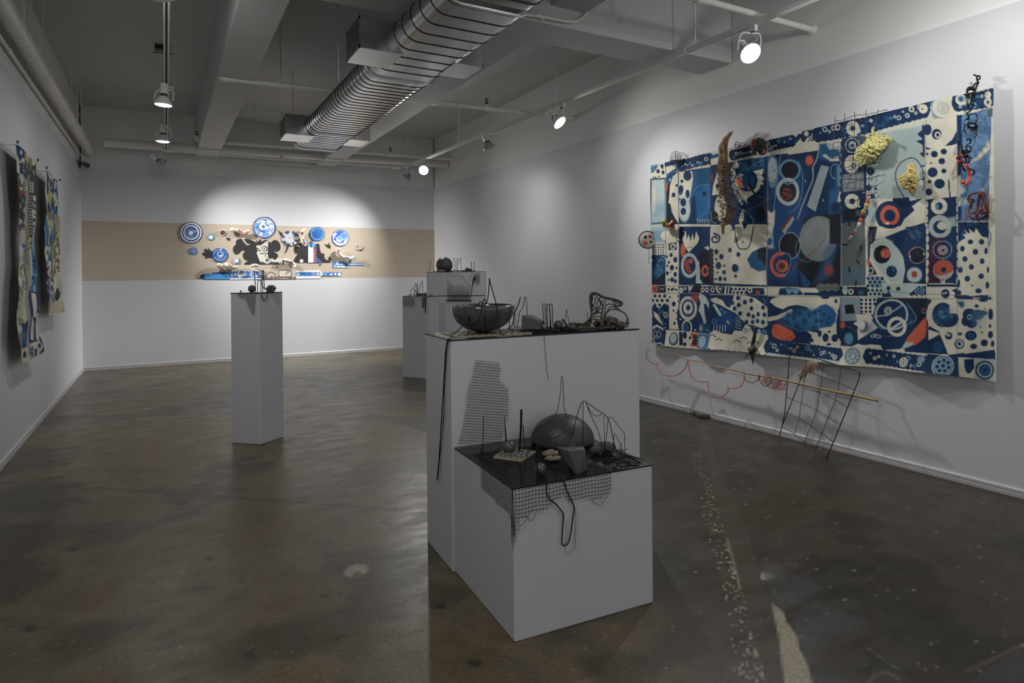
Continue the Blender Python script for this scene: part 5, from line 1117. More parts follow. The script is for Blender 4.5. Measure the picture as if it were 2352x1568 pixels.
wire('wire_branch', 'forked black wire in front of the half-sphere, left of the charcoal block', 'wire', [(fL2((540, 530), (520, 505), (480, 540), (350, 635), (220, 680), (110, 800), (-40, 845)), dJ - .02, dJ + .02, 0.0013, 4), (fL2((345, 510), (250, 600), (150, 670)), dJ, dJ, 0.0010, 3), (fL2((370, 545), (330, 690), (280, 950), (235, 1130)), dJ, dJ, 0.0010, 0)], LZ)
dK = gdep(LZ, 1106, 1060)
wire('bent_wire', 'short bent black wire lying on the netting at the far left of the low pedestal', 'wire', [(fL1((570, 870), (560, 1000), (545, 1090), (600, 1118), (730, 1030), (870, 950), (900, 890), (1000, 830)), dK, dK + .05, 0.0017, 4)], LZ)
dM = gdep(LZ, 1239, 1095)
wire('bent_wire', 'black wire dropping past the shiny grey ball at the front of the low pedestal', 'wire', [(fL1((1475, 1060), (1490, 960), (1560, 905), (1665, 915)), dM + .05, dM + .03, 0.0015, 4), (fL1((1690, 830), (1670, 1000), (1690, 1250), (1712, 1370), (1750, 1445)), dM - .03, dM - .03, 0.0020, 4)], LZ)
def squiggle(poly, z, n, r, name, label, seed, m='blackwire', hmax=.016, ln=8, step=.045):
    R_ = random.Random(seed); mb = MB(); q = [onz(z, *p) for p in poly]; q2 = [(p[0], p[1]) for p in q]
    xs, ys = [p[0] for p in q2], [p[1] for p in q2]
    for _ in range(n):
        while True:
            x, y = R_.uniform(min(xs), max(xs)), R_.uniform(min(ys), max(ys))
            if inpoly(x, y, q2): break
        a_ = R_.uniform(0, 6.3); P_ = []; turn = R_.uniform(-1.1, 1.1)
        for k in range(ln):
            if inpoly(x, y, q2): P_.append((x, y, z + r + R_.random() ** 2 * hmax))
            a_ += turn + R_.uniform(-.5, .5); x += step * cos(a_); y += step * sin(a_)
        if len(P_) > 2: mb.tube(smooth(P_, 4), r * R_.uniform(.7, 1.2), 5)
    return tag(mb.build(name, M[m], smooth=True), label, 'wire')
squiggle([(1385, 1048), (1440, 1035), (1488, 1066), (1400, 1080), (1380, 1078)], LZ, 20, .0015, 'wire_tangle', 'tangle of shiny black wire at the right corner of the low pedestal', 4)
squiggle([(1235, 1022), (1205, 1012), (1285, 1030), (1245, 1042)], LZ, 10, .0018, 'wire_tangle', 'small tangle of black wire at the left foot of the half-sphere', 6)
Pf = LP0 + nF * .008
cord = [onplane(Pf, nF, *p) for p in [(1257, 1108), (1255, 1125), (1257, 1136), (1264, 1147), (1278, 1158), (1286, 1168), (1294, 1181), (1293, 1205), (1291, 1235), (1291, 1248), (1296, 1253), (1305, 1247), (1311, 1225), (1315, 1195), (1319, 1166), (1312, 1148), (1302, 1127), (1297, 1110)]]
ends = [[onz(LZ + .004, 1258, 1096), onz(LZ + .004, 1257, 1103)], [onz(LZ + .004, 1294, 1103), onz(LZ + .004, 1291, 1082)]]
tag(MB().tube(smooth(ends[0] + cord + ends[1], 4), .0022, 7).build('draped_cable', M['blackwire'], smooth=True), 'black cord hanging in a long loop down the front of the low pedestal', 'cord')
tag(MB().tube([onplane(Pf, nF, 1321.5, y) for y in (1166, 1215, 1262)], .0007, 5).build('fine_wire', M['thinwire']), 'hair-thin wire hanging below the netting right of the cord loop', 'wire')

# ------------------------------------------------------------------ wide pedestal
g = onz(BZ, 1092, 762); dB = dep(g); rB = 71.5 * dB / FPX; hB = 61 * dB / FPX
BZ2 = BZ + .005
prof = [(0, 0)] + [(rB * sin(t) * (1 - .0 * t), hB * (1 - cos(t) ** .9)) for t in np.linspace(.12, pi / 2, 16)] + [(rB - .004, hB)] + [((rB - .006) * sin(t), .006 + (hB - .008) * (1 - cos(t) ** .9)) for t in np.linspace(pi / 2, .05, 14)] + [(0, .006)]
gy = g[1] + 0; gb = np.array([g[0], min(max(gy, BP0[1] + .06), BP0[1] + .17), BZ2])
tag(MB().lathe(gb, (0, 0, 1), prof, 56).build('half_sphere_bowl', mat('smoky_glazed_bowl', (.075, .075, .08), .2, var=.55, vscale=11, rvar=.1, spec=.6), smooth=True), 'large dark open half-sphere bowl on the wide pedestal', 'bowl')
pq = [onz(BZ, *p) for p in [(1012, 760), (1052, 771), (1186, 764), (1196, 756)]]
pq = [LP for LP in pq]
cc_ = BP0 + v3(0, 0, BZ); e1_, e2_ = BE1 / np.linalg.norm(BE1), BE2 / np.linalg.norm(BE2)
bp = [cc_ + e1_ * a_ + e2_ * b_ for a_, b_ in ((.05, .07), (.40, .05), (.43, .27), (.06, .29))]
t = thing('perforated_board', 'beige board full of round holes under the half-sphere bowl', 'board', np.mean(bp, 0))
MB().prism(bp, (0, 0, .004)).build('board', M['beige'], t)
hs = MB()
for i in range(11):
    for j in range(7):
        a_, b_ = (i + .5 + .4 * (j % 2)) / 11.6, (j + .5) / 7
        p = bp[0] * (1 - a_) * (1 - b_) + bp[1] * a_ * (1 - b_) + bp[2] * a_ * b_ + bp[3] * (1 - a_) * b_
        hs.lathe(p + v3(0, 0, .0038), (0, 0, 1), [(0, .0006), (.0115, .0006), (.0115, 0)], 14)
hs.build('holes', M['grilldark'], t)
d0 = dep(gb) - rB * .8
wire('wire_loop', 'tall black wire inverted V standing over the right side of the bowl', 'wire', [(fB1((1090, 712), (1130, 690), (1150, 600), (1172, 420), (1188, 220), (1196, 92), (1215, 200), (1280, 430), (1350, 690), (1388, 900), (1408, 1150), (1440, 1350), (1490, 1430), (1560, 1468)), d0, d0 - .02, 0.0022, 4),
     (fB1((855, 708), (900, 735), (960, 765), (1030, 748), (1095, 735)), d0, d0, 0.0026, 4), (fB1((930, 720), (970, 648), (1010, 675), (1060, 700), (1300, 718), (1540, 722), (1605, 750), (1640, 840), (1658, 980), (1675, 1180), (1690, 1300), (1750, 1345)), d0, d0 + .1, 0.0020, 4)], BZ2 - .004)
d1 = dep(gb) - rB; dbs = max(dep(BP0 + v3(.1, .012, BZ)) , dep(gb) - rB * .8)
wire('bent_wire', 'black wire with a hook climbing in front of the bowl', 'wire', [(fB1((260, 1520), (480, 1310), (690, 1110)), [dbs, d1], None, 0.0019, 0), (fB1((690, 1490), (690, 1110), (715, 1028), (755, 1065), (800, 1155), (850, 1180), (905, 1145), (960, 1010), (1010, 850), (1045, 650), (1075, 590), (1103, 630), (1105, 720)), [dbs, d1, d1 - .02, d1 - .02], None, 0.0023, 4), (fB1((1105, 700), (1104, 1000), (1106, 1450)), [d1 - .02, d1, dbs], None, 0.0010, 0)], BZ2 - .004)
d2 = gdep(BZ, 1186, 757)
wire('wire_loop', 'group of bent black wires between the bowl and the dark prism', 'wire', [(fB1((1785, 1290), (1770, 900), (1762, 775), (1780, 732), (1805, 775), (1810, 900), (1818, 1290)), d2, d2, 0.0011, 4), (fB1((1935, 545), (1900, 690), (1840, 835), (1795, 910), (1782, 1010), (1768, 1130), (1735, 1230), (1690, 1268), (1620, 1300)), d2, d2, 0.0024, 4),
     (fB1((1730, 1300), (1840, 1250), (1882, 1150), (1908, 1000), (1915, 905), (1965, 845), (2010, 730), (2038, 570), (2055, 535), (2070, 570), (2085, 720), (2105, 950), (2120, 1100), (2155, 1270)), d2, d2 - .06, 0.0016, 4)], BZ)
d0 = gdep(BZ, 1222, 763); q_ = lambda x, y, dd: at(d0 + dd, *fB2((x, y))[0])
pts = [q_(75, 555, 0), q_(120, 550, .01), q_(430, 678, -.01), q_(430, 842, -.01), q_(65, 830, 0), q_(285, 545, .08), q_(535, 670, .05), q_(535, 700, .05), q_(460, 838, .04), q_(200, 800, .1)]
for p in pts: p[2] = max(p[2], BZ + .001)
hull('stone_block', pts, 'stone', 'long dark prism block lying in the middle of the wide pedestal', 'block')
d2 = gdep(BZ, 1258, 761)
for k, (s_, lab) in enumerate((((fB2((560, 800), (520, 690), (505, 520), (490, 380), (498, 338), (520, 328), (540, 345), (550, 500), (560, 660), (585, 800))), 'first of three black wire hairpins right of the dark prism'),
                              ((fB2((590, 820), (582, 600), (578, 380), (588, 340), (602, 332), (622, 342), (632, 380), (640, 600), (645, 810))), 'middle of three black wire hairpins right of the dark prism'),
                              ((fB2((652, 815), (655, 700), (636, 560), (628, 380), (640, 342), (658, 332), (680, 352), (686, 480), (688, 640), (700, 740), (740, 800))), 'black wire hairpin nearest the small grey ball'))):
    wire('wire_hairpin', lab, 'wire', [(s_, d2 + .012 * k, d2 + .012 * k, 0.0019, 4)], BZ, group='wire hairpins on the wide pedestal')
ball_on(BZ, 1282.5, 757, 11, 'stone_ball', 'small grey ball beside the wire hairpins on the wide pedestal')
d3 = gdep(BZ, 1300, 752)
wire('wire_spike', 'small black wire spike behind the woven vine net', 'wire', [(fB2((930, 800), (945, 640), (968, 430), (985, 540), (1015, 660), (1040, 800)), d3, d3, 0.0013, 0)], BZ)
wire('upright_rod', 'short thin rod beside the rising vine net', 'rod', [(fB2((1390, 492), (1386, 640), (1384, 790)), d3, d3, 0.0012, 0)], BZ)
squiggle([(1170, 757), (1190, 766), (1330, 760), (1325, 752)], BZ, 40, .0018, 'wire_tangle', 'tangle of glossy black wire strewn around the dark prism', 9, hmax=.012)
M['vine'] = mat('brown_vine', (.05, .04, .03), .6, var=.35, vscale=50, bump=.4, bscale=120)
M['pod'] = mat('brown_pods', (.085, .075, .06), .65, var=.35, vscale=45, bump=.4, bscale=120)
dV = gdep(BZ, 1380, 756)
vine = thing('vine_net', 'brown net woven of dried vines rising in a hood on the wide pedestal', 'vine', onz(BZ, 1372, 757))
def stems(nm_, lst, r=.0022):
    mb = MB()
    for it in lst:
        dd = it[0]; P_ = [np.array([p[0], p[1], max(p[2], BZ + r)]) for p in w3(fB2(*it[1:]), dV + dd, dV + dd * .5)]
        mb.tube(smooth(P_, 4), r, 5)
    mb.build(nm_, M['vine'], vine, smooth=True)
stems('hood_rim', [(0, (1400, 700), (1440, 610), (1470, 540), (1455, 420), (1445, 300), (1440, 170), (1470, 118), (1540, 108), (1620, 135), (1700, 180), (1800, 208), (1900, 228), (2000, 258), (2070, 292), (2082, 330), (2040, 365), (1960, 370), (1912, 378)),
                   (.04, (1390, 720), (1460, 560), (1478, 420), (1470, 260), (1480, 160), (1560, 125), (1680, 190), (1780, 220), (1880, 240), (1990, 275), (2060, 320))], .0042)
stems('hood_ribs', [(0, (1465, 290), (1500, 350), (1555, 430), (1572, 500)), (.02, (1480, 150), (1495, 220), (1470, 300)), (0, (1500, 122), (1600, 210), (1680, 330), (1690, 430), (1650, 620)), (.02, (1560, 200), (1540, 260), (1525, 340)), (.02, (1640, 220), (1590, 260), (1575, 340), (1562, 430)),
                    (0, (1475, 540), (1550, 480), (1600, 400), (1680, 330)), (0, (1450, 600), (1560, 530), (1640, 440), (1700, 400)), (.02, (1470, 420), (1500, 365), (1520, 345)), (.02, (1490, 460), (1540, 425), (1560, 420)), (0, (1420, 660), (1540, 590), (1700, 578)), (0, (1430, 690), (1500, 640), (1620, 640)),
                    (0, (1600, 740), (1660, 600), (1690, 480), (1700, 400), (1720, 330), (1750, 240)), (0, (1680, 660), (1720, 560), (1745, 400), (1775, 342), (1850, 332), (1960, 352)), (0, (1690, 640), (1790, 460), (1850, 395), (1920, 382)), (0, (1700, 650), (1790, 490), (1870, 438), (1960, 442)), (0, (1870, 240), (1920, 300), (1960, 360)),
                    (0, (1920, 250), (1980, 320), (2040, 352)), (0, (1960, 262), (2060, 335)), (.02, (1700, 240), (1680, 290), (1640, 300)), (.02, (1500, 540), (1560, 500), (1640, 510), (1700, 470)), (0, (1440, 720), (1540, 700), (1600, 705)), (.03, (1660, 190), (1620, 240), (1650, 330), (1600, 440), (1580, 500))], .0026)
stems('arm', [(0, (1912, 378), (2000, 450), (2100, 492), (2170, 570), (2210, 680), (2200, 750), (2160, 785), (2090, 772)), (0, (1930, 380), (2010, 430), (2040, 460)), (0, (2150, 760), (2170, 660), (2200, 640)), (0, (2160, 750), (2190, 690))], .0034)
R_ = random.Random(5); bs = []
for k in range(30):
    o_ = R_.uniform(-1, 1); j = lambda: R_.uniform(-14, 14)
    bs.append((.07 * o_, (870 + 40 * R_.random(), 640 + j()), (950 + j(), 720 + j()), (1040 + j(), 790 + 30 * R_.random()), (1200 + j(), 820 + 40 * R_.random()), (1450 + j(), 800 + 50 * R_.random()), (1750 + j(), 800 + 35 * R_.random()), (1980 + j(), 760 + 40 * R_.random()), (2130, 770 + j())))
for k in range(18): bs.append((.05 * R_.uniform(-1, 1), (1000 + 300 * R_.random(), 680 + 90 * R_.random()), (1150 + 300 * R_.random(), 720 + 90 * R_.random()), (1340 + 100 * R_.random(), 690 + 60 * R_.random()), (1460, 600 + 80 * R_.random())))
stems('woven_base', bs, .0021)
pc = MB()
for k in range(70):
    t_ = R_.random(); x = 1540 + 570 * t_; top = np.interp(x, [1540, 1640, 1740, 1850, 1950, 2030, 2110], [680, 660, 590, 590, 620, 670, 730]); y = R_.uniform(top, 800)
    p = at(dV + R_.uniform(-.05, .06), *fB2((x, y))[0]); p[2] = max(p[2], BZ + .009); pc.ball(p, .0095, 9, 6, .1, k)
tag(pc.build('pod_clump', M['pod'], smooth=True), 'clump of round brown pods heaped inside the vine net', 'pods')
nL = -BE1 / np.linalg.norm(BE1); Pl = BP0 + nL * .007
for pts, r_, lab in ((f3((218, -62), (205, 5), (196, 150), (181, 400), (166, 650), (152, 850), (140, 968)), .0026, 'thick black cord hanging down the left side of the wide pedestal'),
                     (f3((224, -60), (212, 10), (203, 120), (193, 300), (191, 480), (180, 620), (160, 800), (146, 950)), .0017, 'thinner black cord hanging close beside the thick one on the wide pedestal')):
    tag(MB().tube(smooth([onz(BZ + .004, pts[0][0] + 6, pts[0][1] - 3)] + [onplane(Pl, nL, *p) for p in pts], 4), r_, 6).build('draped_cable', M['blackwire'], smooth=True), lab, 'cord')
tag(MB().tube(smooth([onz(BZ + .002, 1250, 768)] + [onplane(BP0 + nB * .005, nB, *p) for p in ((1250.5, 775), (1251, 795), (1254, 830), (1257, 856), (1260, 872))], 4), .0009, 5).build('fine_wire', M['thinwire']), 'thin wire hanging down the middle of the wide pedestal front', 'wire')

# ------------------------------------------------------------------ slim lone pedestal
ball_on(CZ, 578.5, 671, 8.3, 'stone_ball', 'dark ball on the slim lone pedestal', 'stone')
d0 = gdep(CZ, 621, 671); q_ = lambda x, y, dd: at(d0 + dd, *fC((x, y))[0])
pts = [q_(1072, 615, 0), q_(1150, 532, .02), q_(1215, 552, -.03), q_(1270, 534, .03), q_(1325, 600, .02), q_(1270, 655, -.02), q_(1110, 672, -.02), q_(1200, 640, .07), q_(1190, 545, .07)]
for p in pts: p[2] = max(p[2], CZ + .001)
pts += [np.array([p[0], p[1], CZ + .001]) for p in (pts[5], pts[6], pts[7])]
hull('charcoal_rock', pts, 'stone', 'dark angular rock at the right on the slim lone pedestal', 'rock')
ball_on(CZ, 553, 671, 2.3, 'pebble', 'tiny olive pebble at the left on the slim lone pedestal', 'shell', 'pebble')
cq = [onz(CZ, *fC(p)[0]) for p in ((800, 712), (960, 728), (1205, 700), (1080, 690))]
M['teal'] = mat('teal_glass', (.02, .22, .19), .1, spec=.6)
cw = CB_ + (CA - CB_) * .02
c1, c2 = (CC - CB_) / np.linalg.norm(CC - CB_), (CA - CB_) / np.linalg.norm(CA - CB_)
tag(MB().obox(CB_ + v3(0, 0, CZ) + c1 * .005 + c2 * .01, c1 * .12, c2 * .07, (0, 0, .004)).build('glass_pane', M['teal']), 'small teal glass pane at the front corner of the slim lone pedestal', 'glass')
d0 = gdep(CZ, 597, 671)
for s_, r_, lab in ((((855, 690), (838, 420), (826, 225)), .0033, 'single straight black wire left of the others on the slim pedestal'),
                    (((895, 680), (905, 415), (930, 425), (962, 440), (976, 480), (972, 640), (955, 680)), .0028, 'low black wire arch in the middle of the slim pedestal'),
                    (((985, 395), (975, 460), (1000, 520), (1035, 600), (1050, 640)), .003, 'slanting black wire leaning to the rock on the slim pedestal'),
                    (((1010, 690), (1003, 420), (1003, 240), (1018, 203), (1032, 240), (1035, 380), (1045, 520), (1062, 610), (1100, 640)), .003, 'tallest black wire hairpin on the slim pedestal')):
    wire('bent_wire', lab, 'wire', [(fC(*s_), d0, d0, r_, 4)], CZ)
nC = np.cross(CC - CB_, (0, 0, 1.)); nC /= np.linalg.norm(nC); nC = nC if nC @ Fv < 0 else -nC
nA = np.cross(CA - CB_, (0, 0, 1.)); nA /= np.linalg.norm(nA); nA = nA if nA @ Fv < 0 else -nA
tag(MB().tube(smooth([onz(CZ + .003, *fC((1010, 690))[0])] + [onplane(CB_ + nC * .008, nC, *p) for p in fC((995, 745), (1003, 825), (1050, 880), (1095, 835), (1125, 745))] + [onz(CZ + .003, *fC((1118, 690))[0])], 4), .0026, 6).build('draped_cable', M['blackwire'], smooth=True), 'black cord loop hanging over the right side of the slim pedestal', 'cord')
tag(mesh_panel(MB(), CB_ + nA * .006, nA, fC((440, 715), (880, 715), (860, 850), (825, 1225), (790, 1215), (730, 1110), (690, 1020), (640, 900), (600, 850), (520, 840), (450, 770)), CA - CB_, (0, 0, -1), .0085, .0007).build('wire_netting', M['thinwire']), 'ragged triangle of black netting hanging on the slim pedestal', 'netting')

# ------------------------------------------------------------------ far pedestals
nAf = np.cross(AE1, (0, 0, 1.)); nAf /= np.linalg.norm(nAf); nAf = nAf if nAf @ Fv < 0 else -nAf
nDf = np.cross(DE1, (0, 0, 1.)); nDf /= np.linalg.norm(nDf); nDf = nDf if nDf @ Fv < 0 else -nDf
tag(mesh_panel(MB(), AP0 + nAf * .006, nAf, fF((208, 1175), (492, 1185), (500, 1300), (490, 1400), (330, 1408), (215, 1392)), AE1, (0, 0, -1), .0125, .0009).build('wire_netting', M['thinwire']), 'square of black netting hanging on the narrow far pedestal', 'netting')
dA = gdep(AZ, 945, 679) - .02; dA = dep(AP0 + AE1 * .45 + AE2 * .4 + v3(0, 0, AZ))
for s_, lab in ((((375, 1150), (400, 1070), (415, 1000), (470, 970), (500, 900), (522, 842), (540, 900), (550, 1150)), 'stepped black wire loop at the left of the narrow far pedestal'),
                (((480, 1150), (495, 1040), (506, 980), (520, 1050), (540, 1090)), 'shortest black wire peak on the narrow far pedestal'), (((555, 1150), (562, 980), (572, 850)), 'single upright wire on the narrow far pedestal'),
                (((598, 1150), (603, 1000), (640, 880), (670, 800), (686, 800), (688, 950), (686, 1150)), 'tallest wire loop on the narrow far pedestal')):
    wire('bent_wire', lab, 'wire', [(fF(*s_), dA, dA, .0033, 3)], AZ)
for x, y, r_, lab, mm in ((600, 1140, 42, 'small olive pod at the middle of the narrow far pedestal', 'shell'), (655, 1140, 40, 'olive pod next to the dark lump on the narrow far pedestal', 'shell'), (740, 1150, 46, 'black lump above the hanging cords on the narrow far pedestal', 'stone')):
    p = at(dA, *fF((x, y))[0]); r_ = r_ / 10.455 * dA / FPX; p[2] = AZ + r_ * .8
    tag(MB().ball(p, r_, 16, 10, .2, int(x), 0, (1, .9, .85)).build('pod' if mm == 'shell' else 'charcoal_rock', mat('olive_pod', (.06, .06, .035), .6, var=.3, vscale=60) if mm == 'shell' else M['stone'], smooth=True), lab, 'pod' if mm == 'shell' else 'rock')
Pq = AP0 + nAf * .008
for s_, r_, lab in ((((690, 1165), (686, 1300), (680, 1390), (692, 1428), (712, 1395), (718, 1300), (722, 1165)), .0042, 'black cord loop hanging on the narrow far pedestal'), (((757, 1165), (753, 1350), (748, 1548)), .0055, 'single thick black cord hanging on the narrow far pedestal')):
    pl = [onplane(Pq, nAf, *p) for p in fF(*s_)]
    pl = [np.array([pl[0][0] - nAf[0] * .03, pl[0][1] - nAf[1] * .03, AZ + .006])] + pl
    tag(MB().tube(smooth(pl, 4), r_, 6).build('draped_cable', M['blackwire'], smooth=True), lab, 'cord')
dU = dep(DP0 + DE1 * .3 + DE2 * .5 + v3(0, 0, UZ) if False else DP0 + DE1 * .3 + DE2 * .5 + v3(0, 0, UH))
p = at(dU, *fF((1205, 355))[0]); rU = 200 / 10.455 * dU / FPX
prof = [(0, 0), (rU * .62, 0)] + [(rU * sin(t), rU * .78 - rU * cos(t)) for t in np.linspace(.72, pi, 22)]
tag(MB().lathe((p[0], p[1], DZ), (0, 0, 1), prof, 40).build('large_ball', mat('mossy_dark_glaze', (.055, .06, .058), .4, var=.6, vscale=14, rvar=.15), smooth=True), 'large mottled dark ball on top of the stacked far block', 'ball')
p2 = at(dU - rU * .95, *fF((1128, 545))[0]); tag(MB().ball((p2[0], p2[1], DZ + .014), .055, 22, 10, .15, 4, 0, (1, .35, .26)).build('driftwood', mat('tan_wood', (.27, .21, .11), .7, var=.3, vscale=30), smooth=True), 'flat tan wood piece in front of the large mottled ball', 'wood')
for x, y, r_, lab in ((1758, 510, 50, 'left one of two small balls on the stacked far block'), (1832, 505, 38, 'smaller right one of two balls on the stacked far block')):
    p = at(dU, *fF((x, y))[0]); r_ = r_ / 10.455 * dU / FPX; tag(MB().ball((p[0], p[1], DZ + r_), r_, 20, 12).build('stone_ball', mat('olive_ball', (.06, .058, .045), .3, var=.2), smooth=True), lab, 'ball')
for s_, r_, lab in ((((850, 575), (865, 430), (876, 290)), .0028, 'lone thin rod left of the large mottled ball'), (((1858, 575), (1857, 440), (1855, 318)), .0035, 'left one of two rods at the right of the stacked far block'), (((1922, 575), (1925, 440), (1926, 314)), .0035, 'rightmost rod on the stacked far block')):
    wire('upright_rod', lab, 'rod', [(fF(*s_), dU, dU, r_, 0)], DZ)
wire('wire_loop', 'row of black wire loops right of the large mottled ball', 'wire', [(fF((1390, 380), (1420, 300), (1450, 235), (1460, 320), (1462, 570)), dU, dU, .0024, 3), (fF((1400, 400), (1430, 435), (1470, 425), (1500, 340), (1521, 232), (1532, 320), (1520, 570)), dU, dU, .0024, 3), (fF((1525, 395), (1555, 370), (1580, 300), (1602, 230), (1610, 320), (1618, 570)), dU, dU, .0024, 3), (fF((1400, 460), (1450, 530), (1500, 555)), dU, dU, .0024, 3), (fF((1500, 390), (1500, 570)), dU, dU, .0024, 0)], DZ)
sq = [DP0 + DE1 * a_ + DE2 * b_ + v3(0, 0, UH) for a_, b_ in ((.05, .1), (.95, .1), (.95, .9), (.05, .9))]
def squig3(q, z, n, r, name, label, seed):
    mb = MB(); R_ = random.Random(seed)
    for _ in range(n):
        a_, b_ = R_.random(), R_.random(); th = R_.uniform(0, 6.3); P_ = []
        for k in range(6):
            x = q[0] + (q[1] - q[0]) * min(max(a_, 0), 1) + (q[3] - q[0]) * min(max(b_, 0), 1); P_.append((x[0], x[1], z + r + R_.random() * .012)); th += R_.uniform(-1, 1); a_ += .05 * cos(th); b_ += .09 * sin(th)
        mb.tube(smooth(P_, 3), r, 5)
    return tag(mb.build(name, M['blackwire'], smooth=True), label, 'wire')
squig3(sq, DZ, 22, .003, 'wire_tangle', 'low tangle of black wire around the feet of the far rods', 3)
squig3([AP0 + AE1 * a_ + AE2 * b_ for a_, b_ in ((.05, .1), (.95, .1), (.95, .9), (.05, .9))], AZ, 12, .003, 'wire_tangle', 'low tangle of black wire on the narrow far pedestal', 4)
Pn = DP0 + nDf * .012; N_ = lambda *p: smooth([onplane(Pn, nDf, *q) for q in fF(*p)], 3)
net = MB(); wv = lambda y, a_: [(1285, y), (1330, y + a_ * .35), (1400, y + a_ * .8), (1490, y + a_), (1570, y + a_ * .7), (1640, y + a_ * .72), (1720, y + a_ * 1.05), (1800, y + a_ * .7), (1835, y + a_ * .9)]
for y, a_ in ((770, 170), (940, 130), (990, 110), (1040, 90), (1080, 70), (1110, 50), (1140, 30), (1165, 25), (1190, 20), (1215, 15), (1240, 10)): net.tube(N_(*wv(y, a_)), .0012, 4)
for k in range(30):
    x = 1290 + 18 * k; top = np.interp(x, [1285, 1400, 1490, 1640, 1720, 1835], [780, 905, 940, 890, 950, 940]); net.tube(N_((x, top), (x + 1, 1100), (x, 1262)), .0009, 4)
for k in range(12): net.tube(N_((1840 + 4 * k, 1255 - 30 * k), (1862 + 3 * k, 1000 - 25 * k), (1900 + 5 * k, 860 - 20 * k), (1960, 620 + 20 * k), (2055, 605 + 20 * k)), .0012, 4)
for x in (1960, 2000, 2030, 2058): net.tube(N_((x, 600), (x, 720), (x - 6, 835)), .0011, 4)
net.tube(N_((1330, 590), (1400, 640), (1500, 635), (1580, 685), (1660, 690), (1720, 800), (1815, 900)), .0014, 4); net.tube(N_((1285, 670), (1300, 600)), .0014, 4); net.tube(N_((1800, 800), (1830, 680), (1900, 620)), .0013, 4)
nt_ = net.build('netting_web', M['thinwire'], None)
t = thing('net_curtain', 'fine dark net curtain hanging down the stacked far block', 'netting', nt_.location); loc = nt_.location.copy(); nt_.parent = t; nt_.location = (0, 0, 0)
MB().tube([onplane(Pn, nDf, *q) for q in fF((1252, 1258), (1500, 1264), (1870, 1262))], .006, 7).build('bottom_rod', M['blackwire'], t)

# ================================================================== THINGS HUNG ON THE TAPESTRY AND THE RIGHT WALL
wx = lambda d, *pts: [onx(XR - d, *p) for p in pts]
gA, gB, gC, gD, gW = fr(1460, 150, 3.825), fr(1880, 150, 3.825), fr(1460, 520, 3.825), fr(1880, 520, 3.825), fr(1460, 760, 3.92)
def hung(name, label, cat, paths, r, m, d=.05, k=4, n=6, group=None, part='strand'):
    """wires / cords hanging just off the wall; depth varies gently along each so that they stand free"""
    built = []
    for i, p in enumerate(paths):
        ds = [d + .012 * sin(1.7 * j + i) for j in range(len(p))]; P_ = [onx(XR - dd, *q) for dd, q in zip(ds, p)]
        built.append(smooth(P_, k) if k else P_)
    if len(built) == 1: return tag(MB().tube(built[0], r, n).build(name, m, smooth=True), label, cat, group)
    cc = np.concatenate([np.array(b) for b in built]); t = thing(name, label, cat, (cc[:, 0].mean(), cc[:, 1].mean(), cc[:, 2].min()), group)
    for b in built: MB().tube(b, r, n).build(part, m, t, smooth=True)
    return t
R5 = random.Random(23)
M['bamboo'] = mat('bamboo', (.30, .20, .075), .5, var=.25, vscale=25)
M['orange'] = mat('orange_tubing', (.46, .10, .06), .35, var=.08)
M['rust'] = mat('red_brown_cord', (.12, .03, .018), .6, var=.4, vscale=30)
M['redcord'] = mat('red_cord', (.50, .045, .03), .45, var=.15)
M['raffia'] = mat('pink_raffia', (.48, .33, .27), .8, var=.2, vscale=40)
M['foam'] = mat('yellow_green_foam', (.52, .50, .20), .6, var=.35, vscale=14, bump=.3)
M['foam2'] = mat('ochre_foam', (.50, .41, .15), .6, var=.3, vscale=18, bump=.3)
M['twig'] = mat('golden_brown_vines', (.24, .14, .05), .65, var=.5, vscale=25)
M['foil'] = mat('crumpled_grey_paper', (.50, .48, .43), .6, var=.35, vscale=18, bump=.6, bscale=30)
M['fur'] = mat('black_shaggy_fur', (.02, .02, .018), .9, var=.5, vscale=60, bump=1., bscale=140)
M['redfur'] = mat('red_felt', (.36, .05, .025), .9, var=.4, vscale=40, bump=.8, bscale=120)
# spiral of wire, top left
c0 = gA((350, 832))[0]; t = thing('wire_spiral', 'dark wire spiral pinned over the upper left corner of the tapestry', 'wire', onx(XR - .05, c0[0], c0[1] + 20))
MB().tube([onx(XR - .07 + .0006 * k, c0[0] + (2 + .19 * k) * cos(k * .4), c0[1] + (3 + .26 * k) * sin(k * .4) - 2) for k in range(66)], .0022, 6).build('coil', M['thinwire'], t, smooth=True)
MB().tube(wx(.066, *gA((350, 755), (350, 905))), .0025, 5).build('spoke', M['thinwire'], t); MB().tube(wx(.066, *gA((300, 835), (405, 830))), .0025, 5).build('spoke', M['thinwire'], t)
# bundle of vines
fV = fr(1630, 290, 6.275); vb = thing('vine_bundle', 'shaggy golden-brown bundle of vines hanging like a tail on the tapestry', 'vines', onx(XR - .06, *fV((210, 1560))[0]))
ctr = lambda y: np.interp(y, [60, 180, 300, 450, 600, 800, 1000, 1200, 1350, 1560], [330, 235, 190, 195, 190, 190, 215, 250, 240, 195])
hw_ = lambda y: np.interp(y, [60, 180, 300, 450, 600, 800, 1000, 1150, 1300, 1400, 1560], [18, 38, 62, 66, 85, 80, 105, 140, 115, 38, 10])
lg = MB()
for k in range(44):
    o_ = R5.uniform(-1, 1); y0 = R5.uniform(70, 160) if k < 44 else R5.uniform(200, 420); y1 = y0 + R5.uniform(350, 620); P_ = []
    for y in np.linspace(y0, y1, 9): P_.append(onx(XR - .07 - .05 * (1 - o_ * o_) * R5.uniform(.6, 1), *fV((ctr(y) + hw_(y) * o_ + R5.uniform(-7, 7), y))[0]))
    lg.tube(smooth(P_, 3), .0024, 5)
lg.build('long_stems', M['twig'], vb, smooth=True)
cl = MB()
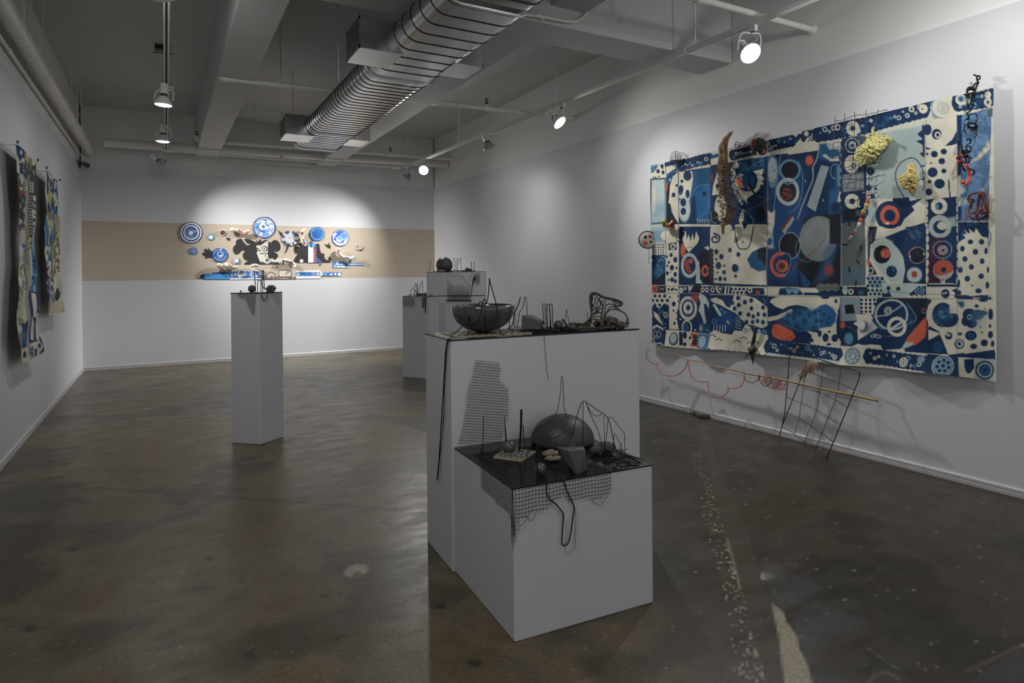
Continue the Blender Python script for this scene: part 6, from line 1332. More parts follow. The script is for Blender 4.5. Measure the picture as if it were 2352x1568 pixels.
for k in range(330):
    y = 480 + 940 * R5.random() ** .85; o_ = R5.uniform(-1, 1); x = ctr(y) + hw_(y) * o_ * .92; L_ = R5.uniform(18, 62); a_ = R5.uniform(-.5, .9); P_ = []
    for j in range(5): P_.append(onx(XR - .07 - .075 * (1 - o_ * o_) * R5.uniform(.5, 1.1), *fV((x + L_ * (j / 4 - .5) * cos(a_) + R5.uniform(-5, 5), y + L_ * (j / 4 - .5) * sin(a_) + 8 * sin(j * 1.6 + k)))[0]))
    cl.tube(smooth(P_, 3), .0027, 5)
cl.build('tangled_twigs', M['twig'], vb, smooth=True)
tl = MB()
for k in range(16):
    x = R5.uniform(165, 225); tl.tube(smooth([onx(XR - .08, *fV((x + R5.uniform(-8, 8), 1330))[0]), onx(XR - .09, *fV((x - 4, 1430))[0]), onx(XR - .07, *fV((185 + R5.uniform(-12, 20), R5.uniform(1470, 1570)))[0])], 4), .0024, 5)
tl.tube(smooth(wx(.09, *fV((160, 1290), (90, 1310), (40, 1340))), 4), .003, 5); tl.tube(smooth(wx(.09, *fV((100, 1300), (130, 1350), (150, 1380))), 4), .003, 5)
tl.build('tail', M['twig'], vb, smooth=True)
hung('wire_coil', 'little black coiled wire at the top edge right of the vine bundle', 'wire', [fV((365, 300), (370, 240), (400, 225), (428, 250), (420, 300), (385, 312), (365, 285), (385, 255), (410, 270), (395, 300)), fV((440, 300), (450, 245), (490, 240), (505, 275)), fV((330, 330), (310, 390), (340, 420), (325, 460)), fV((300, 420), (330, 470), (300, 500))], .0026, M['blackwire'], .07)
pp_ = thing('crumpled_paper', 'long crumpled grey paper twist hanging right of the vine bundle', 'paper', onx(XR - .06, *fV((470, 1150))[0]))
pm = MB()
for i, (x, y, rx) in enumerate(((375, 560, 46), (330, 640, 38), (345, 690, 36), (330, 760, 34), (345, 850, 38), (375, 900, 40), (390, 960, 36), (410, 1010, 36), (435, 1060, 30), (455, 1110, 20))):
    p = onx(XR - .07, *fV((x, y))[0]); pm.ball(p, rx / 6.275 * dep(p) / FPX, 14, 9, .3, i, 0, (.7, .9, 1.1))
pm.build('crumple', M['foil'], pp_)
pk = MB(); pk.tube(smooth(wx(.075, *fV((400, 900), (440, 960), (500, 1050), (545, 1112))), 4), [.012 - .0009 * i for i in range(13)], 8); pk.build('twisted_end', M['foil'], pp_, smooth=True)
hung('black_cord', 'thin black cord snaking over the crumpled grey paper', 'cord', [fV((300, 600), (350, 620), (300, 690), (370, 720), (330, 790), (360, 850), (410, 900), (400, 960))], .0022, M['blackwire'], .13)
# fur mask
t = thing('fur_mask', 'black shaggy mask with a red felt side on the top edge of the tapestry', 'mask', onx(XR - .06, *gA((1075, 780))[0])); p = onx(XR - .07, *gA((1088, 690))[0]); s_ = dep(p) / FPX / 3.825
MB().ball(p, 56 * s_, 30, 20, .28, 4, 0, (.8, .85, 1.0)).build('fur', M['fur'], t, smooth=True)
p = onx(XR - .075, *gA((1042, 700))[0]); MB().ball(p, 44 * s_, 24, 16, .2, 6, 0, (.6, .5, 1.35)).build('felt_side', M['redfur'], t, smooth=True)
p = onx(XR - .085, *gA((1040, 755))[0]); MB().ball(p, 30 * s_, 18, 12, .3, 9, 0, (.7, .7, .9)).build('fur_tuft', M['fur'], t, smooth=True)
# glass fruit lump
t = thing('painted_lump', 'green and red lump of shiny blobs low on the left of the tapestry', 'ornament', onx(XR - .05, *gA((300, 1450))[0]))
for x, y, r_, c_, sc in ((255, 1372, 24, (.30, .36, .06), (.8, 1, .9)), (250, 1400, 20, (.22, .17, .05), (.8, 1, 1)), (310, 1405, 36, (.28, .05, .025), (.7, 1, .9)), (325, 1385, 26, (.13, .03, .02), (.8, 1, 1)), (280, 1405, 22, (.16, .07, .03), (.8, 1, 1)), (310, 1432, 22, (.42, .35, .2), (.7, 1.1, .7))):
    p = onx(XR - .075, *gA((x, y))[0]); MB().ball(p, r_ * dep(p) / FPX / 3.825, 16, 11, .12, x, 0, sc).build('blob', mat('shiny_blob', c_, .25, var=.25, vscale=30), t, smooth=True)
MB().tube(smooth(wx(.10, *gA((232, 1375), (245, 1420), (290, 1440))), 4), .006, 6).build('strap', mat('olive_strap', (.22, .2, .06), .5), t, smooth=True)
# painted disc at the left edge
p = onx(XR - .07, *gC((105, 117))[0]); s_ = dep(p) / FPX / 3.825; t = thing('painted_disc', 'white and red painted disc hanging off the left edge of the tapestry', 'disc', p - np.array([0, 0, 80 * s_]))
ax = np.array([-.55, -.80, .05]); MB().lathe(p, ax, [(0, -.012), (.07, -.012), (.083, -.002), (.083, .004), (0, .004)], 32).build('dark_rim', mat('dark_blue_rim', (.015, .02, .05), .4), t, smooth='auto')
MB().lathe(p, ax, [(0, .009), (.04, .008), (.070, .0055), (.072, .0042)], 32).build('face', mat('cream_face', (.55, .52, .46), .5, var=.3, vscale=30), t, smooth=True)
fv = np.cross(ax, (0, 0, 1.)); fv /= np.linalg.norm(fv); ft = np.cross(fv, ax)
for a_, b_, r_, c_ in ((-.02, .03, .016, 'redcord'), (.02, -.03, .02, 'redcord'), (-.025, -.02, .011, 'fur'), (.02, .025, .014, 'fur')): MB().lathe(p + fv * a_ + ft * b_, ax, [(0, .0105), (r_, .0095), (r_, .007)], 16).build('mark', M[c_], t)
MB().tube(wx(.06, *gC((118, 195), (117, 330))), .0018, 5).build('string', M['thinwire'], t)
# foam clumps
def clump(name, label, outline, n, r, m, seed, tails=()):
    t = thing(name, label, 'foam', onx(XR - .05, sum(p[0] for p in outline) / len(outline), max(p[1] for p in outline))); mb = MB(); R_ = random.Random(seed)
    xs, ys = [p[0] for p in outline], [p[1] for p in outline]; cx, cy = np.mean(xs), np.mean(ys)
    for _ in range(n):
        while True:
            x, y = R_.uniform(min(xs), max(xs)), R_.uniform(min(ys), max(ys))
            if inpoly(x, y, outline): break
        a_ = R_.uniform(0, 6.3); P_ = []
        for k in range(7):
            if inpoly(x, y, outline):
                q_ = 1 - min(1, np.hypot((x - cx) / (max(xs) - min(xs)), (y - cy) / (max(ys) - min(ys))) * 1.7); P_.append(onx(XR - .055 - .07 * q_ * R_.uniform(.5, 1), x, y))
            a_ += R_.uniform(-1.4, 1.4); x += 4.2 * cos(a_); y += 4.2 * sin(a_)
        if len(P_) > 2: mb.tube(smooth(P_, 3), r * R_.uniform(.8, 1.15), 7)
    mb.build('foam_cords', m, t, smooth=True)
    for tp_ in tails: MB().tube(smooth(wx(.08, *tp_), 4), r, 7).build('loose_end', m, t, smooth=True)
clump('foam_clump', 'larger yellow-green clump of foam cords at the top of the pale panel', gB((470, 600), (540, 590), (600, 625), (648, 660), (600, 700), (560, 760), (480, 840), (390, 870), (375, 905), (350, 850), (310, 800), (330, 730), (400, 680), (430, 620)), 110, .0075, M['foam'], 3, [gB((485, 610), (475, 580), (478, 555), (490, 548)), gB((600, 640), (640, 650), (630, 668))])
clump('foam_clump', 'smaller ochre clump of foam inside the dark loop of the pale panel', gB((800, 848), (835, 870), (850, 930), (882, 1000), (870, 1070), (830, 1135), (770, 1100), (700, 1030), (690, 990), (760, 960), (785, 920)), 75, .0075, M['foam2'], 5)
# wire grid
GV = [((145, 450), (137, 600), (130, 700), (120, 825)), ((230, 425), (222, 650), (208, 900), (195, 1030), (165, 1195)), ((315, 405), (318, 500), (300, 880), (280, 980), (245, 1085)), ((418, 395), (412, 560), (400, 700), (375, 1010), (342, 1212)), ((528, 385), (500, 500), (470, 800), (440, 1060))]
GH = [((145, 485), (200, 484), (320, 440), (420, 432), (610, 388)), ((150, 555), (280, 520), (330, 500), (440, 470)), ((140, 680), (300, 660), (420, 640)), ((130, 752), (300, 735), (420, 730)), ((122, 820), (300, 810), (420, 850), (558, 818)), ((210, 905), (330, 880), (540, 855)), ((200, 985), (380, 945), (525, 900)), ((195, 1050), (380, 1010), (535, 965)), ((210, 1130), (350, 1100), (520, 1050)), ((215, 1215), (380, 1170), (520, 1115))]
t = hung('wire_grid', 'warped grid of thin rusty wires hanging over the column left of the pale panel', 'wire', [gB(*g_) for g_ in GV + GH], .0019, mat('rusty_wire', (.045, .03, .025), .7, var=.3), .055, 3, 5, part='grid_wire')
# striped strap
path = smooth(wx(.075, *gB((398, 1118), (425, 1125), (440, 1150), (430, 1200), (405, 1260), (385, 1310), (372, 1360), (345, 1420), (310, 1470), (270, 1530))), 6)
t = thing('striped_strap', 'narrow strap in red, yellow, white and black hanging below the wire grid', 'strap', path[-1]); cols = [(.55, .5, .42), (.02, .02, .02), (.60, .38, .03), (.5, .06, .03), (.55, .52, .46), (.5, .1, .05), (.6, .4, .05), (.55, .52, .46), (.6, .4, .05), (.3, .04, .03), (.02, .02, .02), (.5, .08, .04), (.55, .53, .48), (.35, .45, .5), (.55, .53, .48), (.5, .08, .04), (.55, .53, .48)]
sm2 = [mat('strap_band', c_, .5, var=.05) for c_ in cols]; n_ = len(cols); L_ = len(path) - 1
for i in range(n_):
    a_, b_ = int(L_ * i / n_), int(L_ * (i + 1) / n_); MB().tube(path[a_:b_ + 1], .0135, 8, flat=.25).build('band', sm2[i], t, smooth=True)
# curly black wires top right
curl = lambda cx, cy, rx, ry, n, a0=0.: [(cx + rx * cos(a0 + k * 2 * pi / 9) + k * .6, cy + ry * sin(a0 + k * 2 * pi / 9) + k * 1.2) for k in range(int(9 * n))]
hung('curly_wire', 'curl of black wire rising above the upper right corner of the tapestry', 'wire', [gB((1362, 82), (1380, 90), (1400, 95), (1418, 100), (1418, 118), (1400, 124), (1388, 112), (1398, 96), (1410, 90)), gB((1390, 112), (1395, 135), (1406, 150), (1380, 160), (1360, 185), (1362, 215), (1375, 232)), gB((1375, 232), (1385, 190), (1405, 152)), gB(*curl(1335, 222, 36, 28, 2.2)), gB((1300, 240), (1310, 200), (1345, 190), (1375, 215))], .0042, M['blackwire'], .05)
tg = [gB((1300, 345), (1340, 340), (1350, 365), (1330, 400), (1300, 425), (1320, 450), (1300, 480)), gB(*curl(1345, 520, 40, 26, 2.5)), gB((1310, 440), (1380, 425), (1395, 470), (1370, 520)), gB((1295, 480), (1330, 470), (1310, 520), (1350, 545), (1395, 530), (1380, 555)), gB((1290, 520), (1275, 560), (1290, 590)), gB((1350, 545), (1395, 580), (1370, 640)), gB((1350, 350), (1375, 300), (1400, 290)), gB((1330, 240), (1345, 300), (1330, 345))]
hung('curly_wire', 'upper tangle of black curled wire on the netted blue panel', 'wire', tg, .0038, M['blackwire'], .06)
tg = [gB((1245, 620), (1230, 660), (1240, 690), (1265, 720), (1240, 760), (1255, 800)), gB((1300, 660), (1330, 645), (1335, 680), (1305, 700), (1300, 740), (1340, 760)), gB((1290, 720), (1330, 710), (1340, 750), (1310, 780), (1350, 820)), gB((1250, 740), (1290, 760), (1270, 800), (1300, 830), (1280, 860)), gB((1245, 790), (1290, 800), (1330, 830), (1300, 870)), gB((1260, 700), (1250, 760), (1270, 820), (1255, 880), (1290, 930), (1270, 900)), gB((1290, 860), (1320, 900), (1370, 930), (1350, 965)), gB(*curl(1280, 770, 24, 30, 2))]
hung('curly_wire', 'lower tangle of black curled wire with red ends on the netted blue panel', 'wire', tg, .004, M['blackwire'], .07)
hung('red_ring', 'thin red ring at the left of the lower black wire tangle', 'ring', [gB(*[(1245 + 29 * cos(a), 817 + 30 * sin(a)) for a in np.linspace(0, 6.28, 15)])], .0045, M['redcord'], .085)
hung('dangling_rope', 'red rope hanging from the lower black wire tangle', 'cord', [gB((1285, 872), (1305, 880), (1320, 920), (1326, 985), (1312, 1025), (1295, 1048)), gB((1250, 1038), (1270, 1028), (1300, 1040), (1312, 1030))], .008, M['redcord'], .08)
hung('cord_tangle', 'red-brown cord tangle at the lower right of the netted blue panel', 'cord', [gB((1310, 1180), (1340, 1130), (1410, 1118), (1470, 1130), (1492, 1180), (1485, 1240), (1495, 1300)), gB((1320, 1190), (1345, 1210), (1330, 1250), (1310, 1290), (1330, 1330), (1370, 1350)), gB((1415, 1120), (1410, 1180), (1395, 1240), (1370, 1290), (1340, 1300)), gB((1430, 1125), (1450, 1200), (1455, 1260), (1480, 1290)), gB((1480, 1200), (1450, 1250), (1400, 1290), (1390, 1340), (1440, 1345), (1490, 1310)), gB((1400, 1250), (1430, 1300), (1470, 1280), (1490, 1330)), gB((1315, 1180), (1335, 1170), (1360, 1180), (1345, 1200), (1320, 1195))], .0058, M['rust'], .06)
# black star
t = thing('leather_star', 'black five-pointed star hanging on a strap below the tapestry edge', 'star', onx(XR - .06, *gC((1030, 1222))[0]))
MB().tube(smooth(wx(.05, *gC((1050, 880), (1046, 950), (1034, 1010), (1024, 1060))), 4), [.007, .009, .011, .013, .014, .015, .016, .017, .017, .016, .016, .016, .016], 8, flat=.5).build('strap', M['darkplastic'], t, smooth=True)
cP = onx(XR - .085, *gC((1024, 1080))[0]); ring_ = []
for i, tipc in enumerate(((1072, 1076), (1030, 1222), (942, 1165), (978, 1072), (1040, 1030))):
    ring_.append(onx(XR - .055, *gC(tipc)[0])); nx = [(1045, 1110), (1005, 1120), (992, 1092), (1012, 1050), (1052, 1060)][i]; ring_.append(onx(XR - .055, *gC(nx)[0]))
back = onx(XR - .04, *gC((1024, 1080))[0]); MB().add([cP, back] + ring_, [(0, 2 + i, 2 + (i + 1) % 10) for i in range(10)] + [(1, 2 + (i + 1) % 10, 2 + i) for i in range(10)]).build('points', mat('black_leather', (.018, .018, .018), .45, var=.2, bump=.2), t)
# pole, tubing, raffia
bp_ = smooth(wx(.085, *gW((185, 166), (265, 198), (355, 208), (450, 250), (590, 278), (715, 321), (880, 351), (1050, 391), (1280, 431), (1470, 471), (1700, 524), (1940, 575), (2180, 627))), 4); n_ = len(bp_)
t = thing('bamboo_pole', 'thin bamboo pole slanting across the wall under the tapestry', 'pole', bp_[n_ // 2] - np.array([0, 0, .05]))
rad = [.0025 + .0062 * (i / (n_ - 1)) for i in range(n_)]; MB().tube(bp_, rad, 9).build('cane', M['bamboo'], t, smooth=True)
nd = MB()
for i in list(range(4, n_ - 2, 4)): nd.tube([bp_[i] * .9 + bp_[i - 1] * .1, bp_[i], bp_[i] * .9 + bp_[i + 1] * .1], [rad[i] * 1.05, rad[i] * 1.35, rad[i] * 1.05], 9)
nd.build('nodes', M['bamboo'], t, smooth=True)
otp = [(140, 168), (112, 178), (95, 212), (108, 252), (150, 294), (190, 298), (207, 288), (192, 302), (205, 350), (242, 390), (310, 405), (380, 392), (440, 342), (465, 288), (474, 252), (478, 300), (490, 370), (520, 428), (570, 455), (640, 458), (650, 452), (651, 500), (670, 560), (720, 597), (770, 597), (820, 560), (836, 512), (822, 492), (840, 510), (892, 518), (945, 498), (974, 450), (977, 370), (985, 430), (1040, 466), (1095, 445), (1112, 402), (1120, 398), (1115, 440), (1140, 480), (1180, 495), (1213, 460), (1218, 422), (1195, 410), (1170, 440), (1187, 490), (1240, 518), (1278, 490), (1285, 442), (1257, 424), (1238, 450), (1257, 505), (1310, 525), (1345, 490), (1352, 446), (1322, 436), (1297, 470), (1307, 518), (1356, 520)]
tag(MB().tube(smooth([onx(XR - .085 - .02 * sin(i * .9), *q_) for i, q_ in enumerate(gW(*otp))], 4), .0036, 7).build('tubing', M['orange'], smooth=True), 'orange-red tubing looping down from the bamboo pole', 'tubing')
rf = MB()
for k in range(90):
    s0 = (R5.uniform(1565, 1650), R5.uniform(268, 300)); u_ = R5.random(); e0 = (1450 + 150 * u_ + R5.uniform(-20, 25), 440 - 70 * u_ + R5.uniform(-30, 20)); m0 = (s0[0] * .45 + e0[0] * .55 + R5.uniform(-22, 10), s0[1] * .55 + e0[1] * .45 + R5.uniform(-25, 12))
    if R5.random() < .35: e0 = (s0[0] + R5.uniform(-60, 0), s0[1] + R5.uniform(30, 90)); m0 = ((s0[0] + e0[0]) / 2 + R5.uniform(-15, 15), (s0[1] + e0[1]) / 2)
    ds = R5.uniform(.03, .075); rf.tube(smooth(wx(ds, *gW(s0, m0, e0)), 3), .0016, 4)
tag(rf.build('raffia_bunch', M['raffia'], smooth=True), 'pale pink bunch of raffia hanging behind the wire rack', 'raffia')
# wire rack leaning on the wall
F1 = onz(.004, 1898.5, 1053); F2 = onz(.004, 1790.5, 1004); T1 = onx(XR - .045, 1977, 853)
F2[0] = min(F2[0], XR - .03); nR = np.cross(F1 - F2, T1 - F1); nR /= np.linalg.norm(nR)
rk = lambda *p: [onplane(F1, nR, *q) for q in gW(*p)]
t = thing('wire_rack', 'bent black wire rack leaning on the wall across the bamboo pole', 'rack', (F1 + F2) / 2)
clampw = lambda L: [np.array([min(p[0], XR - .062), p[1], max(p[2], .003)]) for p in L]
for L_ in (((1595, 140), (1510, 400), (1400, 720), (1345, 850), (1297, 952)), ((1590, 140), (1700, 200), (1910, 310), (2010, 358), (2028, 370), (2024, 390), (1960, 560), (1780, 1000), (1720, 1150)), ((1680, 258), (1560, 480), (1345, 850))):
    MB().tube(clampw(smooth(rk(*L_), 3)), .0032, 6).build('frame_rod', M['thinwire'], t, smooth=True)
for L_ in (((1675, 262), (1600, 480), (1430, 925)), ((1795, 275), (1700, 540), (1520, 1000)), ((1910, 310), (1800, 620), (1615, 1075))): MB().tube(clampw(smooth(rk(*L_), 3)), .0019, 6).build('upright', M['thinwire'], t, smooth=True)
for L_ in (((1620, 325), (1970, 530)), ((1500, 435), (1640, 510), (1908, 690)), ((1450, 580), (1840, 845)), ((1400, 720), (1780, 1000)), ((1345, 860), (1520, 1000), (1720, 1150))): MB().tube(clampw(smooth(rk(*L_), 3)), .0019, 6).build('crossbar', M['thinwire'], t, smooth=True)

# ================================================================== BACK WALL COLLAGE
fA, fBB, f4 = fr(380, 480, 8.712), fr(620, 480, 8.712), fr(380, 460, 4.704)
YW = YB - .002
WH, DB_, MB_, LBB, BKK, TAU = (.74, .74, .72), (.012, .05, .22), (.03, .15, .42), (.14, .34, .62), (.030, .030, .032), (.47, .40, .315)
M['paper'] = mat('painted_paper', (.6, .6, .6), .75, attr='pigment', var=.05, vscale=40)
M['blackpaper'] = mat('black_paper', (.020, .020, .022), .6, var=.12, vscale=10)
def colour_mesh(o, V, fn, base):
    X_, Y_ = proj(V); p = Paint(X_, Y_, base); fn(p); a = o.data.color_attributes.new('pigment', 'FLOAT_COLOR', 'POINT')
    a.data.foreach_set('color', np.hstack([np.clip(p.C, 0, 1), np.ones((len(V), 1))]).astype(np.float32).ravel())
def wall_disc(f, x, y, rx, ry, label, base, fn, th=.010, name='wall_disc', nr=34, na=96, wob=0.):
    (px_, py_), = f((x, y)); (ex, _), = f((x + rx, y)); (_, ey), = f((x, y + ry)); rx_, ry_ = ex - px_, ey - py_; vs = []; fs = []
    c = ony(YW - th, px_, py_); vs.append(c)
    for i in range(1, nr + 1):
        for k in range(na):
            a = 2 * pi * k / na; w_ = 1 + wob * sin(5 * a + 1) + wob * .6 * sin(9 * a); vs.append(ony(YW - th, px_ + rx_ * w_ * i / nr * cos(a), py_ + ry_ * w_ * i / nr * sin(a)))
    for k in range(na): v_ = vs[1 + (nr - 1) * na + k].copy(); v_[1] = YB + .001; vs.append(v_)
    fs += [(0, 1 + (k + 1) % na, 1 + k) for k in range(na)]
    for i in range(nr): fs += [(1 + i * na + k, 1 + i * na + (k + 1) % na, 1 + (i + 1) * na + (k + 1) % na, 1 + (i + 1) * na + k) for k in range(na)]
    o = MB().add(vs, fs).build(name, M['paper']); colour_mesh(o, np.array(vs), lambda p: (p.frame(*f.__defaults__) if False else None, fn(p)), base); return tag(o, label, 'disc', 'painted discs on the back wall')
def fram(f):
    a, b = f((0, 0))[0], f((1000, 0))[0]; return a[0], a[1], 1000 / (b[0] - a[0])
def PD(f, body):
    def g(p): p.frame(*fram(f)); body(p); p.frame()
    return g
def rg(p, x, y, r, c, inner, soft=.5, ry=None): p.E(x, y, r, ry or r, c, 0, soft, inner)
def d1(p):
    p.E(512, 470, 230, 214, DB_, 0, .5)
    for r, c in ((214, WH), (184, DB_), (160, WH), (128, DB_)): p.E(514, 470, r, r * .93, c, 0, .5)
    p.S([(410, 610), (470, 640), (560, 640), (640, 600), (680, 540)], 14, DB_, .5); p.E(505, 480, 108, 98, MB_, 0, 1.2); rg(p, 495, 475, 92, LBB, .8, 1, 84); p.E(515, 480, 64, 60, DB_, 0, 1); p.E(508, 476, 48, 46, WH, 0, .6); p.E(508, 476, 34, 33, (.6, .66, .7), 0, .6, .9); p.E(596, 445, 24, 22, WH); p.E(598, 446, 15, 14, (.2, .03, .02)); p.S([(415, 330), (470, 318)], 14, LBB); p.S([(555, 325), (590, 335), (640, 370)], 8, LBB); p.P([(440, 530), (500, 560), (550, 540), (560, 570), (450, 575)], LBB, 1)
wall_disc(fA, 514, 470, 230, 214, 'leftmost disc, white with dark blue concentric rings', DB_, PD(fA, d1))
def d2(p): p.E(910, 560, 68, 62, MB_); p.E(910, 560, 58, 52, LBB, 0, 2); p.E(908, 562, 44, 38, WH, 0, 1.6)
wall_disc(fA, 910, 560, 68, 62, 'small blue disc with a glowing white centre, right of the ringed one', MB_, PD(fA, d2), nr=12, na=40)
def d3(p): p.E(1147, 470, 66, 66, WH); p.E(1145, 473, 56, 50, (.09, .03, .02)); [p.E(1145 + 42 * cos(a) * k, 473 + 38 * sin(a) * k, 12, 10, (.35, .07, .04), 0, 1, 0, .8) for a, k in ((0, .5), (1.3, .7), (2.4, .4), (3.7, .8), (5, .6))]
wall_disc(fA, 1147, 472, 66, 66, 'small dark red disc in a white rim', WH, PD(fA, d3), nr=12, na=40)
def d4(p):
    p.E(563, 836, 80, 72, MB_); p.E(563, 836, 68, 62, (.05, .25, .55)); [p.E(566 + 26 * cos(a), 832 + 26 * sin(a), 10, 9, (.55, .16, .2)) for a in np.arange(8) * .785]; p.E(566, 832, 14, 13, (.5, .14, .2))
wall_disc(fA, 563, 836, 80, 72, 'small blue disc with a pink flower, below the ringed disc', MB_, PD(fA, d4), nr=14, na=44)
def d5(p):
    p.E(1092, 920, 160, 144, DB_); p.E(1092, 920, 150, 134, (.018, .085, .33)); p.S([(970, 900), (990, 850), (1050, 820), (1110, 805)], 9, (.5, .62, .75), 1, 1, 4); p.S([(985, 960), (1040, 1010), (1110, 1022), (1180, 990), (1210, 930)], 9, WH, 1, 1, 4); rg(p, 1115, 800, 26, WH, .65); rg(p, 1100, 908, 64, WH, .86, 1); p.E(1098, 905, 46, 44, LBB, 0, 2); p.E(1092, 895, 26, 26, DB_, 0, 1); p.E(1110, 930, 20, 16, WH, 0, 2); p.S([(1050, 990), (1100, 975)], 12, LBB, 1.5); p.S([(1180, 850), (1220, 880)], 14, LBB, 2)
wall_disc(fA, 1092, 920, 160, 144, 'deep blue disc with white arcs joined to a black paw shape', DB_, PD(fA, d5))
def d6(p):
    p.E(1428, 1038, 78, 76, (.03, .055, .10)); rg(p, 1428, 1038, 70, WH, .90, .8); p.E(1425, 1030, 48, 44, WH, -.6, 1); p.E(1425, 1030, 56, 36, (.55, .58, .58), -.6, 1); p.S([(1475, 990), (1490, 1040), (1460, 1090), (1410, 1100)], 16, (.03, .055, .10), 1, 1, 4)
wall_disc(fA, 1428, 1038, 78, 76, 'small grey and navy disc with a white oval inside', WH, PD(fA, d6), nr=14, na=44)
def d7(p):
    p.E(1978, 368, 222, 214, DB_); p.E(1978, 368, 200, 192, WH); p.E(1974, 372, 186, 178, MB_); p.E(1974, 372, 186, 178, LBB, 0, 3, .75, .5)
    for x, y, r, c in ((1870, 250, 36, WH), (1950, 260, 46, (.6, .67, .7)), (2068, 260, 58, (.62, .68, .7)), (2115, 350, 44, (.6, .66, .7)), (1950, 350, 72, WH), (2040, 430, 56, LBB), (1840, 310, 34, LBB), (1820, 410, 32, LBB), (1910, 500, 36, WH), (2095, 485, 34, WH), (2000, 520, 34, LBB), (2118, 425, 26, WH), (1838, 450, 24, WH), (2030, 370, 40, WH)): p.E(x, y, r, r * .95, c, 0, .9)
    for x, y, r in ((1872, 250, 13), (2118, 425, 13), (1838, 450, 11), (2095, 488, 13), (1958, 352, 32), (1905, 505, 12)): p.E(x, y, r, r, DB_, 0, .8)
    p.E(1956, 352, 16, 16, LBB, 0, 1); rg(p, 1985, 375, 116, WH, .95, .8); rg(p, 2065, 258, 40, MB_, .85, .7)
wall_disc(fA, 1978, 368, 222, 214, 'largest blue and white disc, crowded with circles, at the top centre', DB_, PD(fA, d7), wob=.012)
NVB = (.025, .045, .10)
def d8(p):
    p.E(402, 586, 166, 156, NVB)
    for x, y in ((415, 458), (295, 510), (268, 606), (538, 582)): p.E(x, y, 31, 30, WH); p.E(x, y, 14, 14, NVB)
    p.E(515, 678, 31, 30, WH); [rg(p, x, y, 24, (.2, .26, .34), .7) for x, y in ((505, 490), (322, 690))]; p.E(432, 710, 24, 20, (.5, .55, .6), 0, 1)
    for r, c in ((98, WH), (90, NVB), (82, WH), (66, NVB), (60, WH), (44, NVB), (38, WH)): p.E(400, 585, r, r * .97, c, 0, .5)
    [p.E(400 + 20 * cos(a), 582 + 20 * sin(a), 10, 10, NVB) for a in (.8, 2.4, 3.9, 5.5)]; rg(p, 402, 590, 104, WH, .95, .6)
wall_disc(fBB, 402, 586, 166, 156, 'navy wheel-like disc with white washers and a target centre', NVB, PD(fBB, d8))
def d9(p):
    p.E(942, 496, 146, 142, DB_); p.E(942, 496, 136, 131, (.08, .28, .58)); p.E(946, 494, 102, 100, (.025, .13, .42)); [rg(p, 940, 500, r, (.02, .09, .32), .9, .7) for r in (80, 60, 40)]; p.E(1008, 445, 24, 22, DB_); rg(p, 1010, 446, 28, (.1, .3, .6), .75)
wall_disc(fBB, 942, 496, 146, 142, 'plain bright blue disc with a small dark circle near its rim', DB_, PD(fBB, d9))
def d10(p):
    BB = (.035, .12, .50); p.E(1408, 576, 164, 168, BB); p.E(1408, 576, 150, 152, WH); p.E(1408, 572, 140, 142, BB); p.P([(1255, 500), (1330, 480), (1340, 510), (1260, 540)], WH, 1); rg(p, 1480, 545, 74, WH, .88, .8); p.E(1490, 540, 58, 58, (.10, .28, .62), 0, 2); p.E(1390, 600, 62, 60, WH); p.E(1395, 585, 50, 40, LBB, 0, 2); p.E(1508, 615, 30, 30, WH); p.E(1506, 612, 16, 16, BB); p.S([(1300, 640), (1360, 690), (1450, 690)], 26, WH, 1, 1, 4); p.E(1500, 670, 30, 24, WH); p.E(1285, 552, 26, 24, WH); p.E(1287, 550, 17, 16, (.42, .10, .12))
wall_disc(fBB, 1408, 576, 164, 168, 'blue and white disc with overlapping moons at the right of the collage', DB_, PD(fBB, d10))
def d11(p): p.E(1765, 728, 36, 38, (.72, .70, .74)); p.E(1763, 730, 28, 28, (.28, .14, .22)); p.E(1763, 735, 18, 18, (.5, .13, .15))
wall_disc(fBB, 1765, 728, 36, 38, 'tiny pink and purple disc at the far right of the collage', WH, PD(fBB, d11), nr=8, na=30)
def cut(f, pts, label, k=3, th=.005, m='blackpaper', name='paper_cutout', cat='cutout', sm=True):
    import bmesh
    q = [ony(YB, *p) for p in f(*pts)]; q = smooth(q, k, True) if sm else q
    o = MB().prism(q, (0, -th, 0)).build(name, M[m])
    bm = bmesh.new(); bm.from_mesh(o.data); bmesh.ops.triangulate(bm, faces=[x for x in bm.faces if len(x.verts) > 4]); bm.to_mesh(o.data); bm.free()
    return tag(o, label, cat)
cut(fA, [(735, 890), (760, 868), (780, 862), (785, 840), (765, 800), (790, 798), (815, 830), (795, 785), (840, 810), (860, 820), (858, 765), (890, 815), (925, 845), (960, 850), (960, 985), (900, 970), (850, 975), (808, 995), (790, 960), (785, 925), (750, 928)], 'black paw-like cutout left of the deep blue disc', 1)
cut(fA, [(1210, 582), (1250, 575), (1290, 590), (1298, 615), (1270, 634), (1240, 615)], 'small black teardrop cutout left of the big black shape', 3)
cut(fA, [(1420, 910), (1375, 880), (1352, 820), (1365, 750), (1410, 710), (1410, 650), (1450, 605), (1520, 596), (1550, 640), (1600, 700), (1650, 725), (1710, 690), (1650, 690), (1610, 655), (1580, 592), (1680, 605), (1760, 640), (1820, 690), (1820, 870), (1905, 1085), (1905, 1103), (1570, 1106), (1660, 1030), (1600, 1022), (1560, 975), (1550, 900), (1590, 850), (1560, 825), (1520, 835), (1480, 880)], 'large lobed black cutout left of the mechanical collage', 2)
cut(fA, [(1822, 615), (1850, 655), (1870, 650), (1880, 605), (1905, 605), (1917, 630), (1905, 660), (1980, 620), (2065, 608), (1990, 650), (1930, 710), (1900, 725), (1822, 722)], 'black plume cutout above the mechanical collage', 1)
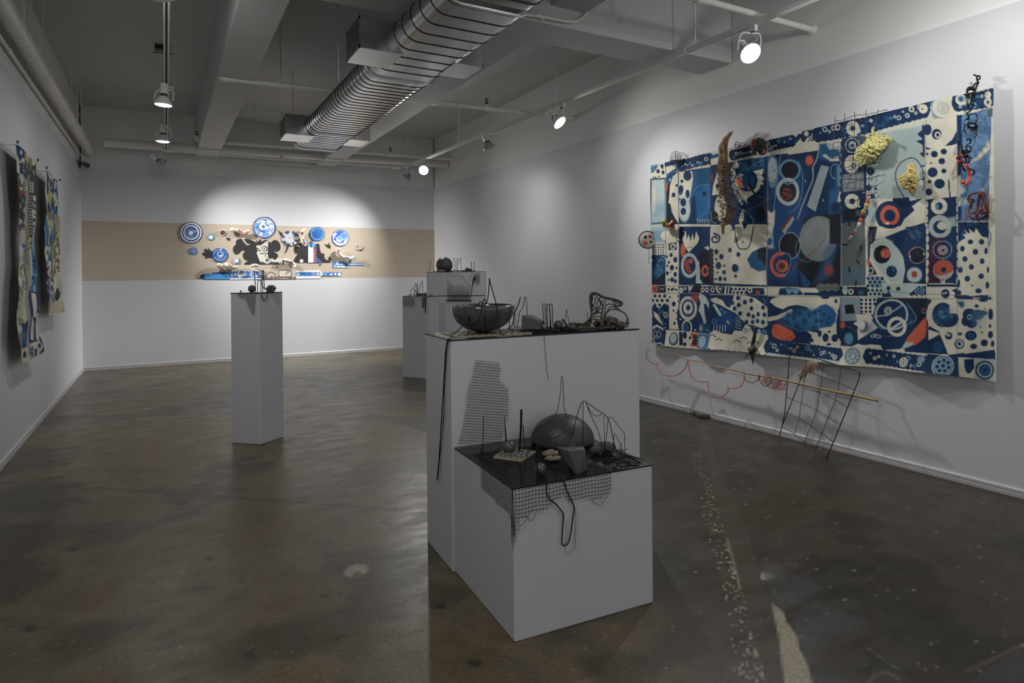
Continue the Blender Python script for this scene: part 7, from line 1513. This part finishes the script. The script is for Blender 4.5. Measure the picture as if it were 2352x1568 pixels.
fA2 = lambda *p: fBB(*[(x - 2091, y) for x, y in p])
cut(fA2, [(2055, 700), (2090, 650), (2120, 685), (2140, 640), (2190, 618), (2250, 640), (2290, 700), (2305, 780), (2280, 830), (2215, 862), (2180, 830), (2195, 870), (2240, 900), (2255, 950), (2215, 990), (2215, 1010), (2160, 1008), (2150, 980), (2055, 975)], 'black ear-shaped cutout right of the mechanical collage', 2)
cut(fBB, [(165, 418), (195, 460), (238, 470), (235, 535), (200, 510)], 'black horn cutout above the navy wheel disc', 2)
cut(fBB, [(335, 735), (372, 732), (355, 800), (330, 850), (296, 885), (325, 810)], 'black tail cutout below the navy wheel disc', 2)
cut(fBB, [(485, 1070), (490, 1000), (540, 920), (575, 880), (520, 895), (478, 830), (490, 770), (520, 740), (600, 770), (595, 735), (565, 720), (575, 685), (640, 685), (690, 735), (770, 735), (880, 710), (960, 690), (990, 720), (1000, 820), (1030, 885), (1085, 885), (1085, 960), (1130, 1020), (1180, 1000), (1165, 965), (1200, 965), (1218, 1010), (1195, 1045), (1220, 1068), (1000, 1072), (700, 1072)], 'wide black wave cutout behind the dotted white tower', 2)
cut(fBB, [(1088, 700), (1130, 715), (1165, 705), (1180, 665), (1188, 690), (1175, 705), (1212, 730), (1212, 795), (1160, 770), (1120, 745)], 'black leaf cutout below the bright blue disc', 1)
cut(fBB, [(1705, 815), (1770, 815), (1830, 812), (1860, 780), (1900, 752), (1865, 800), (1835, 842), (1780, 828)], 'black swallow-like cutout at the far right', 1)
cut(fBB, [(985, 1110), (1010, 1096), (1030, 1108), (1005, 1118), (990, 1140)], 'tiny black comma cutout below the wave shape', 2)
cut(fBB, [(112, 1150), (135, 1145), (152, 1160), (150, 1175), (135, 1165)], 'tiny black comma cutout above the brown strip', 2)
cut(fA, [(602, 1372), (660, 1378), (700, 1380), (690, 1350), (680, 1335), (730, 1310), (785, 1296), (785, 1400), (700, 1392), (640, 1385)], 'black beak cutout at the left end of the blue grid strip', 1)
def panels(f, quads, label, base, fn, th=.006):
    c = ony(YB - th, *f(quads[0][3])[0]); t = thing('paper_strip', label, 'paper strip', c)
    for q_ in quads: panel(f, q_, None, base, fn, 'sheet', 150, 40, th, None, t)
def panel(f, quad, label, base, fn, name='paper_strip', nu=150, nv=40, th=.006, cat='paper strip', parent=None):
    q = [np.array(p, float) for p in f(*quad)]; u, v = np.meshgrid(np.linspace(0, 1, nu), np.linspace(0, 1, nv)); u, v = u.ravel()[:, None], v.ravel()[:, None]
    P2 = q[0] * (1 - u) * (1 - v) + q[1] * u * (1 - v) + q[2] * u * v + q[3] * (1 - u) * v
    V = np.array([ony(YB - th, *p) for p in P2]); p = Paint(P2[:, 0], P2[:, 1], base); p.frame(*fram(f)); fn(p)
    o = grid_mesh(name, V, nu, nv, p.C, M['paper'], parent); md = o.modifiers.new('thickness', 'SOLIDIFY'); md.thickness = th - .001; md.offset = -1 if False else 1
    return tag(o, label, cat)
def mech(p):
    W2 = (.60, .56, .49); p.P([(1822, 725), (1870, 730), (1880, 700), (1910, 730), (1980, 690), (2055, 695), (2055, 985), (2090, 985), (2360, 985), (2360, 1045), (2300, 1060), (2090, 1050), (2070, 1085), (2020, 1092), (1960, 1060), (1900, 1050), (1820, 870)], W2, .8)
    p.P([(1822, 790), (1850, 770), (1900, 800), (1910, 870), (1822, 860)], BKK); p.E(1985, 795, 60, 60, BKK); p.E(1978, 797, 42, 42, W2); p.E(1976, 795, 16, 18, BKK); p.E(1885, 832, 42, 42, W2); p.E(1883, 830, 20, 20, BKK); p.E(1870, 750, 36, 22, W2); p.S([(1900, 890), (2055, 890)], 18, BKK); p.S([(1915, 740), (1910, 790)], 8, BKK); p.P([(1822, 875), (1915, 910), (2000, 900), (2050, 905), (2050, 985), (1960, 1000), (1900, 1055)], W2); p.P([(1995, 905), (2015, 945), (1985, 950)], BKK); p.E(2038, 1022, 36, 34, BKK); p.E(2040, 1024, 18, 18, (.25, .23, .2)); p.S([(2098, 985), (2115, 1050)], 10, BKK); p.P([(1905, 1045), (1960, 1062), (2040, 1098), (2110, 1055), (2260, 1065), (2300, 1050), (2300, 1108), (1905, 1106)], (.03, .045, .07)); p.P([(2150, 985), (2225, 985), (2215, 1008), (2155, 1008)], BKK); p.E(2310, 1075, 36, 34, W2); p.E(2310, 1075, 16, 16, BKK); p.P([(2330, 995), (2370, 990), (2370, 1110), (2345, 1108)], BKK)
panel(fA2, [(1822, 690), (2372, 690), (2372, 1108), (1822, 1108)], 'grey and black collage of machine parts in the centre', TAU, mech, name='paper_collage', nu=150, nv=115, th=.004, cat='collage')
def gridstrip(p):
    p.P([(775, 1290), (1290, 1290), (1290, 1410), (775, 1410)], DB_); p.P([(785, 1298), (1280, 1298), (1280, 1402), (785, 1402)], (.06, .30, .62))
    for k in range(34): p.S([(785 + 15 * k, 1298), (785 + 15 * k, 1402)], 3, MB_, .5, .6)
    for k in range(8): p.S([(785, 1302 + 14 * k), (1280, 1302 + 14 * k)], 3, MB_, .5, .6)
panel(fA, [(775, 1290), (1290, 1290), (1290, 1410), (775, 1410)], 'bright blue strip printed with a fine grid, bottom left', DB_, gridstrip)
cut(fA, [(940, 1252), (985, 1272), (1020, 1268), (1085, 1245), (1120, 1268), (1180, 1250), (1230, 1275), (1290, 1262), (1290, 1292), (950, 1292)], 'wavy navy strip on top of the blue grid strip', 1, m='navypaper') if False else None
def friezeL(p):
    p.P([(1288, 1240), (1930, 1235), (1930, 1405), (1288, 1410)], WH); BF = (.03, .13, .40)
    for k in range(10): p.E(1325 + 64 * k, 1290, 46, 50, BF); p.E(1325 + 64 * k, 1340, 44, 46, BF)
    p.P([(1300, 1275), (1925, 1275), (1925, 1360), (1300, 1360)], BF); rg(p, 1330, 1340, 28, WH, .5); p.P([(1305, 1300), (1350, 1290), (1352, 1300), (1310, 1308)], WH); p.P([(1370, 1300), (1420, 1272), (1408, 1350), (1390, 1340)], WH); p.E(1500, 1308, 62, 60, WH); rg(p, 1500, 1308, 56, BF, .92); [p.E(1500 + 26 * cos(a), 1306 + 26 * sin(a), 12, 11, BF) for a in np.arange(5) * 1.257]; rg(p, 1590, 1305, 34, WH, .5); rg(p, 1655, 1310, 20, LBB, .85, .6, 50); p.E(1748, 1310, 60, 60, WH); [p.E(1748 + 44 * cos(a), 1310 + 44 * sin(a), 13, 13, BF) for a in np.arange(7) * .9]; p.E(1748, 1310, 24, 24, BF); p.E(1825, 1335, 32, 26, WH); p.E(1800, 1290, 16, 16, WH); rg(p, 1897, 1285, 30, WH, .5); rg(p, 1903, 1355, 18, LBB, .7)
panel(fA, [(1288, 1238), (1930, 1234), (1930, 1406), (1288, 1412)], 'blue and white gear frieze strip above the slim pedestal', WH, friezeL)
def brown(p):
    T2, BR = (.50, .44, .36), (.15, .10, .085); p.P([(-160, 1330), (520, 1360), (515, 1400), (-160, 1410)], BR); p.P([(-160, 1320), (180, 1330), (180, 1400), (-160, 1405)], BR); p.E(20, 1345, 96, 86, BKK); p.E(20, 1350, 82, 76, T2); p.P([(-90, 1345), (150, 1345), (150, 1420), (-90, 1420)], BR); p.P([(-70, 1330), (0, 1280), (10, 1370), (-30, 1380)], T2); p.E(115, 1375, 56, 46, (.45, .33, .27)); p.E(115, 1380, 40, 32, BR); [p.E(x, 1385, 20, 12, (.42, .31, .25)) for x in (215, 265, 300, 350, 460)]
    p.P([(176, 1225), (200, 1218), (420, 1222), (436, 1240), (434, 1350), (415, 1358), (180, 1352)], BKK); p.P([(186, 1232), (412, 1232), (420, 1245), (416, 1345), (190, 1348)], (.62, .58, .50))
    for k in range(15): [p.E(202 + 14.5 * k, 1250 + 13 * j, 3, 2.5, (.4, .37, .32), 0, .5) for j in range(7)]
panel(fBB, [(-158, 1215), (522, 1190), (515, 1402), (-158, 1410)], 'brown strip with a pale dotted panel and an arch, bottom centre', TAU, brown)
def friezeR(p):
    p.P([(522, 1235), (1015, 1225), (1015, 1390), (525, 1396)], WH); p.P([(1015, 1340), (1430, 1345), (1420, 1400), (1015, 1395)], TAU); p.P([(1015, 1220), (1440, 1240), (1440, 1262), (1015, 1258)], TAU); BF = (.025, .12, .40)
    for k in range(15): p.E(565 + 60 * k, 1300, 44, 42, BF)
    for x in (570, 690, 800): p.E(x, 1300, 52, 44, (.03, .17, .48))
    rg(p, 565, 1306, 26, WH, .55); p.S([(655, 1270), (690, 1285), (720, 1330)], 24, LBB, .6, 1, 4); p.S([(655, 1270), (690, 1285), (720, 1330)], 12, BF, .6, 1, 4); p.P([(875, 1262), (912, 1290), (880, 1335), (840, 1300)], WH); p.E(876, 1298, 22, 22, BF); rg(p, 955, 1300, 28, WH, .45); rg(p, 1025, 1296, 36, WH, .3); p.E(1022, 1296, 14, 14, (.4, .5, .6)); p.P([(1075, 1275), (1130, 1268), (1130, 1325), (1078, 1325)], LBB); rg(p, 1165, 1295, 30, LBB, .7); rg(p, 1228, 1305, 24, WH, .4); p.E(1310, 1300, 24, 24, WH); p.E(1270, 1295, 12, 12, LBB); p.E(1390, 1305, 34, 34, WH); p.E(1000 * 0 + 960, 1300, 8, 10, BKK)
panels(fBB, [[(522, 1235), (1014, 1226), (1014, 1390), (524, 1396)], [(1015, 1256), (1434, 1262), (1422, 1342), (1015, 1340)]], 'blue and white washer frieze strip, bottom right', WH, friezeR)
def tower(p):
    p.P([(765, 760), (872, 760), (872, 1072), (765, 1072)], WH); [p.E(790 + 20 * i, 790 + 22 * j, 3.5, 3.5, (.35, .38, .45), 0, .5) for i in range(4) for j in range(13)]; p.P([(872, 760), (930, 755), (930, 1072), (872, 1072)], (.14, .10, .13)); [p.E(875 + 55 * random.random(), 765 + 300 * random.random(), 8, 6, (.5, .14, .16), 0, .7) for _ in range(60)]; p.P([(765, 690), (840, 628), (862, 690)], MB_); p.E(825, 730, 58, 58, WH); p.E(826, 728, 42, 42, LBB, 0, 1); p.E(826, 728, 26, 26, MB_, 0, 2)
panel(fBB, [(765, 700), (930, 700), (930, 1072), (765, 1072)], 'dotted white tower with a red speckled edge and a blue eye', MB_, tower, name='paper_tower', nu=60, nv=110, th=.010, cat='collage')
M['bluepaper'] = mat('blue_paper', (.03, .11, .36), .7, var=.06); M['whitepaper'] = mat('white_paper', (.72, .72, .70), .7, var=.03); M['navypaper'] = mat('navy_paper', (.02, .06, .22), .7, var=.08)
cut(fBB, [(768, 698), (840, 628), (862, 700)], 'blue roof cutout on top of the dotted tower', 1, .011, 'bluepaper', sm=False)
cut(fBB, [(930, 955), (1055, 1068), (925, 1072)], 'blue triangle cutout at the foot of the dotted tower', 1, .010, 'bluepaper', sm=False)
cut(fBB, [(630 + 38 * cos(a), 1038 + 34 * sin(a)) for a in np.arange(14) * 2 * pi / 14], 'white round cutout low on the wave shape', 1, .010, 'whitepaper')
cut(fA, [(940, 1252), (985, 1272), (1020, 1268), (1085, 1245), (1120, 1268), (1180, 1250), (1230, 1275), (1286, 1262), (1286, 1289), (950, 1289)], 'wavy navy strip on top of the blue grid strip', 1, .006, 'navypaper')
cut(fA, [(837, 870), (900, 865), (930, 880), (925, 930), (870, 945), (838, 930)], 'grey-blue patch on the black paw cutout', 1, .008, 'slate') if 'slate' in M else None
def gun(p):
    BF = (.03, .16, .45); p.P([(1255, 1075), (1310, 1050), (1480, 1050), (1480, 1080), (1885, 1080), (1885, 1126), (1590, 1126), (1590, 1175), (1255, 1175)], BF); p.P([(1310, 1095), (1885, 1095), (1885, 1112), (1310, 1116)], (.6, .66, .68)); p.P([(1330, 1135), (1590, 1130), (1590, 1170), (1330, 1172)], (.5, .62, .68)); p.E(1540, 1128, 44, 24, BF); p.E(1410, 1128, 30, 14, BF); rg(p, 1295, 1150, 24, WH, .55); p.E(1350, 1068, 20, 18, WH); p.E(1290, 1100, 24, 14, (.1, .3, .6))
panels(fBB, [[(1255, 1060), (1480, 1048), (1590, 1175), (1255, 1176)], [(1480, 1080), (1885, 1080), (1885, 1126), (1520, 1126)]], 'blue strip ending in a long white-striped bar at the right', MB_, gun)
# bone-like ceramics
M['ceramic'] = mat('cream_glazed_ceramic', (.66, .62, .50), .25, attr='pigment', var=.04, vscale=20, spec=.6)
def bone(f, pts, rads, label, fn, d=.055, k=6):
    P_ = smooth([ony(YB - d - .012 * sin(i * 1.3), *p) for i, p in enumerate(f(*pts))], k); r_ = np.interp(np.linspace(0, 1, len(P_)), np.linspace(0, 1, len(rads)), rads)
    r_[0] *= .35; r_[-1] *= .35; r_[1] *= .8; r_[-2] *= .8; r_ = r_ / 8.712 * (8.6 / FPX)
    mb = MB().tube(P_, list(r_), 22); o = mb.build('ceramic_bone', M['ceramic'], smooth=True); colour_mesh(o, np.array(mb.v), PD(f, fn), (.66, .62, .50))
    return tag(o, label, 'ceramic')
OR, PB2 = (.48, .09, .02), (.06, .08, .26)
def m1(p): p.S([(1470, 425), (1510, 450), (1530, 470)], 30, PB2, 1); p.S([(1500, 435), (1540, 470), (1600, 480)], 20, OR, 1); p.S([(1610, 470), (1650, 455)], 24, OR, 1); p.S([(1372, 385), (1385, 440)], 6, BKK)
bone(fA, [(1300, 395), (1340, 415), (1400, 425), (1470, 440), (1550, 480), (1610, 475), (1650, 445), (1665, 420)], [34, 46, 40, 40, 38, 34, 38, 26], 'cream ceramic bone with a red squiggle at the upper left', m1)
def m2(p): p.E(640, 480, 28, 34, OR); p.E(640, 480, 18, 24, PB2); p.S([(700, 395), (720, 425)], 14, OR); p.S([(672, 610), (690, 680)], 34, PB2, 1)
bone(fBB, [(700, 385), (690, 420), (650, 470), (630, 540), (655, 610), (680, 660), (715, 690)], [30, 46, 44, 38, 40, 42, 26], 'upright cream ceramic bone beside the bright blue disc', m2)
def m3(p): p.E(1365, 835, 38, 44, OR); p.E(1362, 840, 26, 34, (.2, .22, .45)); p.E(1340, 850, 14, 14, WH); p.S([(1510, 960), (1580, 985)], 30, PB2, 1); p.E(1685, 925, 20, 18, (.5, .3, .06))
bone(fBB, [(1385, 780), (1355, 830), (1380, 890), (1430, 940), (1510, 970), (1590, 990), (1650, 970), (1690, 930)], [30, 52, 44, 38, 38, 40, 34, 20], 'long curved cream ceramic bone below the moon disc', m3)
def m4(p): p.E(1100, 1120, 22, 14, (.5, .32, .08)); p.S([(1080, 1130), (1075, 1175)], 20, (.45, .28, .06), 1.5)
bone(fA, [(1025, 1135), (1060, 1120), (1100, 1140), (1140, 1170)], [22, 46, 52, 30], 'short knuckle-shaped cream ceramic left of the longer bone', m4)
def m5(p): p.E(1310, 1118, 54, 26, OR, .25); p.E(1318, 1118, 40, 18, PB2, .25); p.E(1310, 1112, 20, 8, WH, .25); p.S([(1350, 1180), (1400, 1188)], 20, (.35, .08, .03), 1); p.S([(1165, 1110), (1190, 1140)], 12, PB2)
bone(fA, [(1175, 1090), (1210, 1130), (1280, 1130), (1350, 1160), (1420, 1160), (1470, 1140)], [44, 56, 46, 36, 30, 22], 'cream ceramic bone with an orange and blue eye, lower left', m5)
def m6(p): p.S([(1795, 1120), (1820, 1145), (1845, 1130)], 14, PB2, 1, 1, 4)
bone(fA, [(1860, 1150), (1830, 1130), (1770, 1125), (1715, 1145), (1705, 1180), (1750, 1210), (1800, 1230), (1860, 1245)], [20, 34, 34, 30, 26, 22, 20, 14], 'folded cream ceramic loop above the slim pedestal', m6)
def m7(p): p.E(372, 1045, 36, 26, OR, .2); p.E(380, 1042, 12, 9, WH); p.E(430, 1065, 32, 26, PB2); p.E(270, 1035, 30, 14, BKK)
bone(fBB, [(250, 1025), (300, 1020), (370, 1045), (440, 1075), (490, 1110), (500, 1150), (470, 1165)], [26, 40, 46, 42, 34, 28, 18], 'cream ceramic horn with orange and blue spots, lower centre', m7)

# ================================================================== CLOTH SCROLLS ON THE LEFT WALL
fS = fr(0, 300, 2.8)
def scroll(Lp, Rp, label, fn, base, off, nu=64, nv=300):
    tt = np.linspace(0, 1, nv); li = np.array([np.interp(tt, np.linspace(0, 1, 60), [p[i] for p in [tuple(v_[:2]) for v_ in smooth([(x, y, 0) for x, y in Lp], 20)][::max(1, (20 * (len(Lp) - 1)) // 59)][:60] + [Lp[-1]] * 60][:60]) for i in (0, 1)]).T if False else np.array([[np.interp(y, [p[1] for p in Lp], [p[0] for p in Lp]), y] for y in np.linspace(Lp[0][1], Lp[-1][1], nv)])
    ri = np.array([[np.interp(y, [p[1] for p in Rp], [p[0] for p in Rp]), y] for y in np.linspace(Rp[0][1], Rp[-1][1], nv)])
    u = np.linspace(0, 1, nu); P2 = (li[:, None, :] * (1 - u)[None, :, None] + ri[:, None, :] * u[None, :, None]).reshape(-1, 2)
    px2 = np.array(fS(*[tuple(p) for p in P2]))
    R_ = np.array([onx(XL + off, *p) for p in px2]); vq = np.repeat(tt, nu); uq = np.tile(u, nv)
    R_[:, 0] += .005 * np.sin(vq * 30 + uq * 4) * (.3 + vq) + .008 * np.sin(uq * 7) * (.3 + vq * .5)
    p = Paint(px2[:, 0], px2[:, 1], base); p.frame(*fram(fS)); fn(p)
    p.C *= (.78 + .45 * vnoise(R_[:, 1] * 12 + 60, R_[:, 2] * 12 + 60, 1., 4, 4))[:, None]
    yt = R_[:nu]; t = thing('cloth_scroll', label, 'wall hanging', (XL + off, R_[:, 1].mean(), R_[:, 2].min()), 'cloth scrolls on the left wall')
    o = grid_mesh('printed_cloth', R_, nu, nv, p.C, M['cloth'], t)
    a, b = yt[0], yt[-1]
    for e in (a, b):
        MB().box((XL + .0005, e[1] - .006, e[2] - .012), (XL + off + .02, e[1] + .006, e[2] + .0)).build('bracket', M['lampwhite'], t)
        MB().tube([(XL + off + .012, e[1], e[2] - .006), (XL + off + .012, e[1], e[2] + .018)], .007, 8).build('pin', M['darkplastic'], t)
    d = b - a; MB().tube([a - d * .01 + v3(-.006, 0, -.006), b + d * .01 + v3(-.006, 0, -.006)], .006, 8).build('rod', M['lampwhite'], t)
    return t
OL, DKG, GRY, YEL, CRM, NVY, BLU = (.20, .19, .13), (.035, .05, .045), (.26, .27, .24), (.50, .47, .12), (.58, .56, .46), (.010, .04, .14), (.03, .15, .34)
RS = random.Random(77)
def blobs(p, x0, y0, x1, y1, n, cols, rx=(4, 12), ry=(10, 34)):
    for _ in range(n): p.E(RS.uniform(x0, x1), RS.uniform(y0, y1), RS.uniform(*rx), RS.uniform(*ry), RS.choice(cols), RS.uniform(-.4, .4), .6)
def s1(p):
    p.P([(95, 60), (165, 110), (155, 300), (100, 260)], CRM); p.P([(100, 80), (165, 130), (165, 180), (140, 175), (125, 200), (105, 150)], NVY); p.E(132, 140, 8, 16, CRM); p.P([(118, 210), (150, 200), (150, 280), (130, 280)], NVY); p.E(122, 235, 5, 16, CRM)
    p.P([(155, 130), (235, 190), (235, 330), (155, 310)], OL); blobs(p, 158, 140, 235, 320, 26, (DKG, CRM, GRY, DKG)); p.P([(165, 140), (190, 160), (185, 200), (165, 180)], (.42, .38, .2)); p.P([(155, 260), (185, 280), (180, 310), (155, 305)], (.02, .06, .09))
    p.P([(105, 280), (150, 290), (150, 440), (120, 440)], (.16, .09, .06)); blobs(p, 108, 290, 150, 440, 9, (CRM, (.2, .08, .04), DKG)); p.P([(150, 300), (190, 320), (185, 480), (150, 450)], GRY); p.E(168, 372, 7, 14, CRM); p.E(153, 400, 4, 12, (.4, .04, .05))
    p.P([(186, 320), (235, 340), (232, 420), (186, 400)], DKG); [p.P([(192 + 13 * i, 330 + 18 * j), (201 + 13 * i, 333 + 18 * j), (201 + 13 * i, 345 + 18 * j), (192 + 13 * i, 342 + 18 * j)], CRM) for i in range(2) for j in range(4)]
    p.P([(120, 430), (160, 450), (160, 650), (125, 650)], CRM); blobs(p, 122, 440, 160, 640, 26, (DKG, DKG, OL)); p.P([(160, 470), (190, 480), (185, 840), (160, 840)], (.22, .18, .13)); p.P([(163, 480), (182, 500), (175, 620), (163, 600)], (.40, .36, .28))
    p.P([(185, 400), (215, 410), (210, 690), (188, 690)], DKG); [p.P([(188, 415 + 20 * j), (214, 420 + 20 * j), (214, 427 + 20 * j), (188, 424 + 20 * j)], GRY) for j in range(13)]; p.P([(213, 420), (238, 430), (225, 700), (208, 700)], (.5, .48, .4)); blobs(p, 213, 440, 232, 690, 24, (DKG, NVY, DKG), (3, 6), (6, 14))
    p.P([(132, 640), (155, 645), (155, 730), (132, 725)], CRM); [p.S([(132, 650 + 10 * j), (154, 652 + 10 * j)], 3, DKG) for j in range(8)]; p.P([(135, 725), (160, 735), (160, 760), (140, 760)], BLU); p.P([(120, 740), (160, 760), (160, 1010), (115, 1000)], CRM); blobs(p, 118, 770, 160, 1000, 14, ((.35, .38, .22), OL, GRY), (4, 9), (14, 40)); p.P([(160, 835), (195, 840), (195, 900), (160, 890)], GRY); [p.S([(165 + 7 * i, 840), (165 + 7 * i, 860)], 3, DKG) for i in range(4)]
    p.P([(185, 680), (205, 690), (200, 770), (185, 760)], YEL); blobs(p, 184, 680, 204, 780, 6, (DKG, BLU), (3, 6), (6, 12)); p.P([(203, 690), (220, 690), (238, 880), (240, 1040), (205, 1040)], BLU); blobs(p, 205, 720, 238, 1040, 26, (NVY, (.2, .4, .5), NVY), (3, 8), (8, 18)); p.S([(200, 760), (205, 860), (200, 1000)], 7, CRM)
    p.P([(155, 890), (195, 900), (195, 1440), (160, 1440)], (.16, .16, .14)); [p.P([(158, 900 + 13 * j), (194, 904 + 13 * j), (194, 909 + 13 * j), (158, 905 + 13 * j)], CRM) for j in range(40)]; p.S([(152, 890), (165, 1010), (160, 1300), (165, 1440)], 6, NVY)
    p.P([(112, 1000), (150, 1020), (150, 1290), (108, 1280)], (.40, .44, .30)); blobs(p, 112, 1010, 148, 1280, 14, ((.2, .24, .2), CRM, OL), (4, 8), (14, 30)); p.P([(140, 1020), (165, 1030), (165, 1240), (145, 1230)], CRM); p.P([(130, 1240), (175, 1220), (175, 1330), (135, 1330)], NVY); blobs(p, 140, 1200, 172, 1250, 4, (YEL, CRM), (4, 7), (8, 14)); p.P([(130, 1290), (175, 1300), (172, 1400), (135, 1400)], BLU); blobs(p, 138, 1300, 170, 1390, 8, (NVY,), (3, 6), (8, 18)); p.P([(130, 1400), (180, 1390), (190, 1470), (150, 1495)], CRM); p.E(160, 1440, 10, 22, NVY)
    p.P([(195, 1030), (245, 1040), (270, 1400), (200, 1420)], NVY); p.P([(210, 1040), (232, 1050), (230, 1200), (215, 1200)], CRM); p.P([(232, 1170), (250, 1180), (250, 1360), (236, 1340)], CRM); p.P([(205, 1190), (225, 1240), (225, 1350), (210, 1340)], CRM); p.E(238, 1140, 6, 20, BLU); p.P([(200, 1370), (250, 1350), (285, 1430), (215, 1450)], CRM); blobs(p, 205, 1370, 275, 1440, 9, (DKG, NVY, BLU), (4, 9), (12, 26))
scroll([(100, 80), (105, 200), (125, 450), (130, 650), (135, 760), (120, 960), (113, 1200), (110, 1330), (135, 1400), (148, 1495)], [(232, 195), (232, 400), (226, 560), (205, 690), (215, 800), (235, 900), (240, 1100), (246, 1300), (281, 1425)], 'longer near scroll of grey, cream and blue patches on the left wall', s1, GRY, .075)
def s2(p):
    p.P([(290, 245), (375, 320), (372, 560), (300, 540)], NVY); p.P([(300, 260), (345, 300), (340, 330), (325, 300), (318, 330), (310, 290)], CRM); p.E(315, 322, 5, 8, (.5, .08, .1)); p.P([(335, 290), (348, 300), (342, 340), (335, 330)], YEL)
    blobs(p, 305, 340, 362, 560, 40, (YEL, YEL, CRM, NVY, (.2, .35, .3)), (3, 7), (12, 34)); p.P([(348, 340), (370, 340), (368, 560), (350, 540)], BLU); blobs(p, 350, 340, 370, 550, 12, ((.3, .45, .5), NVY, CRM), (3, 5), (14, 30)); p.S([(293, 260), (298, 420), (300, 540)], 8, CRM); p.S([(373, 320), (374, 560)], 6, CRM)
    p.P([(300, 520), (360, 530), (360, 960), (305, 950)], OL); blobs(p, 305, 540, 350, 940, 50, (CRM, CRM, DKG, GRY, YEL), (3, 8), (12, 34)); blobs(p, 330, 560, 358, 900, 22, (YEL, BLU, YEL, (.3, .4, .2)), (3, 6), (12, 30)); p.P([(358, 540), (382, 550), (378, 660), (358, 650)], (.42, .34, .24)); [p.S([(360, 552 + 8 * j), (380, 556 + 8 * j)], 3, (.2, .16, .1)) for j in range(13)]; p.P([(358, 650), (380, 660), (385, 930), (355, 920)], (.20, .15, .11)); blobs(p, 358, 670, 383, 930, 14, (CRM, (.12, .09, .06), YEL), (3, 7), (8, 20)); p.P([(360, 780), (385, 790), (386, 930), (362, 920)], CRM); blobs(p, 362, 790, 384, 930, 14, ((.1, .08, .06), OL), (3, 6), (6, 14))
    p.S([(348, 540), (352, 720)], 9, BLU); p.P([(290, 560), (305, 560), (308, 760), (292, 750)], BLU); p.P([(295, 740), (318, 750), (325, 1180), (308, 1160)], CRM); blobs(p, 297, 760, 320, 1150, 22, (NVY, BLU, NVY), (3, 6), (14, 34)); p.P([(318, 950), (395, 930), (402, 1090), (330, 1180)], CRM); blobs(p, 325, 950, 360, 1090, 14, (DKG, GRY, OL), (4, 8), (14, 30)); p.E(375, 1050, 17, 44, (.02, .05, .07)); p.P([(360, 940), (395, 940), (390, 1040), (365, 1000)], CRM); p.E(348, 1105, 10, 14, (.02, .05, .06)); p.P([(330, 1110), (402, 1092), (408, 1165), (330, 1180)], (.50, .44, .33)); p.S([(320, 940), (322, 1170)], 8, GRY)
scroll([(290, 245), (293, 400), (302, 520), (288, 620), (290, 760), (300, 880), (305, 1000), (308, 1090), (322, 1188)], [(375, 322), (372, 450), (382, 600), (380, 750), (386, 900), (398, 1010), (404, 1100), (409, 1165)], 'shorter further scroll with yellow and blue marks on the left wall', s2, CRM, .075)
